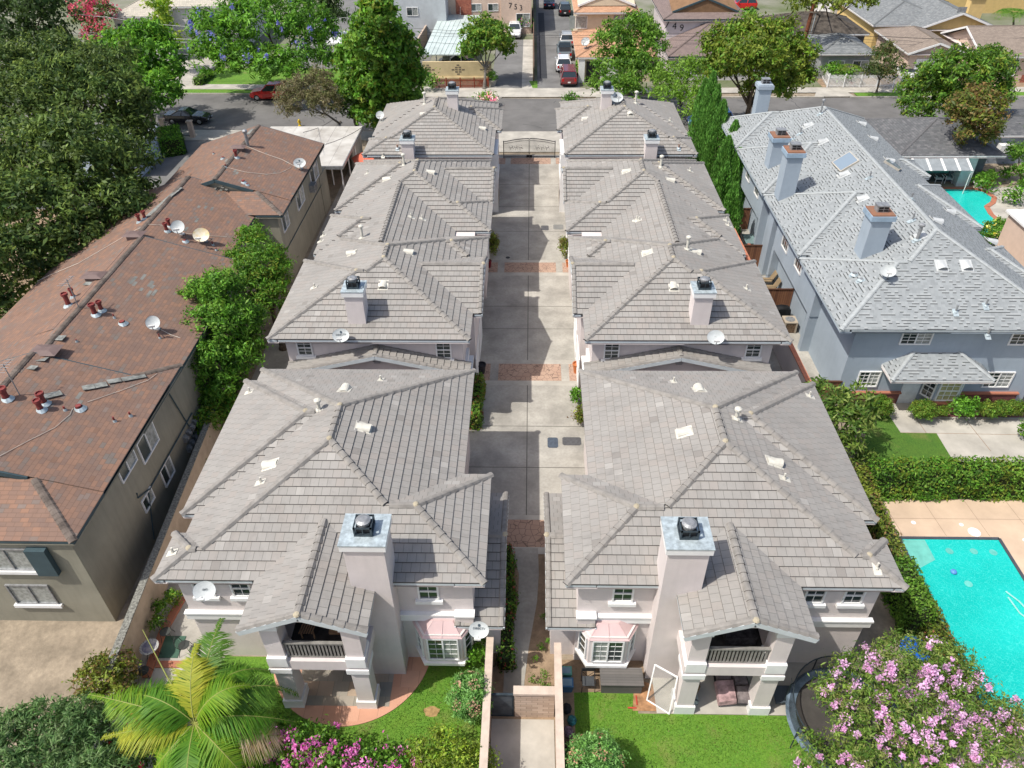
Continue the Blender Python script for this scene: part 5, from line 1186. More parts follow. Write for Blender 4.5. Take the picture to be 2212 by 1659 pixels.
def PB(u, v, z, ru, rv=None, k=1.0):
    """crown blob from its place in the photograph"""
    p = P(u, v, z); d = depth(p); rx = ru/FPX*d; rz = (rv or ru)/FPX*d
    return (p.x, p.y, p.z, rx*k, (rx+rz)/2*k, rz*k)
def tree(name, label, cat, base_, blobs, leaf=(.24, .12), cols=((.05, .12, .02),), dens=1.0, r=.22, tm=None, group=None, flowers=None, hf=.45, **kw):
    t = thing(name, label, cat, (base_[0], base_[1], 0), group)
    if r: trunk(base_, blobs, r, tm, t, hf)
    crown(blobs, dens, leaf, cols, parent=t, **kw)
    if flowers: flower(t, blobs, *flowers)
    return t
def flower(parent, blobs, n, cols, s=.09, cr=.22, per=26, name='flowers', up=True):
    B = np.array(blobs, float); w_ = (B[:, 3]*B[:, 5]); i = rng.choice(len(B), n, p=w_/w_.sum()); d = unit(rng.normal(0, 1, (n, 3))); d[:, 2] = np.abs(d[:, 2]); d[:, 1] = np.where(rng.random(n) < .7, -np.abs(d[:, 1]), d[:, 1])
    p = B[i, :3]+d*B[i, 3:6]*rng.uniform(.98, 1.14, (n, 1)); k = np.repeat(np.arange(n), per); sz = np.clip(rng.lognormal(-.05, .38, n), .35, 1.9)
    off = rng.normal(0, .5, (len(k), 3))*cr*sz[k][:, None]; off[:, 2] *= 1.4
    V = leaves(p[k]+off, off+.01, s, s*.85, .8); return leafmesh(name, V, palette(cols, len(k), k, n, .12), leafmat, parent)
BRT = ((.06, .165, .014), (.09, .22, .02), (.035, .10, .01), (.12, .27, .03)); MID = ((.06, .145, .015), (.09, .19, .02), (.04, .10, .012), (.12, .22, .03))
OLV = ((.085, .135, .03), (.06, .10, .022), (.12, .175, .04), (.035, .065, .015)); DRK = ((.025, .055, .012), (.04, .075, .018), (.02, .04, .01))
YEL = ((.17, .26, .02), (.12, .22, .02), (.22, .30, .035)); YGR = ((.13, .17, .02), (.10, .14, .02), (.16, .20, .03), (.07, .11, .015)); BUS = ((.15, .13, .075), (.12, .115, .05), (.09, .10, .035))
RST = ((.17, .11, .04), (.13, .10, .03), (.09, .10, .025), (.07, .10, .02))
# left side
tree('oak_tree', 'huge dark olive oak spreading over the left slope of the brown roof', 'tree', (-36, 50), [PB(230, 130, 9, 60, 40), PB(110, 130, 9, 80, 50), PB(20, 160, 8.5, 60, 60), PB(295, 290, 7, 36, 42), PB(310, 405, 6.0, 24, 18), PB(100, 590, 4.5, 60, 40), PB(-5, 640, 4.5, 45, 40), PB(60, 230, 9.5, 95, 75), PB(190, 195, 10, 110, 70), PB(265, 230, 8.5, 60, 55), PB(50, 340, 8.5, 100, 80), PB(170, 330, 9, 110, 80), PB(270, 350, 7, 60, 52), PB(20, 450, 7.5, 90, 80), PB(130, 440, 7, 90, 70), PB(240, 440, 6.5, 80, 55), PB(-20, 560, 6.5, 80, 70), PB(65, 540, 6, 75, 60), PB(170, 510, 5.6, 60, 45)],
     (.36, .15), OLV+DRK[:1], 1.15, .55, greybark, clump_r=.75, per=34, gaps=.04, spread=.35, fill=.3)
tree('street_tree', 'dark tree at the top left corner beyond the street', 'tree', gx(60, 160), [PB(30, 30, 8, 70, 55), PB(95, 20, 9, 55, 50), PB(20, 90, 6, 70, 45), PB(110, 70, 6, 45, 35)], (.5, .25), DRK, .7, .3, clump_r=1.0, per=26)
tree('street_tree', 'bright green leafy street tree left of the black parked car', 'tree', gx(330, 275), [PB(255, 110, 7, 55, 45), PB(315, 95, 8, 55, 45), PB(360, 135, 6.5, 40, 42), PB(270, 170, 5.5, 60, 45), PB(350, 190, 5, 38, 36), PB(318, 215, 4.2, 40, 24)], (.42, .22), BRT, .9, .22, clump_r=.7, per=24, gaps=.08)
tree('tree', 'narrow yellow-green tree before the white house', 'tree', gx(350, 110), [PB(345, 20, 8, 24, 28), PB(350, 65, 5, 26, 30), PB(372, 90, 4, 22, 16)], (.5, .25), YEL, .8, .2, clump_r=.8, per=20)
tree('flowering_tree', 'pink-red flowering tree beside the white house', 'tree', gx(205, 110), [PB(200, 30, 6, 45, 35), PB(215, 75, 4, 30, 22)], (.4, .2), OLV, .7, .15, clump_r=.8, per=18, flowers=(46, ((.38, .06, .09), (.45, .10, .12)), .3, .6, 18))
tree('flowering_tree', 'wide bright green tree with blue-violet flower clusters over the lawn', 'tree', gx(640, 165), [PB(470, 60, 7, 55, 45), PB(560, 35, 8.5, 75, 45), PB(650, 50, 8, 65, 50), PB(455, 115, 5, 45, 32), PB(520, 130, 4.5, 55, 32), PB(600, 135, 4.8, 65, 32), PB(680, 120, 5, 45, 40), PB(700, 70, 7, 30, 40), PB(500, 85, 6.3, 60, 40)],
     (.6, .17), BRT, .75, .3, clump_r=.95, per=30, gaps=.1, flowers=(40, ((.15, .15, .42), (.22, .21, .50)), .22, .26, 22))
tree('shrub_tree', 'grey-olive wispy tree leaning beside the white carport', 'tree', gx(735, 266), [PB(640, 205, 4.6, 42, 34), PB(680, 180, 5.4, 40, 34), PB(700, 215, 4.5, 35, 32), PB(620, 235, 3.6, 26, 20)], (.30, .09), BUS, 1.0, .12, greybark, clump_r=.55, per=26, gaps=.2)
tree('shrub_tree', 'low dark green tree at the foot of the conical tree', 'tree', gx(770, 270), [PB(745, 225, 3.5, 35, 28), PB(775, 235, 3, 28, 26)], (.28, .12), DRK+MID[:1], .9, .16, clump_r=.6, per=24)
tree('conical_tree', 'tall dense conical bright green tree beside the far left townhouse', 'tree', gx(815, 262), [PB(820, 25, 13, 38, 36), PB(815, 75, 10.5, 62, 46), PB(850, 110, 9, 55, 42), PB(775, 130, 7.5, 50, 42), PB(840, 160, 6.5, 72, 42), PB(885, 175, 6, 32, 36), PB(790, 195, 4.8, 58, 38), PB(855, 210, 4, 50, 25), PB(800, 240, 3, 40, 30)], (.42, .22), MID+BRT[:2]+YGR[:1], 1.0, .3, clump_r=.6, per=26, gaps=.05, fill=.3)
tree('street_tree', 'small round street tree before the yellow block wall', 'tree', gx(1046, 193), [PB(1030, 85, 5, 36, 28), PB(1070, 80, 5.4, 34, 28), PB(1050, 60, 6, 32, 24), PB(1090, 100, 4.2, 20, 18), PB(1020, 108, 4, 26, 16)], (.40, .20), MID+YGR[:1], .9, .2, greybark, clump_r=.6, per=24, gaps=.12)
tree('street_tree', 'broad green street tree right of the maroon minivan', 'tree', gx(1360, 205), [PB(1330, 80, 6.5, 45, 32), PB(1370, 60, 7.5, 45, 30), PB(1400, 95, 6, 40, 35), PB(1330, 130, 4.5, 48, 35), PB(1380, 150, 4, 50, 35), PB(1300, 175, 3, 28, 18), PB(1350, 190, 3, 40, 22)], (.40, .17), MID, .85, .25, greybark, clump_r=.7, per=24, gaps=.16)
tree('street_tree', 'low loose light green tree behind the far right townhouse', 'tree', gx(1470, 225), [PB(1440, 165, 4, 42, 28), PB(1490, 150, 4.8, 42, 28), PB(1450, 200, 3.2, 45, 24), PB(1500, 200, 3.2, 30, 24), PB(1490, 235, 2.5, 18, 22)], (.34, .14), ((.10, .20, .02), (.08, .16, .02), (.13, .23, .03)), .8, .2, greybark, clump_r=.65, per=24, gaps=.18)
tree('tree', 'small bright tree before the mauve-brown house', 'tree', gx(1540, 90), [PB(1525, 40, 5, 22, 20), PB(1575, 45, 5, 26, 16), PB(1610, 40, 5.4, 20, 14), PB(1535, 60, 4, 20, 14)], (.5, .25), BRT, .8, .18, clump_r=.8, per=20)
tree('street_tree', 'large yellow-green domed street tree with bare lower limbs', 'tree', gx(1606, 268), [PB(1560, 95, 8, 42, 38), PB(1620, 70, 9, 50, 32), PB(1680, 80, 8.5, 45, 34), PB(1720, 120, 7, 40, 34), PB(1560, 145, 6, 38, 24), PB(1640, 115, 8, 60, 30), PB(1730, 165, 5.2, 34, 24), PB(1690, 185, 4.8, 40, 24), PB(1620, 190, 4.2, 16, 14), PB(1600, 120, 7.6, 55, 35), PB(1660, 145, 6.6, 55, 30)], (.36, .17), YGR+YEL[1:2]+MID[:1], 1.0, .32, bark, clump_r=.6, per=26, gaps=.1, hf=.32)
tree('street_tree', 'thin dark-leaved street tree before the white picket fence', 'tree', gx(1893, 200), [PB(1905, 125, 3.8, 34, 22), PB(1930, 150, 3, 28, 18), PB(1890, 150, 3, 24, 16), PB(1915, 105, 4.5, 20, 14)], (.34, .14), ((.05, .08, .02), (.09, .09, .03), (.04, .07, .015)), .7, .11, clump_r=.6, per=20, gaps=.25)
tree('street_tree', 'large dark green tree overhanging the street on the right', 'tree', gx(2100, 285), [PB(2000, 185, 5, 52, 42), PB(2060, 150, 7, 60, 42), PB(2125, 160, 6.5, 58, 42), PB(2050, 225, 4, 60, 40), PB(1985, 225, 3.6, 38, 32), PB(2140, 140, 7, 44, 38), PB(2150, 200, 5, 36, 36)], (.34, .15), MID+DRK[1:2]+YGR[:1], 1.0, .35, clump_r=.65, per=28, gaps=.08)
tree('street_tree', 'rust-tinged bushy tree in front of the large dark tree on the right', 'tree', gx(2120, 320), [PB(2085, 240, 6.2, 42, 36), PB(2130, 250, 6.0, 38, 36), PB(2110, 285, 4.6, 44, 30), PB(2110, 212, 7, 36, 26)], (.30, .14), RST+YGR[:1], .95, .2, clump_r=.55, per=26, gaps=.1)
tree('tree', 'yellow-green tree hanging over the dark ruined roof at the top', 'tree', gx(1800, 60), [PB(1780, 5, 8, 35, 18), PB(1850, 0, 8, 40, 18), PB(1720, 0, 8, 30, 16)], (.55, .25), YGR, .7, .25, clump_r=.9, per=20)
tree('tree', 'dark cypress-like tree beside the staircase house at the top', 'tree', gx(720, 75), [PB(700, 10, 7, 30, 22), PB(720, 35, 5, 28, 20)], (.5, .22), DRK, .9, .25, clump_r=.9, per=22)
tree('tree', 'round-headed tree right of the low roof at the right edge', 'tree', gx(2205, 395), [PB(2200, 330, 2.6, 28, 22), PB(2212, 365, 1.8, 22, 14)], (.20, .10), MID+BRT[:1], .9, .12, clump_r=.4, per=24)
# screen of shrubs and trees between the brown roof and the left row
tree('evergreen_tree', 'broad leafy evergreen between the brown roof and the left townhouses, nearer one', 'tree', (-15.2, 30.5), [PB(440, 640, 5.6, 40, 40), PB(480, 620, 6.4, 45, 40), PB(460, 700, 5, 58, 50), PB(520, 690, 4.6, 50, 50), PB(420, 730, 4.6, 30, 40), PB(450, 775, 4, 48, 45), PB(520, 760, 3.5, 45, 45), PB(480, 820, 2.8, 48, 40), PB(440, 810, 3.2, 30, 25), PB(470, 870, 1.8, 40, 35)],
     (.22, .09), BRT+MID, 1.0, .22, clump_r=.38, per=26, gaps=.08, fill=.4)
tree('evergreen_tree', 'leafy evergreen against the brown apartment house, farther one', 'tree', (-15.4, 38), [PB(545, 510, 6, 28, 28), PB(560, 560, 5.3, 48, 42), PB(600, 590, 4.5, 30, 35), PB(535, 600, 4.6, 42, 42), PB(580, 640, 3.6, 42, 42), PB(610, 560, 4.5, 18, 26), PB(505, 560, 5.2, 20, 24)], (.20, .08), MID+BRT[:2]+YGR[:1], 1.0, .2, clump_r=.38, per=26, gaps=.08, fill=.4)
tree('climbing_shrub', 'lime green climbing shrub at the corner of the near left townhouse', 'shrub', (-15.0, 26.5), [PB(455, 905, 1.6, 35, 30), PB(500, 880, 1.6, 30, 28), PB(430, 935, 1, 16, 18)], (.16, .10), BRT+YGR, .9, 0, clump_r=.3, per=20)
for i, (u, v, r_) in enumerate(((434, 1000, 14), (395, 1085, 14), (350, 1310, 16), (372, 1290, 16), (340, 1345, 14))):
    tree('shrub', ('low shrub in the alley beside the electric meters', 'small shrub in the alley below the lower windows', 'sprawling shrub in the brick-edged side bed, nearest the patio', 'leafy shrub in the brick-edged side bed under the eave', 'bushy plant behind the bistro chair')[i], 'shrub', gx(u, v, .5), [PB(u, v, .6, r_, r_)], (.12, .07), MID+YGR[:1], 1.0, 0, clump_r=.22, per=20)
# cypresses of the right row
for i, (u, v, h, w_) in enumerate(((1512, 330, 8.4, 1.15), (1535, 365, 7.2, 1.15), (1562, 392, 6.4, 1.1), (1548, 425, 6.2, 1.1), (1574, 430, 5.4, 1.0), (1523, 345, 7.8, 1.0), (1545, 470, 5.6, 1.0), (1566, 500, 5.0, .95), (1500, 310, 7.2, 1.0))):
    x, y = gx(u, v+30); t = thing('cypress', ('tallest cypress at the back of the row by the far right townhouse', 'second cypress of the dense row', 'cypress leaning over the blue house wall', 'short cypress in front of the row', 'lowest cypress next to the broad-leaved shoot', 'cypress half hidden behind the second one', 'cypress near the brown fence, taller of the front two', 'cypress nearest the camera beside the brown fence', 'cypress closest to the street behind the tallest')[i], 'cypress', (x, y, 0), 'cypresses between the right row and the blue house')
    n = 5200; hh = rng.random(n)**.8; a = rng.uniform(0, 2*math.pi, n); rr = w_*np.clip((1.02-hh)*1.9, 0, 1)**.7*rng.uniform(.55, 1.05, n)*(.85+.2*np.sin(a*5+i))
    c = np.stack([x+np.cos(a)*rr, y+np.sin(a)*rr, hh*h], 1); up = np.stack([np.cos(a)*.25, np.sin(a)*.25, np.ones(n)], 1); up = unit(up+rng.normal(0, .18, (n, 3))); sd = unit(np.cross(up, rng.normal(0, 1, (n, 3)))); L = rng.uniform(.18, .42, n)[:, None]
    V = np.stack([c-up*L*.5, c+sd*.05, c+up*L*.5, c-sd*.05], 1); leafmesh('crown', V, palette(((.08, .20, .035), (.12, .27, .05), (.05, .13, .022)), n, rng.integers(0, 90, n), 90, .3), leafmat, t)
    m_ = MB(); m_.tube((x, y, 0), (x, y, h*.6), .12, .05); m_.build('trunk', bark, t)
# right side plants
tree('fruit_tree', 'broad-leaved fruit tree beside the lawn of the blue house', 'tree', (15.9, 29.2), [PB(1800, 870, 3.2, 40, 28), PB(1850, 860, 3.4, 36, 26), PB(1830, 910, 2.8, 50, 34), PB(1865, 900, 2.6, 28, 24), PB(1820, 955, 1.8, 40, 26), PB(1858, 985, 1.0, 26, 18), PB(1770, 835, 2.8, 22, 16)], (.34, .11), ((.06, .12, .02), (.11, .17, .03), (.045, .09, .015), (.16, .21, .05)), .8, .14, clump_r=.42, per=18, gaps=.1)
def hedge(label, a, c, wd, h, cols, leaf=(.16, .08), dens=95, name='hedge', cat='hedge', flow=None, lump=.12, base_z=0):
    a, c = Vector((*a, 0)), Vector((*c, 0)); d = (c-a); L = d.length; d /= L; s = Vector((-d.y, d.x, 0)); t = thing(name, label, cat, (a+c)/2)
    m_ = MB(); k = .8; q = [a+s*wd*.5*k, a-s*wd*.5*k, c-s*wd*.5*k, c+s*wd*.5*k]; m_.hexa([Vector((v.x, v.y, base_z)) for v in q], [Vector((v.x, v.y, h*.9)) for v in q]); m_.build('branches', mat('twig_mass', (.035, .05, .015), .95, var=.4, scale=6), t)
    A = L*wd+2*L*h+2*wd*h; n = int(A*dens); f = rng.random(n); P0 = np.zeros((n, 3)); N = np.zeros((n, 3)); u_ = rng.uniform(0, L, n); an, dn, sn = np.array(a), np.array(d), np.array(s)
    top = f < L*wd/A; sd = (~top) & (f < (L*wd+2*L*h)/A); en = ~top & ~sd; sg = np.where(rng.random(n) < .5, -1, 1); v_ = rng.uniform(-.5, .5, n)*wd; z = base_z+rng.random(n)*(h-base_z)
    ls = lump*(np.sin(u_*1.7)*np.cos(z*2.3+u_*.6)+rng.normal(0, .5, n))
    P0[:] = an+np.outer(u_, dn); P0[top] += np.outer(v_[top], sn); P0[top, 2] = h+ls[top]; N[top] = (0, 0, 1)
    P0[sd] += np.outer((sg*(wd/2)+ls*sg)[sd], sn); P0[sd, 2] = z[sd]; N[sd] = np.outer(sg[sd], sn)+np.array((0, 0, .5))
    P0[en] = an+np.outer(np.where(sg > 0, L, 0)[en]+ls[en]*sg[en], dn)+np.outer(v_[en], sn); P0[en, 2] = z[en]; N[en] = np.outer(sg[en], dn)
    V = leaves(P0, N, leaf[0], leaf[1], .6); cl = (u_*2).astype(int)*7+(z*2).astype(int); cl = cl % 211; leafmesh('foliage', V, palette(cols, n, cl, 211, .22), leafmat, t)
    if flow:
        n2 = flow[0]; i = rng.integers(0, n, n2); k = np.repeat(i, 14); leafmesh('flowers', leaves(P0[k]+rng.normal(0, .07, (len(k), 3)), N[k], .09, .08, .8), palette(flow[1], len(k), np.zeros(len(k), int), 1, .1), leafmat, t)
    return t
hedge('tall clipped green hedge between the blue house walk and the pool deck', (16.6, 25.95), (27, 26.1), .9, 2.05, MID+BRT[:1]+YGR[:1], (.17, .08), 210)
hedge('ivy-covered side wall running along the pool beside the near right townhouse', (16.2, 26.2), (15.95, 20.5), .5, 1.8, YGR+((.16, .10, .04),), (.13, .08), 230)
hedge('dense green shrub strip on the pool side wall near its middle', (15.95, 20.5), (15.85, 17.8), .8, 2.0, MID, (.12, .08), 260)
hedge('yellow and rust coloured hedge at the left edge of the large pool', (16.35, 20.9), (16.5, 15.2), .8, 1.2, YGR+((.20, .09, .04),), (.13, .08), 240)
hedge('bright green box hedge beside the far asphalt drive on the left', gx(378, 338), gx(372, 308), 2.0, 1.7, BRT, (.2, .1), 110)
hedge('clipped low hedge along the lawn across the street', (-39.8, 91.6), (-39.6, 95.5), 1.0, .8, MID, (.25, .12), 60)
hedge('green hedge between the parked vans and the orange-roofed wing', (6.5, 95), (6.5, 99), 1.2, 1.2, MID+BRT, (.3, .15), 60)
hedge('dark planted strip along the near left townhouse beside the path', (-.95, 22), (-.75, 16.2), .55, .7, DRK+MID+((.25, .06, .04),), (.12, .08), 260, cat='planting', name='flower_bed', lump=.14)
hedge('low mixed bushes along the driveway side of the middle left block', (-2.95, 30.5), (-2.95, 34.2), .7, 1.1, YGR[:2]+MID+((.22, .08, .04),), (.13, .08), 240)
sh = (('round clipped shrub left of the pale door', 1900, 877, 28, 22, .8), ('round clipped shrub right of the pale door', 1995, 884, 27, 20, .8), ('small bright plant between the two clipped shrubs and the bay', 2037, 888, 11, 10, .6), ('loose lime green bush below the bay window', 2085, 878, 30, 20, 1.0), ('clipped bush right of the lime green one', 2137, 884, 22, 16, .8), ('clipped bush second from the right by the brick skirt', 2165, 882, 18, 16, .8), ('clipped bush at the right end of the row under the brick skirt', 2193, 880, 20, 16, .8), ('shrub at the right frame edge beside the broad walk', 2225, 925, 18, 20, .8),
  ('oval rust-tinged bush beside the left driveway edge', 1066, 528, 11, 26, 1.0), ('oval rust-tinged bush in a bed at the right driveway edge', 1219, 530, 10, 24, 1.0), ('bright green bush at the right driveway edge', 1246, 853, 10, 22, .8), ('rusty bush below the bright one at the right driveway edge', 1253, 895, 10, 22, .8),
  ('bush with yellow flowers beside the small pool at the right edge', 2165, 500, 50, 26, 1.2), ('climbing bush at the wall end of the near left lawn', 1027, 1400, 26, 28, 1.0), ('round red-green shrub at the dirt lot corner', 232, 1465, 66, 56, 1.2), ('flowering bush at the street end of the driveway, left side', 1052, 215, 24, 13, .7), ('dry brown bush at the street end of the driveway, right side', 1235, 213, 20, 8, .5),
  ('shrubs beside the white picket fence at its left end', 1800, 150, 20, 16, 1.5), ('palm-like tuft before the grey cottage', 1835, 160, 12, 14, 1.4), ('dark bush behind the left end of the red picket fence', 925, 175, 20, 14, 1.2), ('white flowering bush beside the white parked car', 1128, 50, 18, 16, 1.2), ('green bush between the orange-roofed house and 749', 1385, 45, 26, 16, 2.5),
  ('potted green plant on the bungalow terrace', 2128, 395, 14, 10, .8), ('spiky plant in the corner of the bungalow terrace', 2190, 420, 20, 18, .8), ('bush at the far corner of the pool terrace', 2180, 372, 20, 10, .8), ('small dark tree beside the air conditioner window', 2200, 300, 14, 18, 2))
for lab, u, v, ru, rv, z in sh:
    rust = 'rust' in lab or 'red-green' in lab; p = P(u, v, z); big = depth(p) > 60
    cl_ = 'clipped' in lab
    tree('shrub', lab, 'shrub', (p.x, p.y), [PB(u, v, z, ru*.92, rv*.92)], (.34, .16) if big else (.08, .05) if cl_ else (.14, .075), (RST+YGR if rust else MID+YGR if 'clipped' in lab else BRT if 'bright' in lab or 'lime' in lab else MID+BRT), 1.8 if cl_ else 1.0, 0, clump_r=.8 if big else .17 if cl_ else .28, per=24, gaps=.02, low=.6, flowers=((30, ((.7, .6, .1), (.8, .75, .3)), .12, .12, 8) if 'yellow flowers' in lab else (26, ((.7, .65, .6), (.75, .3, .4)), .2, .2, 8) if 'flowering' in lab else None))
# clipped topiaries of the front yards
def topiary(label, u, v, z, ru, rv, pink):
    b_ = PB(u, v, z, ru, rv); t = tree('topiary', label, 'topiary', (b_[0], b_[1]), [b_], (.09, .05), ((.11, .24, .05), (.17, .32, .10), (.07, .17, .04)), 1.5, .09, clump_r=.2, per=34, gaps=0, low=1.1, fill=.2)
    n = 900; d = unit(rng.normal(0, 1, (n, 3))); d[:, 2] = np.abs(d[:, 2]); d = d[(np.sin(d[:, 0]*7)+np.cos(d[:, 1]*8)) > .2]; n = len(d); c = np.array(b_[:3])+d*np.array(b_[3:6])*1.05
    leafmesh('blossom', leaves(c, d, .07, .06, .5), palette(pink, n, np.zeros(n, int), 1, .1), leafmat, t)
topiary('egg-shaped clipped topiary with pink tips against the left yard wall', 1016, 1504, 1.3, 42, 52, ((.42, .22, .18), (.36, .26, .16)))
topiary('large round clipped topiary in the near right lawn', 1283, 1652, 1.3, 62, 60, ((.45, .22, .16), (.40, .25, .15)))
tree('oleander', 'wide dark green oleander mass in the bottom left corner', 'shrub', (-15.5, 10.5), [PB(60, 1600, 1.9, 95, 62), PB(160, 1590, 1.9, 80, 62), PB(0, 1640, 2, 70, 60), PB(230, 1640, 1.6, 70, 60), PB(110, 1560, 1.6, 70, 36)], (.22, .05), ((.07, .14, .04), (.10, .18, .06), (.045, .10, .03), (.13, .20, .08)), 1.2, 0, clump_r=.3, per=26, gaps=.02)
tree('rose_bush', 'tangled bush with a few crimson blooms under the palm', 'shrub', (-12.6, 11), [PB(300, 1620, 1.2, 60, 45), PB(330, 1560, 1.2, 50, 40), PB(390, 1640, 1, 55, 40), PB(400, 1490, .8, 30, 25)], (.13, .07), MID+DRK, 1.0, 0, clump_r=.3, per=22, flowers=(15, ((.55, .02, .07), (.65, .05, .12)), .09, .09, 26))
tree('bougainvillea', 'magenta-pink bougainvillea along the bottom edge below the round patio', 'shrub', (-6.8, 11.3), [PB(560, 1630, 1.3, 60, 46), PB(640, 1620, 1.5, 60, 48), PB(710, 1625, 1.4, 60, 42), PB(790, 1645, 1.2, 60, 36), PB(850, 1665, 1, 45, 30), PB(600, 1575, 1.0, 30, 26)], (.13, .08), MID+BRT[:2], 1.0, 0, clump_r=.3, per=22, flowers=(120, ((.50, .13, .36), (.58, .22, .44), (.42, .08, .28)), .09, .16, 26))
tree('shrub', 'feathery yellow-green shrub at the bottom beside the yard wall', 'shrub', (-2.6, 11.2), [PB(930, 1640, 1.1, 55, 45), PB(1000, 1640, 1.2, 48, 42), PB(960, 1605, 1.1, 45, 30), PB(1050, 1650, 1.2, 40, 26)], (.13, .06), YEL+YGR, .9, 0, clump_r=.28, per=22, gaps=.15)
tree('crape_myrtle', 'large pale pink crape myrtle filling the bottom right corner', 'tree', (15.2, 11.8), [PB(1850, 1470, 3.4, 62, 55), PB(1950, 1440, 3.8, 75, 62), PB(2040, 1440, 3.6, 65, 55), PB(1870, 1560, 3.2, 75, 60), PB(1980, 1550, 3.6, 85, 70), PB(2090, 1530, 3.2, 80, 60), PB(1900, 1640, 2.8, 85, 55), PB(2020, 1640, 3, 85, 55), PB(2140, 1620, 3, 80, 60), PB(2190, 1560, 3, 50, 50), PB(1775, 1640, 2.2, 60, 45), PB(1800, 1490, 2.8, 40, 45)],
     (.15, .05), ((.09, .17, .025), (.13, .20, .035), (.06, .12, .02), (.15, .18, .05)), 1.0, .16, greybark, clump_r=.30, per=20, gaps=.22, flowers=(150, ((.50, .31, .46), (.55, .38, .52), (.44, .24, .38)), .08, .14, 60))
# palms: curved ribs with many narrow leaflets
ribm = mat('frond_rib', (.28, .30, .08), .6, var=.1)
def frond(V, C, rib, p0, p1, p2, L=.55, n=46, droop=.35, cols=((.06, .14, .02), (.11, .20, .03)), twist=0):
    p0, p1, p2 = map(lambda q: np.array(q, float), (p0, p1, p2)); pts = []
    for i in range(n+1):
        t = i/n; pts.append((1-t)**2*p0+2*t*(1-t)*p1+t*t*p2)
    pts = np.array(pts); rib.path([Vector(p) for p in pts[::4]], .022, 5, 0, .008)
    for i in range(4, n):
        t = i/n; d = unit(pts[i+1]-pts[i-1]); s = unit(np.cross(d, (0, 0, 1))); l = L*(math.sin(min(1, t*1.15+.1)*math.pi)**.55*.9+.15)
        for k in (-1, 1):
            for rep in range(3):
                tip = pts[i]+s*k*l*rng.uniform(.8, 1.05)+d*l*rng.uniform(.35, .65)-np.array((0, 0, droop*l*rng.uniform(.5, 1.3)))+rng.normal(0, .02, 3); b = pts[i]+d*rng.uniform(-.03, .03); w = d*.017
                md = (b+tip)/2+np.array((0, 0, .10*l)); V.append([b-w, b+w, md+w*1.1, md-w*1.1]); V.append([md-w*1.1, md+w*1.1, tip+w*.1, tip-w*.1])
                c = np.array(cols[0])+(np.array(cols[1])-cols[0])*rng.random(); C += [c, c]
def palm(label, base_, top, fr, L=.55, r=.13, n=46, name='palm_tree', group=None):
    t = thing(name, label, 'palm', (base_[0], base_[1], 0), group); m_ = MB(); m_.path([(base_[0], base_[1], 0), ((base_[0]+top[0])/2, (base_[1]+top[1])/2+.1, top[2]*.5), tuple(top)], r, 10, r1=r*.8); m_.build('trunk', greybark, t)
    for p1, p2, cols, dr in fr:
        V, C = [], []; rb = MB(); frond(V, C, rb, top, p1, p2, L, n, dr, cols); f = leafmesh('frond', np.array(V), np.array(C), leafmat, t); o = rb.build('rib', ribm, None); o.parent = f; o.data.transform(Matrix.Translation(-rootloc(t)))
    return t
top = P(420, 1562, 3.2); G1 = ((.06, .19, .015), (.14, .29, .025)); G2 = ((.10, .25, .015), (.22, .34, .025)); G3 = ((.24, .31, .025), (.42, .42, .045)); G4 = ((.06, .16, .02), (.12, .24, .03)); G5 = ((.35, .25, .12), (.55, .46, .32))
def pp(u, v, z): return P(u, v, z)
FR = [(pp(395, 1440, 4.6), pp(505, 1385, 2.6), G4, .35), (pp(445, 1400, 4.8), pp(480, 1335, 4.2), G4, .3), (pp(400, 1470, 4.6), pp(425, 1390, 4.4), G3, .35),
      (pp(470, 1420, 4.9), pp(585, 1450, 3.0), G1, .5), (pp(520, 1440, 4.9), pp(645, 1500, 2.4), G4, .7), (pp(500, 1530, 4.6), pp(640, 1560, 2.2), G1, .6),
      (pp(310, 1440, 4.8), pp(225, 1560, 2.0), G1, .5), (pp(300, 1520, 4.4), pp(190, 1500, 3.6), G2, .3), (pp(320, 1570, 4.0), pp(220, 1592, 2.6), G3, .3),
      (pp(370, 1610, 3.8), pp(320, 1680, 2.4), G2, .4), (pp(400, 1640, 4.0), pp(400, 1740, 2.4), G1, .4), (pp(470, 1610, 4.2), pp(540, 1690, 2.2), G2, .5), (pp(500, 1590, 4.0), pp(640, 1625, 1.6), G2, .5),
      (pp(540, 1580, 4.0), pp(650, 1600, 1.6), G5, .5), (pp(350, 1500, 4.6), pp(290, 1500, 3.6), G1, .4), (pp(450, 1480, 5.0), pp(540, 1480, 4.0), G2, .4), (pp(440, 1600, 3.9), pp(460, 1700, 2.6), G2, .5)]
pt_ = palm('large palm with arching yellow-green fronds in the bottom left foreground', (top.x-.3, top.y-.1), top, FR, .85, .15, 56)
m_ = MB(); m_.path([top, pp(360, 1460, 4.3), pp(308, 1360, 5.4)], .035, 6, 0, .012); m_.build('spear_leaf', ribm, pt_)
def radial(u, v, z, n, l, base_uv, lab, L=.5, dr=.5, cols=G1, grp=None, nn=22, r=.14):
    t0 = P(u, v, z); fr = []
    for i in range(n):
        a = 2*math.pi*i/n+random.uniform(-.2, .2); fr.append((t0+Vector((math.cos(a)*l*.5, math.sin(a)*l*.5, l*.5)), t0+Vector((math.cos(a)*l, math.sin(a)*l, -.15*l)), cols, dr))
    palm(lab, gx(*base_uv), t0, fr, L, r, nn, group=grp)
radial(2190, 32, 4, 12, 2.6, (2190, 75), 'small fan of palm fronds in the top right corner', .9)
radial(597, 282, 2.6, 9, .9, (597, 290), 'tiny bright palm beside the white carport roof', .3, .4, BRT[:2], nn=14, r=.05)
radial(1835, 150, 1.6, 10, 1.8, (1835, 165), 'bushy lime green palm before the grey cottage', .7, .5, YEL[:2], nn=14, r=.2)
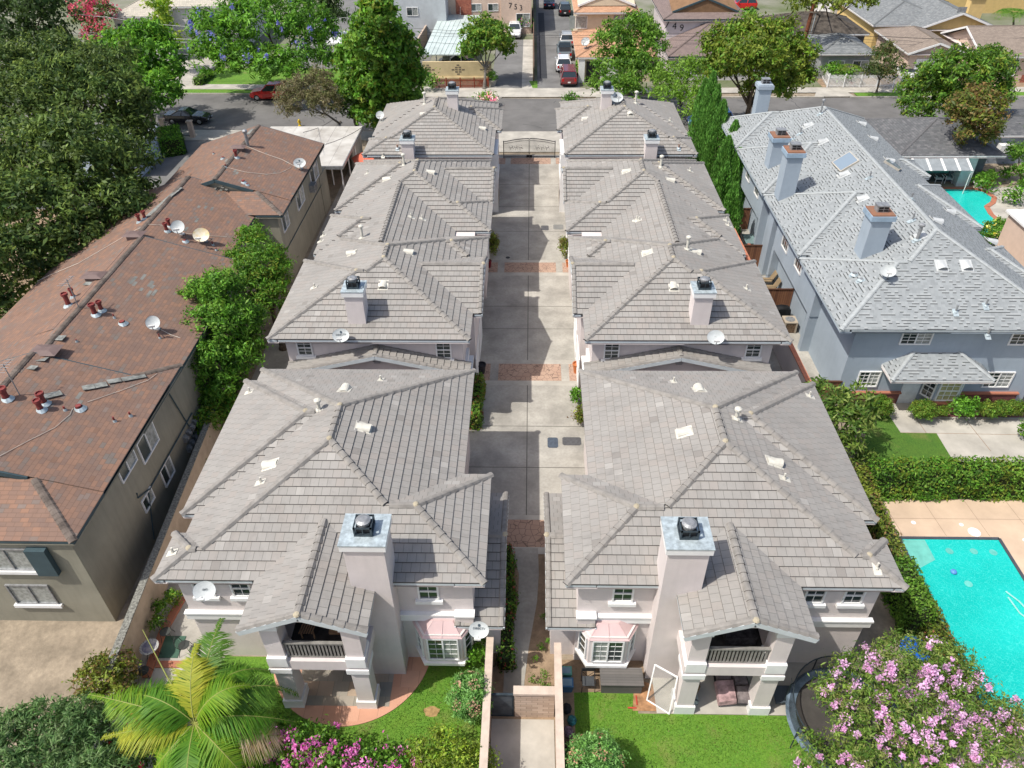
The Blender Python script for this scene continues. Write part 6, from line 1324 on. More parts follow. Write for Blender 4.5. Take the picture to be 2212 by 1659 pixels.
radial(1560, 405, 3.2, 8, 1.3, (1565, 420), 'broad-leaved tropical shoot beside the cypresses', .45, .2, MID[:2], nn=14, r=.05)
# young rose plants in the soil beside the lower path
for i, (u, v, s_) in enumerate(((1168, 1400, 8), (1160, 1425, 7), (1174, 1455, 10), (1150, 1468, 9), (1185, 1490, 8), (1172, 1335, 6), (1186, 1385, 7), (1195, 1360, 6), (1170, 1480, 7))):
    tree('rose_plant', f'{("small", "tiny", "tall leafy", "spreading", "low")[i % 5]} rose plant in the soil bed, {("below the wall coping of the bay", "in the middle of the bed", "nearest the block wall", "beside the path edge", "closest to the yard wall", "farthest up the bed", "against the wall foot", "just under the lower roof", "next to the block wall cap")[i]}', 'plant', gx(u, v), [PB(u, v-2, .3, s_, s_)], (.08, .05), MID+BRT[:1], .7, 0, clump_r=.16, per=10, gaps=.2, group='young rose plants in the soil bed')
sheet('dry_patch', [(-3.55+.3*math.cos(t)*(1+.2*math.sin(5*t)), 14.45+.22*math.sin(t)) for t in np.linspace(0, 2*math.pi, 15)[:-1]], .03, mat('dry_grass', (.38, .25, .11), .95, var=.2, scale=8, bump=.5), False)
# lawns
rx = lambda x, y: ((x+7)**2+(y-17)**2 < 3.25**2)
tufts('grass_blades', (-12.3, -1.5, 9.8, 16.6), 26000, 'grass blades of the near left lawn', lambda x, y: rx(x, y) | ((y > 16.3) & (x < -10)) | ((x+3.55)**2+(y-14.45)**2 < .06))
tufts('grass_blades', (2.0, 12.6, 8.5, 15.25), 28000, 'grass blades of the near right lawn', lambda x, y: (y > 14.45) & (x > 4.2), ((.08, .22, .015), (.18, .39, .03)))
# ------------------------------------------------------------------ yard walls, fences, gates
wallm = mat('peach_yard_wall', (.52, .41, .33), .9, var=.08, scale=1); capst = mat('pale_wall_cap', (.56, .46, .38), .9, var=.1, scale=3)
def ywall(label, a, c, h=1.8, th=.18, m=None, cm=None, name='yard_wall', capw=.05, capuv=False):
    t = thing(name, label, 'wall', ((a[0]+c[0])/2, (a[1]+c[1])/2, 0)); mb = MB(); mb.beam((*a, h/2), (*c, h/2), th, h); mb.build('wall', m or wallm, t)
    mb = MB(); d = Vector((*c, 0))-Vector((*a, 0)); L = d.length; d /= L; s = Vector((-d.y, d.x, 0))*(th/2+capw)
    A, C_ = Vector((*a, h)), Vector((*c, h)); q = [A-s, C_-s, C_+s, A+s]; mb.hexa([v+Vector((0, 0, .003)) for v in q], [v+Vector((0, 0, .055)) for v in q])
    mb.face([v+Vector((0, 0, .058)) for v in q], 0, [(0, 0), (L, 0), (L, 2*s.length), (0, 2*s.length)]); mb.build('coping', cm or capst, t); return t
ywall('peach stucco wall between the near left lawn and the sunken walk', (-1.38, 8), (-1.36, 16.5))
ywall('peach stucco wall between the near right lawn and the soil bed', (1.2, 8), (1.24, 16.3))
ywall('long stucco wall between the dirt lot and the near left side yard', (-15.6, 14.9), (-16.7, 30), 1.85, .2, mat('tan_side_wall', (.46, .37, .28), .9, var=.1), mat('pebbled_cap', (.26, .26, .23), .95, var=.4, scale=12))
ywall('stucco wall with orange brick coping between the right row and the blue house', (15.5, 31.5), (15.05, 58), 1.8, .18, stucco, brickcap)
splitm = tilemat('split_face_block', [(.52, .40, .31), (.42, .32, .25), (.58, .46, .37)], .15, .42, joint=.025, jcol=.5, gaps=.14)
mb = MB(); mb.box(-.38, 1.1, 14.32, 14.5, 0, 1.62, 1); mb.face([(-.38, 14.30, 0), (1.1, 14.30, 0), (1.1, 14.30, 1.62), (-.38, 14.30, 1.62)], 0, [(0, 0), (1.48, 0), (1.48, 1.62), (0, 1.62)])
t = tag(mb.build('block_wall', [splitm, capst]), 'split-face block wall under the soil bed beside the dark metal gate', 'wall'); mb = MB(); mb.box(-.42, 1.1, 14.25, 14.58, 1.625, 1.74); mb.build('coping', capst, t)
t = thing('metal_gate', 'solid dark grey metal gate closing the sunken walk', 'gate', (-.85, 14.35, 0)); mb = MB(); mb.box(-1.27, -.42, 14.33, 14.36, .08, 1.5); mb.build('panel', mat('gate_sheet', (.12, .14, .16), .45, .4, var=.3, scale=2), t)
mb = MB(); [mb.box(*q) for q in ((-1.28, -1.23, 14.31, 14.38, .03, 1.55), (-.47, -.41, 14.31, 14.38, .03, 1.55), (-1.28, -.41, 14.30, 14.39, 1.5, 1.56), (-1.28, -.41, 14.30, 14.39, .03, .08))]; mb.build('frame', dkmetal, t)
t = thing('driveway_gate', 'arched double wrought-iron gate with scrollwork across the street end of the driveway', 'gate', (0, 69.15, 0))
for s in (-1, 1):
    mb = MB(); top_ = lambda x: 1.55+.33*math.cos(x/2.5*math.pi/2)
    xs = [s*(.06+i*(2.4-.06)/22) for i in range(23)]
    for x in xs: mb.box(x-.013, x+.013, 69.135, 69.17, .1, top_(x))
    for a, c in zip(xs, xs[1:]): mb.beam((a, 69.15, top_(a)), (c, 69.15, top_(c)), .05, .05); mb.beam((a, 69.15, top_(a)-.2), (c, 69.15, top_(c)-.2), .03, .03)
    mb.box(s*.06, s*2.4, 69.13, 69.17, .08, .13); mb.box(s*.06, s*2.4, 69.13, 69.17, .55, .58); mb.box(s*2.38, s*2.46, 69.1, 69.2, 0, 1.65); mb.box(s*.02, s*.07, 69.12, 69.18, .05, 1.9)
    mb.box(s*.02, s*.28, 69.11, 69.125, .05, .3)
    for cx, rr in ((.8, .2), (1.25, .16), (1.7, .2)):
        for ph in (0, math.pi): mb.path([(s*cx+math.cos(a+ph)*rr*(1-a/8), 69.11, 1.0+math.sin(a+ph)*rr*(1-a/8)+(.12 if ph else -.12)) for a in np.linspace(0, 4.5, 12)], .014, 4)
    mb.build('gate_leaf', black, t)
woodf = tilemat('stained_fence_board', [(.20, .085, .045), (.26, .12, .06), (.14, .06, .035)], 5, .14, joint=.02, jcol=.2, stain=.5, half=False)
def wfence(label, x0, x1, y, h=1.75):
    t = thing('wooden_fence', label, 'fence', ((x0+x1)/2, y, 0)); mb = MB(); mb.box(x0, x1, y+.004, y+.04, 0, h, 0); mb.face([(x0, y, 0), (x1, y, 0), (x1, y, h), (x0, y, h)], 0, [(x0, 0), (x1, 0), (x1, h), (x0, h)]); mb.build('boards', woodf, t)
    mb = MB(); mb.box(x0-.03, x1+.03, y-.04, y+.08, h, h+.05); mb.build('rail', woodf, t); return t
wfence('brown wooden fence by the cypresses between the right row and the blue house', 15.1, 17.3, 54.4)
wfence('brown wooden fence behind the two patio chairs', 15.2, 17.3, 48.4)
wfence('brown wooden fence between the patio chairs and the black cover', 15.4, 17.35, 42.4)
wfence('low brown fence end beside the blue house front corner', 15.7, 17.5, 33.0, 1.5)
def ironfence(label, pts, h=1.5, m=black, step=.14, name='iron_fence'):
    t = thing(name, label, 'fence', (*pts[0], 0)); mb = MB()
    for a, c in zip(pts, pts[1:]):
        a, c = Vector((*a, 0)), Vector((*c, 0)); n = max(2, int((c-a).length/step))
        for i in range(n+1): p = a.lerp(c, i/n); mb.box(p.x-.012, p.x+.012, p.y-.012, p.y+.012, 0, h)
        for z in (.15, h-.12): mb.beam(a+Vector((0, 0, z)), c+Vector((0, 0, z)), .035, .035)
    mb.build('railing', m, t); return t
i1, i2, i3 = gx(359, 293), gx(418, 297), gx(405, 332)
ironfence('dark iron fence between two pale pillars by the black car', [i1, i2]); ironfence('dark iron fence running back from the pale pillar', [gx(397, 300), i3], 1.5)
ironfence('small white barred gate at the end of the alley beside the carport', [(-15.2, 70), (-13.6, 70)], 1.6, white)
for i, q in enumerate((i1, i2)):
    mb = MB(); mb.rbox(q, .42, .42, 0, 1.6); t = tag(mb.build('pillar', beige), ('beige gate pillar nearer the oak', 'beige gate pillar nearer the brown roof')[i], 'pillar'); mb = MB(); mb.rbox(q, .54, .54, 1.6, 1.72); mb.build('cap', beige, t)
mb = MB(); q0, q1 = P(1040, 3, 2), P(1010, 122, 0); tag((mb.beam(P(965, 15, 0)+Vector((0, 0, 1)), P(905, 118, 0)+Vector((0, 0, 1)), .2, 2.0), mb.build('boundary_wall', wallm))[1], 'leaning-looking tan boundary wall left of the sheet roof carport', 'wall')
mb = MB(); mb.beam((.45, 93, .75), (.45, 150, .75), .12, 1.5); tag(mb.build('boundary_fence', mat('brown_paint', (.16, .10, .07), .8)), 'long brown fence between the two parking drives', 'fence')
t = wfence('wooden fence beside the blue bin near the yellow house', P(1838, 52, 0).x, P(1925, 50, 0).x, P(1850, 50, 0).y, 2)
mb = MB(); p = P(320, 385, 0); mb.box(p.x-6, p.x-.6, p.y, p.y+5, 0, 2.9); t = tag(mb.build('cottage', mat('blue_white_wall', (.52, .60, .70), .8)), 'pale blue-white cottage wall glimpsed under the oak', 'cottage'); window(t, (p.x-2, p.y, 1.2), (1, 0, 0), (0, -1, 0), 1.4, 1.0, 2, 2)
mb = MB(); mb.box(p.x-6.4, p.x-.2, p.y-.4, p.y+5.4, 2.9, 3.0); mb.build('roof', mat('pale_blue_roof', (.55, .6, .65), .7), t)
# ------------------------------------------------------------------ dishes on the townhouses
dish(P(450, 1288, 5.25), .15, 'dishtext', 'large white dish on the front eave of the near left townhouse', GT, 1.05)
dish(P(1036, 1371, 2.95), -.05, 'oval', 'grey oval dish with black emblem above the left yard wall corner', GT, 1.05)
dish(P(740, 740, 5.3), .1, 'oval', 'grey oval dish with emblem on the eave below the middle left chimney', GT, 1.2)
dish(P(1542, 744, 5.3), -.1, 'plain', 'plain pale dish on the eave below the middle right chimney', GT, 1.2)
p = hit(1330, 226, ROOF['E'], True); dish(p, .2, 'oval', 'pale dish beside the chimney of the far right townhouse', GT, 1.45)
dish(P(823, 262, 5.45), 0, 'round', 'small round dish on the left eave of the far left townhouse', GT, 1.3)
# ------------------------------------------------------------------ vehicles
tyre = mat('tyre', (.015, .015, .015), .85, var=0); rimm = mat('wheel_rim', (.45, .46, .48), .3, .7, var=0); carglass = mat('car_glass', (.02, .03, .035), .06, var=0, spec=.9)
redl = mat('tail_light', (.45, .01, .01), .25, var=0); whl = mat('head_light', (.7, .72, .72), .15, var=0); plate = mat('licence_plate', (.75, .75, .72), .5, var=0)
def paint(n, c):
    if n in MATS: return MATS[n]
    m, nn, b = base(n, .25, .1, .6); b.inputs[0].default_value = (*c, 1); b.inputs['Coat Weight'].default_value = .8; b.inputs['Coat Roughness'].default_value = .05; return m
def car(label, x, y, rz, col, kind='suv', name='parked_car', cat='car', group='parked cars and vans'):
    """front towards +y before the turn"""
    L, W, H, hood, belt = dict(suv=(4.6, 1.88, 1.68, .98, 1.05), van=(5.05, 1.95, 1.78, 1.0, 1.08), sedan=(4.7, 1.82, 1.42, .88, .94), pickup=(5.3, 1.9, 1.75, 1.0, 1.1))[kind]
    t = thing(name, label, cat, (0, 0, 0), group); l, w = L/2, W/2
    st = [(-l, .86, .45, belt*.92), (-l+.08, .95, .30, belt), (-l+.5, 1, .22, belt), (0, 1, .2, belt*.99), (l*.42, 1, .2, belt*.97), (l-.55, .97, .22, hood*.93), (l-.12, .88, .3, hood*.78), (l, .74, .4, hood*.6)]
    mb = MB(); rings = []
    for yy, k, z0, z1 in st: rings.append([(-w*k*.9, yy, z0), (-w*k, yy, z0+.18), (-w*k, yy, z1*.72), (-w*k*.955, yy, z1-.03), (-w*k*.80, yy, z1+.03), (w*k*.80, yy, z1+.03), (w*k*.955, yy, z1-.03), (w*k, yy, z1*.72), (w*k, yy, z0+.18), (w*k*.9, yy, z0)])
    for a, c in zip(rings, rings[1:]):
        for i in range(10): j = (i+1) % 10; mb.face([a[i], a[j], c[j], c[i]])
    mb.face(rings[0][::-1]); mb.face(rings[-1]); bo = mb.build('body', col, t, smooth=False)
    c0, c1 = dict(suv=(-l+.10, l*.40), van=(-l+.08, l*.58), sedan=(-l*.55-.3, l*.36), pickup=(-l*.12, l*.42))[kind]; r0, r1 = dict(suv=(-l+.45, l*.08), van=(-l+.28, l*.24), sedan=(-l*.30, l*.04), pickup=(l*-.02, l*.14))[kind]
    zb = belt-.02; A = [(-w*.93, c0, zb), (w*.93, c0, zb), (w*.90, c1, zb-.03), (-w*.90, c1, zb-.03)]; B_ = [(-w*.74, r0, H-.06), (w*.74, r0, H-.06), (w*.72, r1, H-.07), (-w*.72, r1, H-.07)]
    mb = MB(); mb.hexa(A, B_); mb.build('windows', carglass, t)
    mb = MB(); mb.hexa([(-w*.76, r0-.04, H-.065), (w*.76, r0-.04, H-.065), (w*.74, r1+.04, H-.075), (-w*.74, r1+.04, H-.075)], [(-w*.66, r0+.05, H), (w*.66, r0+.05, H), (w*.64, r1-.05, H-.01), (-w*.64, r1-.05, H-.01)])
    for a, c in zip(A, B_): mb.beam(a, c, .07, .07)
    for s in (-1, 1):
        m0, m1 = Vector((s*w*.925, (c0+c1)/2, zb)), Vector((s*w*.735, (r0+r1)/2, H-.06)); mb.beam(m0, m1, .07, .07)
        mb.beam((s*(w+.1), c1-.25, belt+.08), (s*(w-.03), c1-.25, belt+.04), .14, .12)
        if kind in ('suv', 'van'): mb.beam((s*w*.6, r0+.2, H+.05), (s*w*.6, r1-.2, H+.05), .04, .04)
    mb.build('roof', col, t)
    if kind == 'pickup': mb = MB(); mb.box(-w*.8, w*.8, -l+.15, -l*.14, belt+.032, belt+.04); mb.build('cargo_bed', black, t)
    for s in (-1, 1):
        for yy in (-l*.62, l*.62):
            mb = MB(); mb.lathe((s*(w-.2), yy, .33), [(0, .0), (.33, 0), (.33, .215), (.22, .222), (.22, .19)], 16, 0, (s, 0, 0)); wo = mb.build('wheel', tyre, t)
            mb = MB(); mb.lathe((s*(w-.2), yy, .33), [(.22, .195), (.12, .212), (0, .214)], 10, 0, (s, 0, 0)); mb.build('rim', rimm, wo)
        mb = MB(); mb.box(s*w*.62, s*w*.84, -l-.012, -l+.1, belt*.62, belt*.90); mb.build('tail_light', redl, t)
        mb = MB(); mb.box(s*w*.42, s*w*.72, l-.14, l+.012, hood*.50, hood*.64); mb.build('headlight', whl, t)
    mb = MB(); mb.box(-.16, .16, -l-.015, -l, .5, .64); mb.build('licence_plate', plate, t); mb = MB(); mb.box(-w*.38, w*.38, l-.02, l+.014, .42, .52); mb.box(-w*.8, w*.8, -l-.01, -l+.02, .26, .36); mb.build('grille', black, t)
    t.location = (x, y, .03); t.rotation_euler = (0, 0, rz); return t
car('maroon minivan parked nose-in at the street end of the parking drive', 4.6, 93.0, 0, paint('maroon_paint', (.16, .008, .014)), 'van')
car('white sport utility parked directly ahead of the maroon minivan', 4.15, 98.2, 0, paint('white_paint', (.72, .73, .74)), 'suv')
car('dark blue-grey pickup third in the line beside the orange-roofed wing', 4.5, 103.9, 0, paint('slate_paint', (.06, .08, .10)), 'pickup')
car('silver station wagon with red tail lights fourth in the line', 4.95, 109.6, 0, paint('silver_paint', (.40, .41, .42)), 'suv')
car('black sport utility parked alone beside the orange upper house', 5.3, 127.5, 0, paint('black_paint', (.012, .012, .016)), 'suv')
car('dark navy hatchback with red lights near the top edge', 3.0, 132.5, 0, paint('navy_paint', (.015, .02, .06)), 'sedan')
car('pale teal pickup cut by the top edge of the picture', 2.4, 141.5, 1.57, paint('teal_paint', (.20, .32, .36)), 'pickup')
car('white crossover facing the street beside the beige building', -2.2, 114.2, math.pi, MATS['white_paint'], 'suv')
car('black sedan parked at the near kerb beside the iron fence', -36.3, 79.2, -1.6, MATS['black_paint'], 'sedan')
car('bright red crossover parked at the far kerb behind the grey-olive tree', -29.6, 87.0, 1.6, paint('red_paint', (.55, .015, .012)), 'suv')
car('blue and white car parked at the near kerb behind the cypresses', 18.6, 77.6, 1.57, paint('blue_paint', (.03, .12, .40)), 'suv')
car('red car among the trees at the top right', P(1600, 20, 0).x, P(1600, 20, 0).y, 1.57, MATS['red_paint'], 'suv')
car('white car in front of the beige garage door', P(1960, 172, 0).x, P(1960, 172, 0).y+1, 0, MATS['white_paint'], 'sedan')
car('dark car under the sheet roof carport', P(985, 150, 0).x, P(985, 150, 0).y+1.5, 1.57, MATS['black_paint'], 'sedan')
# ------------------------------------------------------------------ pole and wires
polem = mat('creosoted_pole', (.17, .06, .03), .9, var=.25, scale=3)
pb_ = onY(1733, 95, 94.5); t = thing('utility_pole', 'reddish-brown wooden utility pole with a transformer above the yellow-green tree', 'utility pole', (pb_.x, 94.5, 0)); mb = MB(); mb.tube((pb_.x, 94.5, 0), (pb_.x+.6, 94.6, 13.5), .26, .18, 12); mb.build('pole', polem, t)
mb = MB(); 
for z, l in ((8.6, 2.6), (7.2, 1.8), (12.4, 2.6)): mb.beam((pb_.x-l/2+.3, 94.3, z), (pb_.x+l/2+.3, 94.3, z-.1), .12, .14); [mb.lathe((pb_.x+.3+k, 94.3, z), [(.05, 0), (.08, .1), (.03, .2)], 8) for k in (-l*.45, -l*.2, l*.2, l*.45)]
mb.build('crossarm', mat('weathered_arm', (.22, .18, .14), .9), t); mb = MB(); mb.lathe((pb_.x+1.1, 94.5, 9.6), [(.0, 0), (.32, 0), (.34, 1.1), (.2, 1.25), (0, 1.3)], 14); mb.tube((pb_.x+.5, 94.3, .5), (pb_.x+1.0, 94.4, 13), .035); mb.build('transformer', mat('transformer_grey', (.40, .46, .50), .5), t)
t2 = thing('utility_pole', 'dark wooden utility pole behind the conical tree at the top', 'utility pole', (onY(853, 60, 112).x, 112, 0)); mb = MB(); q = onY(853, 60, 112); mb.tube((q.x, 112, 0), (q.x, 112, 12), .22, .16, 10); mb.build('pole', mat('dark_pole', (.08, .05, .035), .9), t2)
wirem = mat('black_wire', (.02, .02, .022), .6, var=0); wirew = mat('grey_wire', (.42, .43, .44), .5, var=0)
def wire(label, pts, yv, m, r=.022, sag=.25):
    r *= .55; q = [onY(u, v, yv) for u, v in pts]; o = []
    for a, c in zip(q, q[1:]):
        for k in np.linspace(0, 1, 9)[:-1]: p = a.lerp(c, k); p.z -= sag*4*k*(1-k); o.append(p)
    o.append(q[-1]); mb = MB(); mb.path(o, r, 4); tag(mb.build('overhead_wire', m), label, 'wire', 'overhead wires along the street')
for lab, pts, m, r in (('pale overhead wire entering high at the left corner and crossing above the pink tree', ((0, 0), (230, 37), (480, 60)), wirew, .04), ('upper of the thick grey wires at the left edge', ((0, 60), (205, 71), (470, 84)), wirew, .045), ('second thick grey wire at the left edge', ((0, 63), (205, 75), (470, 92)), wirew, .045), ('lower thin grey wire at the left edge', ((0, 72), (130, 82), (470, 108)), wirew, .03), ('lowest thin grey wire at the left edge', ((0, 78), (150, 92), (470, 120)), wirew, .03),
    ('topmost black wire over the parked vans', ((880, 60), (1240, 68), (1720, 66)), wirem, .03), ('second black wire over the parked vans', ((880, 66), (1240, 76), (1720, 72)), wirem, .03), ('third black wire over the parked vans', ((880, 74), (1240, 80), (1720, 84)), wirem, .025), ('lowest black wire over the parked vans', ((880, 88), (1240, 98), (1720, 96)), wirem, .03),
    ('upper heavy black wire right of the pole', ((1740, 66), (1900, 78), (2230, 81)), wirem, .05), ('middle black wire right of the pole', ((1740, 70), (1960, 88), (2230, 103)), wirem, .03), ('lower thin black wire right of the pole', ((1740, 75), (2000, 97), (2230, 114)), wirem, .022),
    ('short pale wire through the blue flowering tree to the conical tree', ((640, 49), (740, 38), (826, 28)), wirew, .035), ('pale wire low through the blue flowering tree', ((730, 112), (800, 104), (830, 98)), wirew, .035)):
    wire(lab, pts, 94.3 if pts[0][0] > 500 else 92, m, r)
mb = MB(); a, c = Vector((-24, 84, 6.5)), rh(674, 340) if False else P(795, 351-0, 5.5)
mb = MB(); mb.path([P(792, 350, 5.6).lerp(onY(955, 228, 80), k)+Vector((0, 0, -1.2*k*(1-k))) for k in np.linspace(0, 1, 10)], .02, 4)
mb = MB(); mb.path([P(794, 350, 5.2), P(870, 300, 6.0)], .02, 4)
mb = MB(); o = []
for k in np.linspace(0, 1, 12): p = P(794, 352, 4.8).lerp(onY(655, 283, 84), k); o.append(p)
# service drop from the brown house corner over the carport
A_, B_ = P(705, 312, 5.3), P(955, 215, 0)
mb = MB(); A_ = P(703, 312, 5.4); B_ = onY(837, 228, 75); mb.path([A_.lerp(B_, k)-Vector((0, 0, .5*4*k*(1-k))) for k in np.linspace(0, 1, 10)], .022, 4); tag(mb.build('overhead_wire', wirem), 'black service wire from the brown house corner over the white carport', 'wire', 'overhead wires along the street')
mb = MB(); A_ = P(655, 286, 5.2); B_ = onY(735, 245, 84); mb.path([A_.lerp(B_, k)-Vector((0, 0, .3*4*k*(1-k))) for k in np.linspace(0, 1, 10)], .022, 4); tag(mb.build('overhead_wire', wirem), 'black wire crossing the street above the grey-olive tree trunk', 'wire', 'overhead wires along the street')
# ------------------------------------------------------------------ lids, pots, small things of the driveway
lidm = mat('dark_lid', (.10, .10, .105), .7, var=.15, scale=8); lidb = mat('blue_grey_lid', (.08, .10, .13), .6, var=.15, scale=8)
for lab, u, v, w_, d_, m in (('large dark utility lid on the right of the near driveway', 1235, 954, 1.0, .62, lidm), ('square blue-grey utility lid left of the large one', 1194, 957, .56, .80, lidb), ('dark utility lid left of its twin in the far driveway', 1177, 493, .6, .8, lidm), ('grey utility lid nearest the right row in the far driveway', 1206, 491, .8, .8, mat('grey_lid', (.22, .22, .21), .8))):
    x, y = gx(u, v); mb = MB(); c = .08; pts = [(x-w_/2+c, y-d_/2), (x+w_/2-c, y-d_/2), (x+w_/2, y-d_/2+c), (x+w_/2, y+d_/2-c), (x+w_/2-c, y+d_/2), (x-w_/2+c, y+d_/2), (x-w_/2, y+d_/2-c), (x-w_/2, y-d_/2+c)]
    mb.hexa([(a, b, .024) for a, b in pts], [(a, b, .04) for a, b in pts]); tag(mb.build('utility_cover', m), lab, 'utility lid', 'utility lids in the driveway')
x, y = gx(1097, 557); mb = MB(); mb.lathe((x, y, .02), [(.16, 0), (.16, .012), (0, .013)], 14); tag(mb.build('drain_cover', black), 'small round black drain cover in the shaded driveway', 'drain cover')
x, y = gx(370, 1398); mb = MB(); mb.box(x-.45, x+.45, y-.5, y+.5, .02, .04); tag(mb.build('valve_box_lid', mat('green_lid', (.06, .13, .09), .6)), 'green rectangular valve box lid in the near left side yard', 'lid')
terra = mat('terracotta', (.50, .17, .06), .8, var=.15)
def pot(label, x, y, r, h, m=terra, plant=True, name='plant_pot'):
    t = thing(name, label, 'plant pot', (x, y, 0)); mb = MB(); mb.lathe((x, y, .02), [(0, 0), (r*.7, 0), (r, h), (r*1.12, h), (r*1.12, h+.06), (r*.9, h+.06), (r*.85, h-.03), (0, h-.03)], 14); mb.build('pot', m, t)
    if plant: crown([(x, y, h+r*.9, r*1.3, r*1.3, r*1.2)], 1, (.12, .05), BRT+MID, .18, 14, parent=t, name='leaves')
pot('terracotta pot by the right row at the middle paving band', 2.95, 48.4, .22, .45, plant=False); pot('terracotta pot by the right row at the near paving band', 2.95, 35.7, .25, .6, plant=False)
pot('dark red planter by the left row at the middle paving band', -2.9, 48.3, .2, .5, mat('dark_red_pot', (.16, .01, .02), .6), False); pot('charcoal planter by the left row at the near paving band', -2.75, 35.6, .25, .6, mat('charcoal_pot', (.03, .03, .035), .8), False)
pot('orange pot with a plant on the bungalow terrace', *gx(2128, 405), .45, .6); pot('white bowl planter beside the orange pot on the terrace', *gx(2112, 403), .45, .35, white); pot('small white pot near the right edge of the terrace', *gx(2205, 415), .4, .4, white)
pot('square concrete planter at the end of the red picket fence', *gx(1064, 185), .5, .6, conc2); pot('red pot behind the white picket fence', *gx(2075-1, 165) if False else gx(1838, 190-4), .35, .5, mat('red_pot', (.5, .02, .03), .5))
# ------------------------------------------------------------------ furniture
wire_m = mat('wrought_iron', (.06, .065, .06), .6, .3, var=.1)
def wirechair(label, x, y, a, grp):
    t = thing('bistro_chair', label, 'chair', (0, 0, 0), grp); mb = MB(); mb.lathe((0, 0, .45), [(0, 0), (.22, 0), (.22, .02), (0, .02)], 16); mb.build('seat', wire_m, t)
    mb = MB(); mb.path([(-.2, -.1, .45), (-.24, -.22, .7), (-.12, -.26, .92), (.12, -.26, .92), (.24, -.22, .7), (.2, -.1, .45)], .014, 5)
    for i in range(7): mb.path([(-.15+i*.05, -.18, .46), (-.15+i*.05, -.25, .9)], .007, 4)
    mb.build('backrest', wire_m, t)
    for sx in (-1, 1):
        for sy in (-1, 1): mb = MB(); mb.path([(sx*.17, sy*.15, .45), (sx*.2, sy*.2, .2), (sx*.24, sy*.25, 0)], .012, 5); mb.build('leg', wire_m, t)
    t.location = (x, y, .02); t.rotation_euler.z = a; return t
tx, ty = gx(322, 1397, .72); t = thing('bistro_table', 'round mosaic-topped bistro table in the near left side yard', 'table', (tx, ty, 0)); mb = MB(); mb.lathe((tx, ty, .70), [(0, 0), (.37, 0), (.37, .03), (.28, .031)], 24, 0); mb.lathe((tx, ty, .70), [(.28, .031), (0, .031)], 24, 1); mb.build('tabletop', [mat('mosaic_ring', (.55, .55, .52), .6, var=.6, scale=22), mat('mosaic_blue', (.40, .38, .36), .5, col2=(.03, .04, .14), scale=3.5)], t)
for k in range(4): mb = MB(); a = k*math.pi/2+.5; mb.path([(tx, ty, .68), (tx+.12*math.cos(a), ty+.12*math.sin(a), .4), (tx+.28*math.cos(a), ty+.28*math.sin(a), .02)], .013, 5); mb.build('leg', wire_m, t)
wirechair('wire bistro chair behind the mosaic table', tx+.25, ty+.85, math.pi+.3, 'bistro chairs'); wirechair('wire bistro chair between the mosaic table and the camera-side shrub', tx+.05, ty-.9, .2, 'bistro chairs'); wirechair('wire bistro chair right of the mosaic table beside the green lid', tx+1.25, ty+.25, -1.4, 'bistro chairs')
# near right yard
dbm = tilemat('grey_brown_planks', [(.10, .095, .09), (.14, .13, .12)], .11, 3, joint=.0, gaps=.12, stain=.3)
t = thing('deck_box', 'dark grey planked storage box against the bay of the near right townhouse', 'storage box', (3.7, 15.6, 0)); mb = MB(); mb.box(2.95, 4.5, 15.3, 15.9, .02, .6); mb.face([(2.95, 15.296, .02), (4.5, 15.296, .02), (4.5, 15.296, .6), (2.95, 15.296, .6)], 0, [(0, 0), (1.5, 0), (1.5, .6), (0, .6)]); mb.build('box', dbm, t)
mb = MB(); mb.hexa([(2.9, 15.25, .6), (4.55, 15.25, .6), (4.55, 15.98, .64), (2.9, 15.98, .64)], [(2.9, 15.25, .65), (4.55, 15.25, .65), (4.55, 15.98, .70), (2.9, 15.98, .70)]); mb.face([(2.9, 15.25, .653), (4.55, 15.25, .653), (4.55, 15.98, .703), (2.9, 15.98, .703)], 0, [(0, 0), (1.65, 0), (1.65, .73), (0, .73)]); mb.build('lid', dbm, t)
t = thing('folding_chair', 'dark folding chair between the storage box and the yard wall', 'chair', (2.45, 15.55, 0)); mb = MB(); mb.box(2.22, 2.68, 15.35, 15.75, .42, .45); mb.build('seat', mat('dark_canvas', (.06, .065, .07), .9), t); mb = MB(); mb.box(2.22, 2.68, 15.78, 15.81, .75, .95)
for x in (2.2, 2.7): mb.tube((x, 15.8, .95), (x, 15.8, .02), .014); mb.tube((x, 15.3, .45), (x, 15.3, .02), .014); mb.tube((x, 15.3, .68), (x, 15.8, .68), .014)
mb.tube((2.2, 15.8, .02), (2.7, 15.8, .7), .01); mb.tube((2.7, 15.8, .02), (2.2, 15.8, .7), .01); mb.build('frame', black, t)
for lab, x, y, w_, m in (('blue plastic tub beside the yard wall of the near right lawn', 1.62, 15.45, .5, mat('blue_plastic', (.06, .16, .30), .4)), ('pale green rim tub behind the blue tub', 1.6, 15.95, .46, mat('green_plastic', (.12, .36, .30), .4))):
    mb = MB(); mb.hexa([(x-w_*.38, y-w_*.3, .02), (x+w_*.38, y-w_*.3, .02), (x+w_*.38, y+w_*.3, .02), (x-w_*.38, y+w_*.3, .02)], [(x-w_*.5, y-w_*.4, .5), (x+w_*.5, y-w_*.4, .5), (x+w_*.5, y+w_*.4, .5), (x-w_*.5, y+w_*.4, .5)]); mb.box(x-w_*.38, x+w_*.38, y-w_*.28, y+w_*.28, .503, .51, 1); tag(mb.build('tub', [m, mat('tub_inside', (.20, .32, .42), .6)]), lab, 'tub')
random.seed(11)
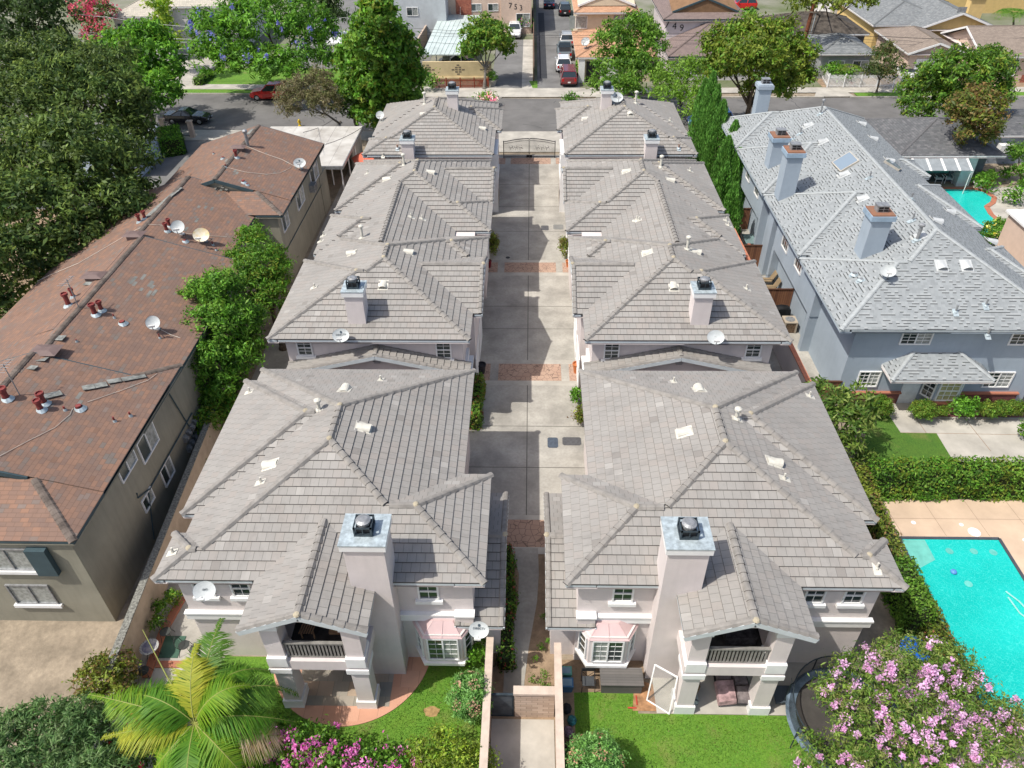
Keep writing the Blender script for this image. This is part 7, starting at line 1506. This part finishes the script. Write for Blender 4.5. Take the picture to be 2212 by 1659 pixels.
for i in range(9):
    x, y = random.uniform(1.42, 1.8), 14.6-i*.45; mb = MB(); s = random.uniform(.12, .26); mb.ellip((x, y, s*.6), (s, s*1.2, s*.7), 8, 4)
    tag(mb.build('garden_clutter', mat(f'clutter_{("black", "teal", "mauve", "brown", "blue")[i % 5]}', ((.02, .02, .025), (.05, .22, .24), (.28, .18, .24), (.12, .08, .05), (.08, .14, .28))[i % 5], .7, var=.4, scale=9)), f'{("black bag", "teal bundle", "mauve bundle", "brown sack", "blue bundle")[i % 5]} on the ground along the yard wall, {("first", "second", "third", "fourth", "fifth", "sixth", "seventh", "eighth", "last")[i]} from the tubs', 'bundle', 'clutter along the yard wall')
q = [P(1397, 1513, 0), P(1445, 1543, 0)]; tp = [P(1414.6, 1437, 1.75), P(1463, 1464, 1.75)]
t = thing('framed_glass_panel', 'white-framed glass panel leaning in front of the near right patio', 'glass panel', q[0]); mb = MB(); 
for a, c in ((q[0], q[1]), (q[1], tp[1]), (tp[1], tp[0]), (tp[0], q[0])): mb.beam(a+Vector((0, 0, .03)), c+Vector((0, 0, .03)), .05, .05)
mb.build('frame', white, t)
gm = bpy.data.materials.new('clear_glass'); gm.use_nodes = True; _b = gm.node_tree.nodes['Principled BSDF']; _b.inputs[0].default_value = (.25, .28, .28, 1); _b.inputs['Roughness'].default_value = .05; _b.inputs['Alpha'].default_value = .13
mb = MB(); mb.hexa([q[0], q[1], q[1]+Vector((0, .01, 0)), q[0]+Vector((0, .01, 0))], [tp[0], tp[1], tp[1]+Vector((0, .01, 0)), tp[0]+Vector((0, .01, 0))]); mb.build('pane', gm, t)
cush = mat('grey_cushion', (.20, .17, .17), .95, var=.3, scale=5); throw = mat('pink_throw', (.42, .28, .28), .95, var=.3, scale=4)
t = thing('patio_lounger', 'dark lounger heaped with grey cushions and a pink throw on the right patio', 'lounger', (8.0, 15.3, 0)); mb = MB(); mb.box(7.35, 8.65, 14.75, 16.2, .3, .36); [mb.tube((x, y, 0), (x, y, .35), .02) for x in (7.4, 8.6) for y in (14.8, 16.1)]; mb.build('frame', black, t)

for q_ in ((8.05, 8.62, 14.78, 15.42), (8.05, 8.62, 15.46, 16.15), (7.42, 8.02, 15.62, 16.18)): mb = MB(); mb.hexa([(q_[0], q_[2], .36), (q_[1], q_[2], .36), (q_[1], q_[3], .36), (q_[0], q_[3], .36)], [(q_[0]+.05, q_[2]+.05, .54), (q_[1]-.05, q_[2]+.05, .54), (q_[1]-.05, q_[3]-.05, .54), (q_[0]+.05, q_[3]-.05, .54)]); mb.build('cushion', cush, t)
mb = MB(); mb.hexa([(7.3, 14.7, .30), (8.0, 14.75, .36), (8.0, 15.6, .36), (7.3, 15.6, .36)], [(7.34, 14.74, .50), (7.98, 14.8, .56), (8.0, 15.58, .62), (7.35, 15.56, .58)]); mb.build('throw', throw, t)
t = thing('basket', 'stack of baskets and papers inside the near right patio', 'basket', (6.4, 15.4, 0)); mb = MB(); mb.lathe((6.4, 15.4, .05), [(0, 0), (.26, 0), (.33, .5), (.28, .5), (.24, .1)], 12); mb.build('basket', mat('wicker', (.25, .17, .09), .9, var=.3, scale=8), t); mb = MB(); mb.box(6.15, 6.6, 14.85, 15.1, .06, .34); mb.build('papers', mat('newsprint', (.45, .5, .5), .8, var=.5, scale=10), t)
t = thing('patio_armchair', 'dark folded chair just outside the right patio column', 'chair', (9.9, 15.2, 0)); mb = MB(); mb.hexa([(9.5, 14.8, .3), (10.2, 14.9, .3), (10.2, 15.5, .35), (9.5, 15.5, .35)], [(9.5, 14.8, .36), (10.2, 14.9, .36), (10.2, 15.5, .41), (9.5, 15.5, .41)]); mb.build('seat', mat('slate_canvas', (.07, .09, .11), .9), t); mb = MB(); [mb.tube((x, 14.8, 0), (x, 15.6, .8), .018) for x in (9.5, 10.2)]; mb.build('frame', grey_m, t)
mb = MB(); x, y = gx(1356, 1530); mb.beam((x, y, .04), (x+.33, y, .04), .05, .04); tag(mb.build('garden_tool', mat('red_plastic', (.45, .06, .04), .5)), 'short red plastic bar lying flat across the right lawn', 'toy', 'red bars on the lawn'); mb = MB(); x, y = gx(1376, 1524); mb.beam((x, y, .04), (x, y+.38, .04), .05, .04); tag(mb.build('garden_tool', MATS['red_plastic']), 'short red plastic bar pointing towards the house on the lawn', 'toy', 'red bars on the lawn')
# trampoline
c = P(1830, 1556, .85); t = thing('trampoline', 'large round trampoline with dark net under the pink crape myrtle', 'trampoline', (c.x, c.y, 0)); R1 = 2.1
mb = MB(); mb.lathe((c.x, c.y, .80), [(0, 0), (R1*.86, 0)], 40, 0); mb.build('jumping_mat', mat('tramp_mat', (.06, .055, .05), .8), t); mb = MB(); mb.lathe((c.x, c.y, .80), [(R1*.86, .01), (R1*.86, .06), (R1, .05), (R1*1.02, -.03), (R1*.96, -.06)], 40, 0); mb.build('pad', mat('tramp_pad', (.16, .22, .28), .7, var=.3, scale=2), t)
for k in range(8):
    a = k*math.pi/4+.3; mb = MB(); mb.path([(c.x+R1*1.02*math.cos(a), c.y+R1*1.02*math.sin(a), 0), (c.x+R1*1.02*math.cos(a), c.y+R1*1.02*math.sin(a), 1.5), (c.x+R1*.98*math.cos(a), c.y+R1*.98*math.sin(a), 1.7)], .025, 6); mb.build('leg', dkmetal, t)
nm = bpy.data.materials.new('net'); nm.use_nodes = True; _b = nm.node_tree.nodes['Principled BSDF']; _b.inputs[0].default_value = (.01, .01, .012, 1); _b.inputs['Alpha'].default_value = .45
mb = MB(); mb.lathe((c.x, c.y, .84), [(R1*.97, 0), (R1*.97, .86)], 40, 0); mb.build('net', nm, t); mb = MB(); mb.path([(c.x+R1*.98*math.cos(a), c.y+R1*.98*math.sin(a), 1.71) for a in np.linspace(0, 2*math.pi, 49)], .025, 6); mb.build('top_ring', dkmetal, t)
c = P(1978, 1400, .3); t = thing('paddling_pool', 'bright blue plastic paddling pool beside the side wall under the pink tree', 'paddling pool', (c.x, c.y, 0)); mb = MB(); mb.lathe((c.x, c.y, .02), [(0, .04), (.42, .04), (.47, .3), (.56, .32), (.58, .2), (.5, 0)], 24); mb.build('shell', mat('bright_blue_plastic', (.02, .13, .55), .35), t)
# between the right row and the blue house
acm = mat('ac_tan', (.42, .36, .28), .6, var=.1); acg = mat('ac_grille', (.20, .13, .08), .8, var=.4, scale=14)
def acunit(label, x, y, h=.75):
    t = thing('air_conditioner', label, 'air conditioner', (x, y, 0), 'ground air conditioners'); mb = MB(); mb.box(x-.38, x+.38, y-.38, y+.38, .04, h, 1); mb.box(x-.41, x+.41, y-.41, y+.41, h, h+.08, 0); [mb.box(x+i*.36-.05, x+i*.36+.05, y+j*.36-.05, y+j*.36+.05, .04, h, 0) for i in (-1, 1) for j in (-1, 1)]; mb.build('case', [acm, acg], t); mb = MB(); mb.lathe((x, y, h+.08), [(.3, 0), (.3, .02), (.12, .03), (0, .03)], 16); mb.build('fan', grey_m, t)
acunit('tan air conditioner beside the black covered barbecue', 16.75, 40.3); acunit('tan air conditioner by the glass patio table', 16.0, 53.0)
t = thing('barbecue', 'barbecue under a black cover behind the blue house', 'barbecue', (16.2, 41.4, 0)); mb = MB(); mb.hexa([(15.9, 41.0, .02), (17.1, 41.0, .02), (17.1, 41.8, .02), (15.9, 41.8, .02)], [(16.0, 41.1, 1.0), (17.0, 41.15, 1.0), (16.95, 41.7, 1.0), (16.0, 41.7, 1.0)]); mb.ellip((16.5, 41.4, 1.0), (.5, .3, .16), 12, 6); mb.build('cover', mat('black_cover', (.012, .013, .015), .6, var=.3, scale=6, bump=.8, bscale=4), t)
for i, (x, y) in enumerate(((16.75, 44.9), (16.75, 45.9))):
    t = thing('patio_chair', ('tan sling patio chair nearer the camera beside the blue wall', 'tan sling patio chair farther from the camera beside the blue wall')[i], 'chair', (x, y, 0), 'tan patio chairs'); mb = MB(); mb.hexa([(x-.35, y-.28, .42), (x+.2, y-.28, .40), (x+.2, y+.28, .40), (x-.35, y+.28, .42)], [(x-.35, y-.28, .45), (x+.2, y-.28, .43), (x+.2, y+.28, .43), (x-.35, y+.28, .45)]); mb.build('seat', mat('tan_sling', (.27, .20, .12), .8), t)
    mb = MB(); mb.hexa([(x+.2, y-.28, .42), (x+.24, y-.28, .42), (x+.24, y+.28, .42), (x+.2, y+.28, .42)], [(x+.48, y-.28, 1.05), (x+.52, y-.28, 1.05), (x+.52, y+.28, 1.05), (x+.48, y+.28, 1.05)]); mb.build('backrest', MATS['tan_sling'], t)
    mb = MB(); [mb.path([(x-.4, y+s*.3, .02), (x-.35, y+s*.3, .62), (x+.3, y+s*.3, .62), (x+.4, y+s*.3, .02)], .018, 5) for s in (-1, 1)]; mb.build('frame', black, t)
t = thing('glass_table', 'glass-topped patio table with clutter by the blue wall', 'table', (16.5, 51.2, 0)); mb = MB(); mb.box(16.3, 17.1, 50.7, 52.2, .68, .72); mb.build('tabletop', mat('table_glass', (.18, .26, .26), .1), t); mb = MB(); [mb.tube((x, y, .02), (x, y, .68), .02) for x in (16.35, 17.05) for y in (50.75, 52.15)]; mb.build('frame', black, t)
mb = MB(); mb.hexa([(16.1, 49.8, .1), (16.5, 49.7, .1), (16.7, 50.4, .1), (16.3, 50.6, .1)], [(16.2, 49.9, .9), (16.4, 49.9, .9), (16.5, 50.3, .9), (16.3, 50.4, .9)]); tag(mb.build('folded_cushion', mat('rust_cloth', (.35, .12, .08), .9)), 'rust-coloured folded cushion beside the glass patio table', 'cushion')
# terrace chairs, umbrella and rest
for i, u in enumerate((2023, 2044)):
    x, y = gx(u, 394); t = thing('garden_chair', ('white plastic armchair under the awning, left one of the pair', 'white plastic armchair under the awning, right one of the pair')[i], 'chair', (x, y, 0), 'white plastic chairs'); mb = MB(); mb.box(x-.3, x+.3, y-.3, y+.3, .4, .45); mb.build('seat', white, t)
    mb = MB(); mb.hexa([(x-.3, y+.28, .45), (x+.3, y+.28, .45), (x+.3, y+.33, .45), (x-.3, y+.33, .45)], [(x-.22, y+.45, 1.15), (x+.22, y+.45, 1.15), (x+.22, y+.5, 1.15), (x-.22, y+.5, 1.15)]); mb.build('backrest', white, t)
    for sx in (-1, 1): 
        mb = MB(); mb.tube((x+sx*.3, y-.3, .02), (x+sx*.3, y-.3, .68), .025); mb.tube((x+sx*.3, y+.3, .02), (x+sx*.3, y+.3, .68), .025); mb.beam((x+sx*.3, y-.32, .68), (x+sx*.3, y+.35, .68), .06, .03); mb.build('leg', white, t)
x, y = -14.3, 64.2; t = thing('umbrella', 'orange-red patio umbrella glimpsed behind the far left townhouse', 'umbrella', (x, y, 0)); mb = MB()
for k in range(8):
    a0, a1 = k*math.pi/4, (k+1)*math.pi/4; mb.face([(x+1.5*math.cos(a0), y+1.5*math.sin(a0), 2.0), (x+1.5*math.cos(a1), y+1.5*math.sin(a1), 2.0), (x, y, 2.6)])
mb.build('canopy', mat('orange_red_cloth', (.62, .15, .09), .8), t); mb = MB(); mb.tube((x, y, 0), (x, y, 2.6), .03); mb.build('pole', white, t)
mb = MB(); mb.box(-16.9, -16.45, 54.0, 54.8, 3.3, 3.85); [mb.box(-16.449, -16.44, 54.05, 54.75, 3.35+k*.07, 3.38+k*.07, 1) for k in range(7)]; o = tag(mb.build('window_air_conditioner', [grey_m, black]), 'boxy air conditioner jutting from the far wing of the brown-roofed house', 'air conditioner')
x, y = gx(2170, 320, 1.6); mb = MB(); mb.box(x-.6, x+.6, y-.5, y+.5, 1.2, 2.0); tag(mb.build('window_air_conditioner', white), 'white air conditioner box on the outbuilding at the right edge', 'air conditioner')
x, y = gx(1856, 66); t = thing('wheeled_bin', 'blue wheeled bin beside the yellow house', 'bin', (x, y, 0), 'wheeled bins'); mb = MB(); mb.rbox((x, y), .9, .9, 0, 1.5, taper=1.1); mb.build('body', MATS['bright_blue_plastic'], t); mb = MB(); mb.rbox((x, y), 1.05, 1.05, 1.5, 1.6); mb.build('lid', MATS['blue_plastic'], t)
t = dup(t, (x+1.7, y-1.2, 0), 0, .7, 'brown low bin right of the blue wheeled bin', 'wheeled bins'); 
for ch in t.children: ch.data = ch.data.copy(); ch.data.materials[0] = MATS['brown_paint']
# balcony contents
for s in (-1, 1):
    X = s*7.4; t = thing('balcony_bench', ('slatted wooden bench on the left balcony', 'dark upholstered seat on the right balcony')[s > 0], 'bench', (X, 16, 3.3)); m = mat('teak', (.28, .17, .10), .8) if s < 0 else mat('dark_upholstery', (.06, .055, .06), .95, var=.4, scale=6); mb = MB()
    if s < 0: [mb.beam((X-.75+k*.09, 15.3, 3.78), (X-.62+k*.09, 16.1, 3.78), .05, .03) for k in range(6)]; mb.box(X+.3, X+.9, 15.4, 15.9, 3.6, 3.72); mb.build('slats', m, t); mb = MB(); mb.ellip((X+.55, 15.6, 3.85), (.3, .18, .14), 10, 5); mb.build('pillow', mat('olive_pillow', (.25, .28, .12), .9), t); mb = MB(); [mb.box(X+a, X+a+.05, 15.4, 15.45, 3.31, 3.76) for a in (-.75, -.3)]; mb.build('leg', m, t)
    else: mb.box(X-.2, X+.9, 15.4, 16.2, 3.31, 3.7); mb.build('seat', m, t); mb = MB(); mb.tube((X-.3, 15.6, 4.0), (X+.9, 15.9, 4.0), .16, .16, 10); mb.build('bolster', mat('grey_bolster', (.11, .10, .11), .95), t); mb = MB(); mb.lathe((X-.8, 15.7, 4.05), [(0, 0), (.13, 0), (.13, .02), (0, .03)], 14); mb.tube((X-.8, 15.7, 3.31), (X-.8, 15.7, 4.05), .015); mb.build('side_table', white, t)

x, y = gx(648, 273); mb = MB(); mb.lathe((x, y, .06), [(.16, 0), (.16, .05), (.11, .08), (.11, .5), (.14, .52), (.12, .62), (.04, .7), (0, .71)], 12); [mb.tube((x-.2*s_, y, .45), (x, y, .45), .06, .06, 8) for s_ in (-1, 1)]; tag(mb.build('fire_hydrant', mat('hydrant_yellow', (.65, .45, .03), .5)), 'yellow fire hydrant behind the white carport roof', 'hydrant')
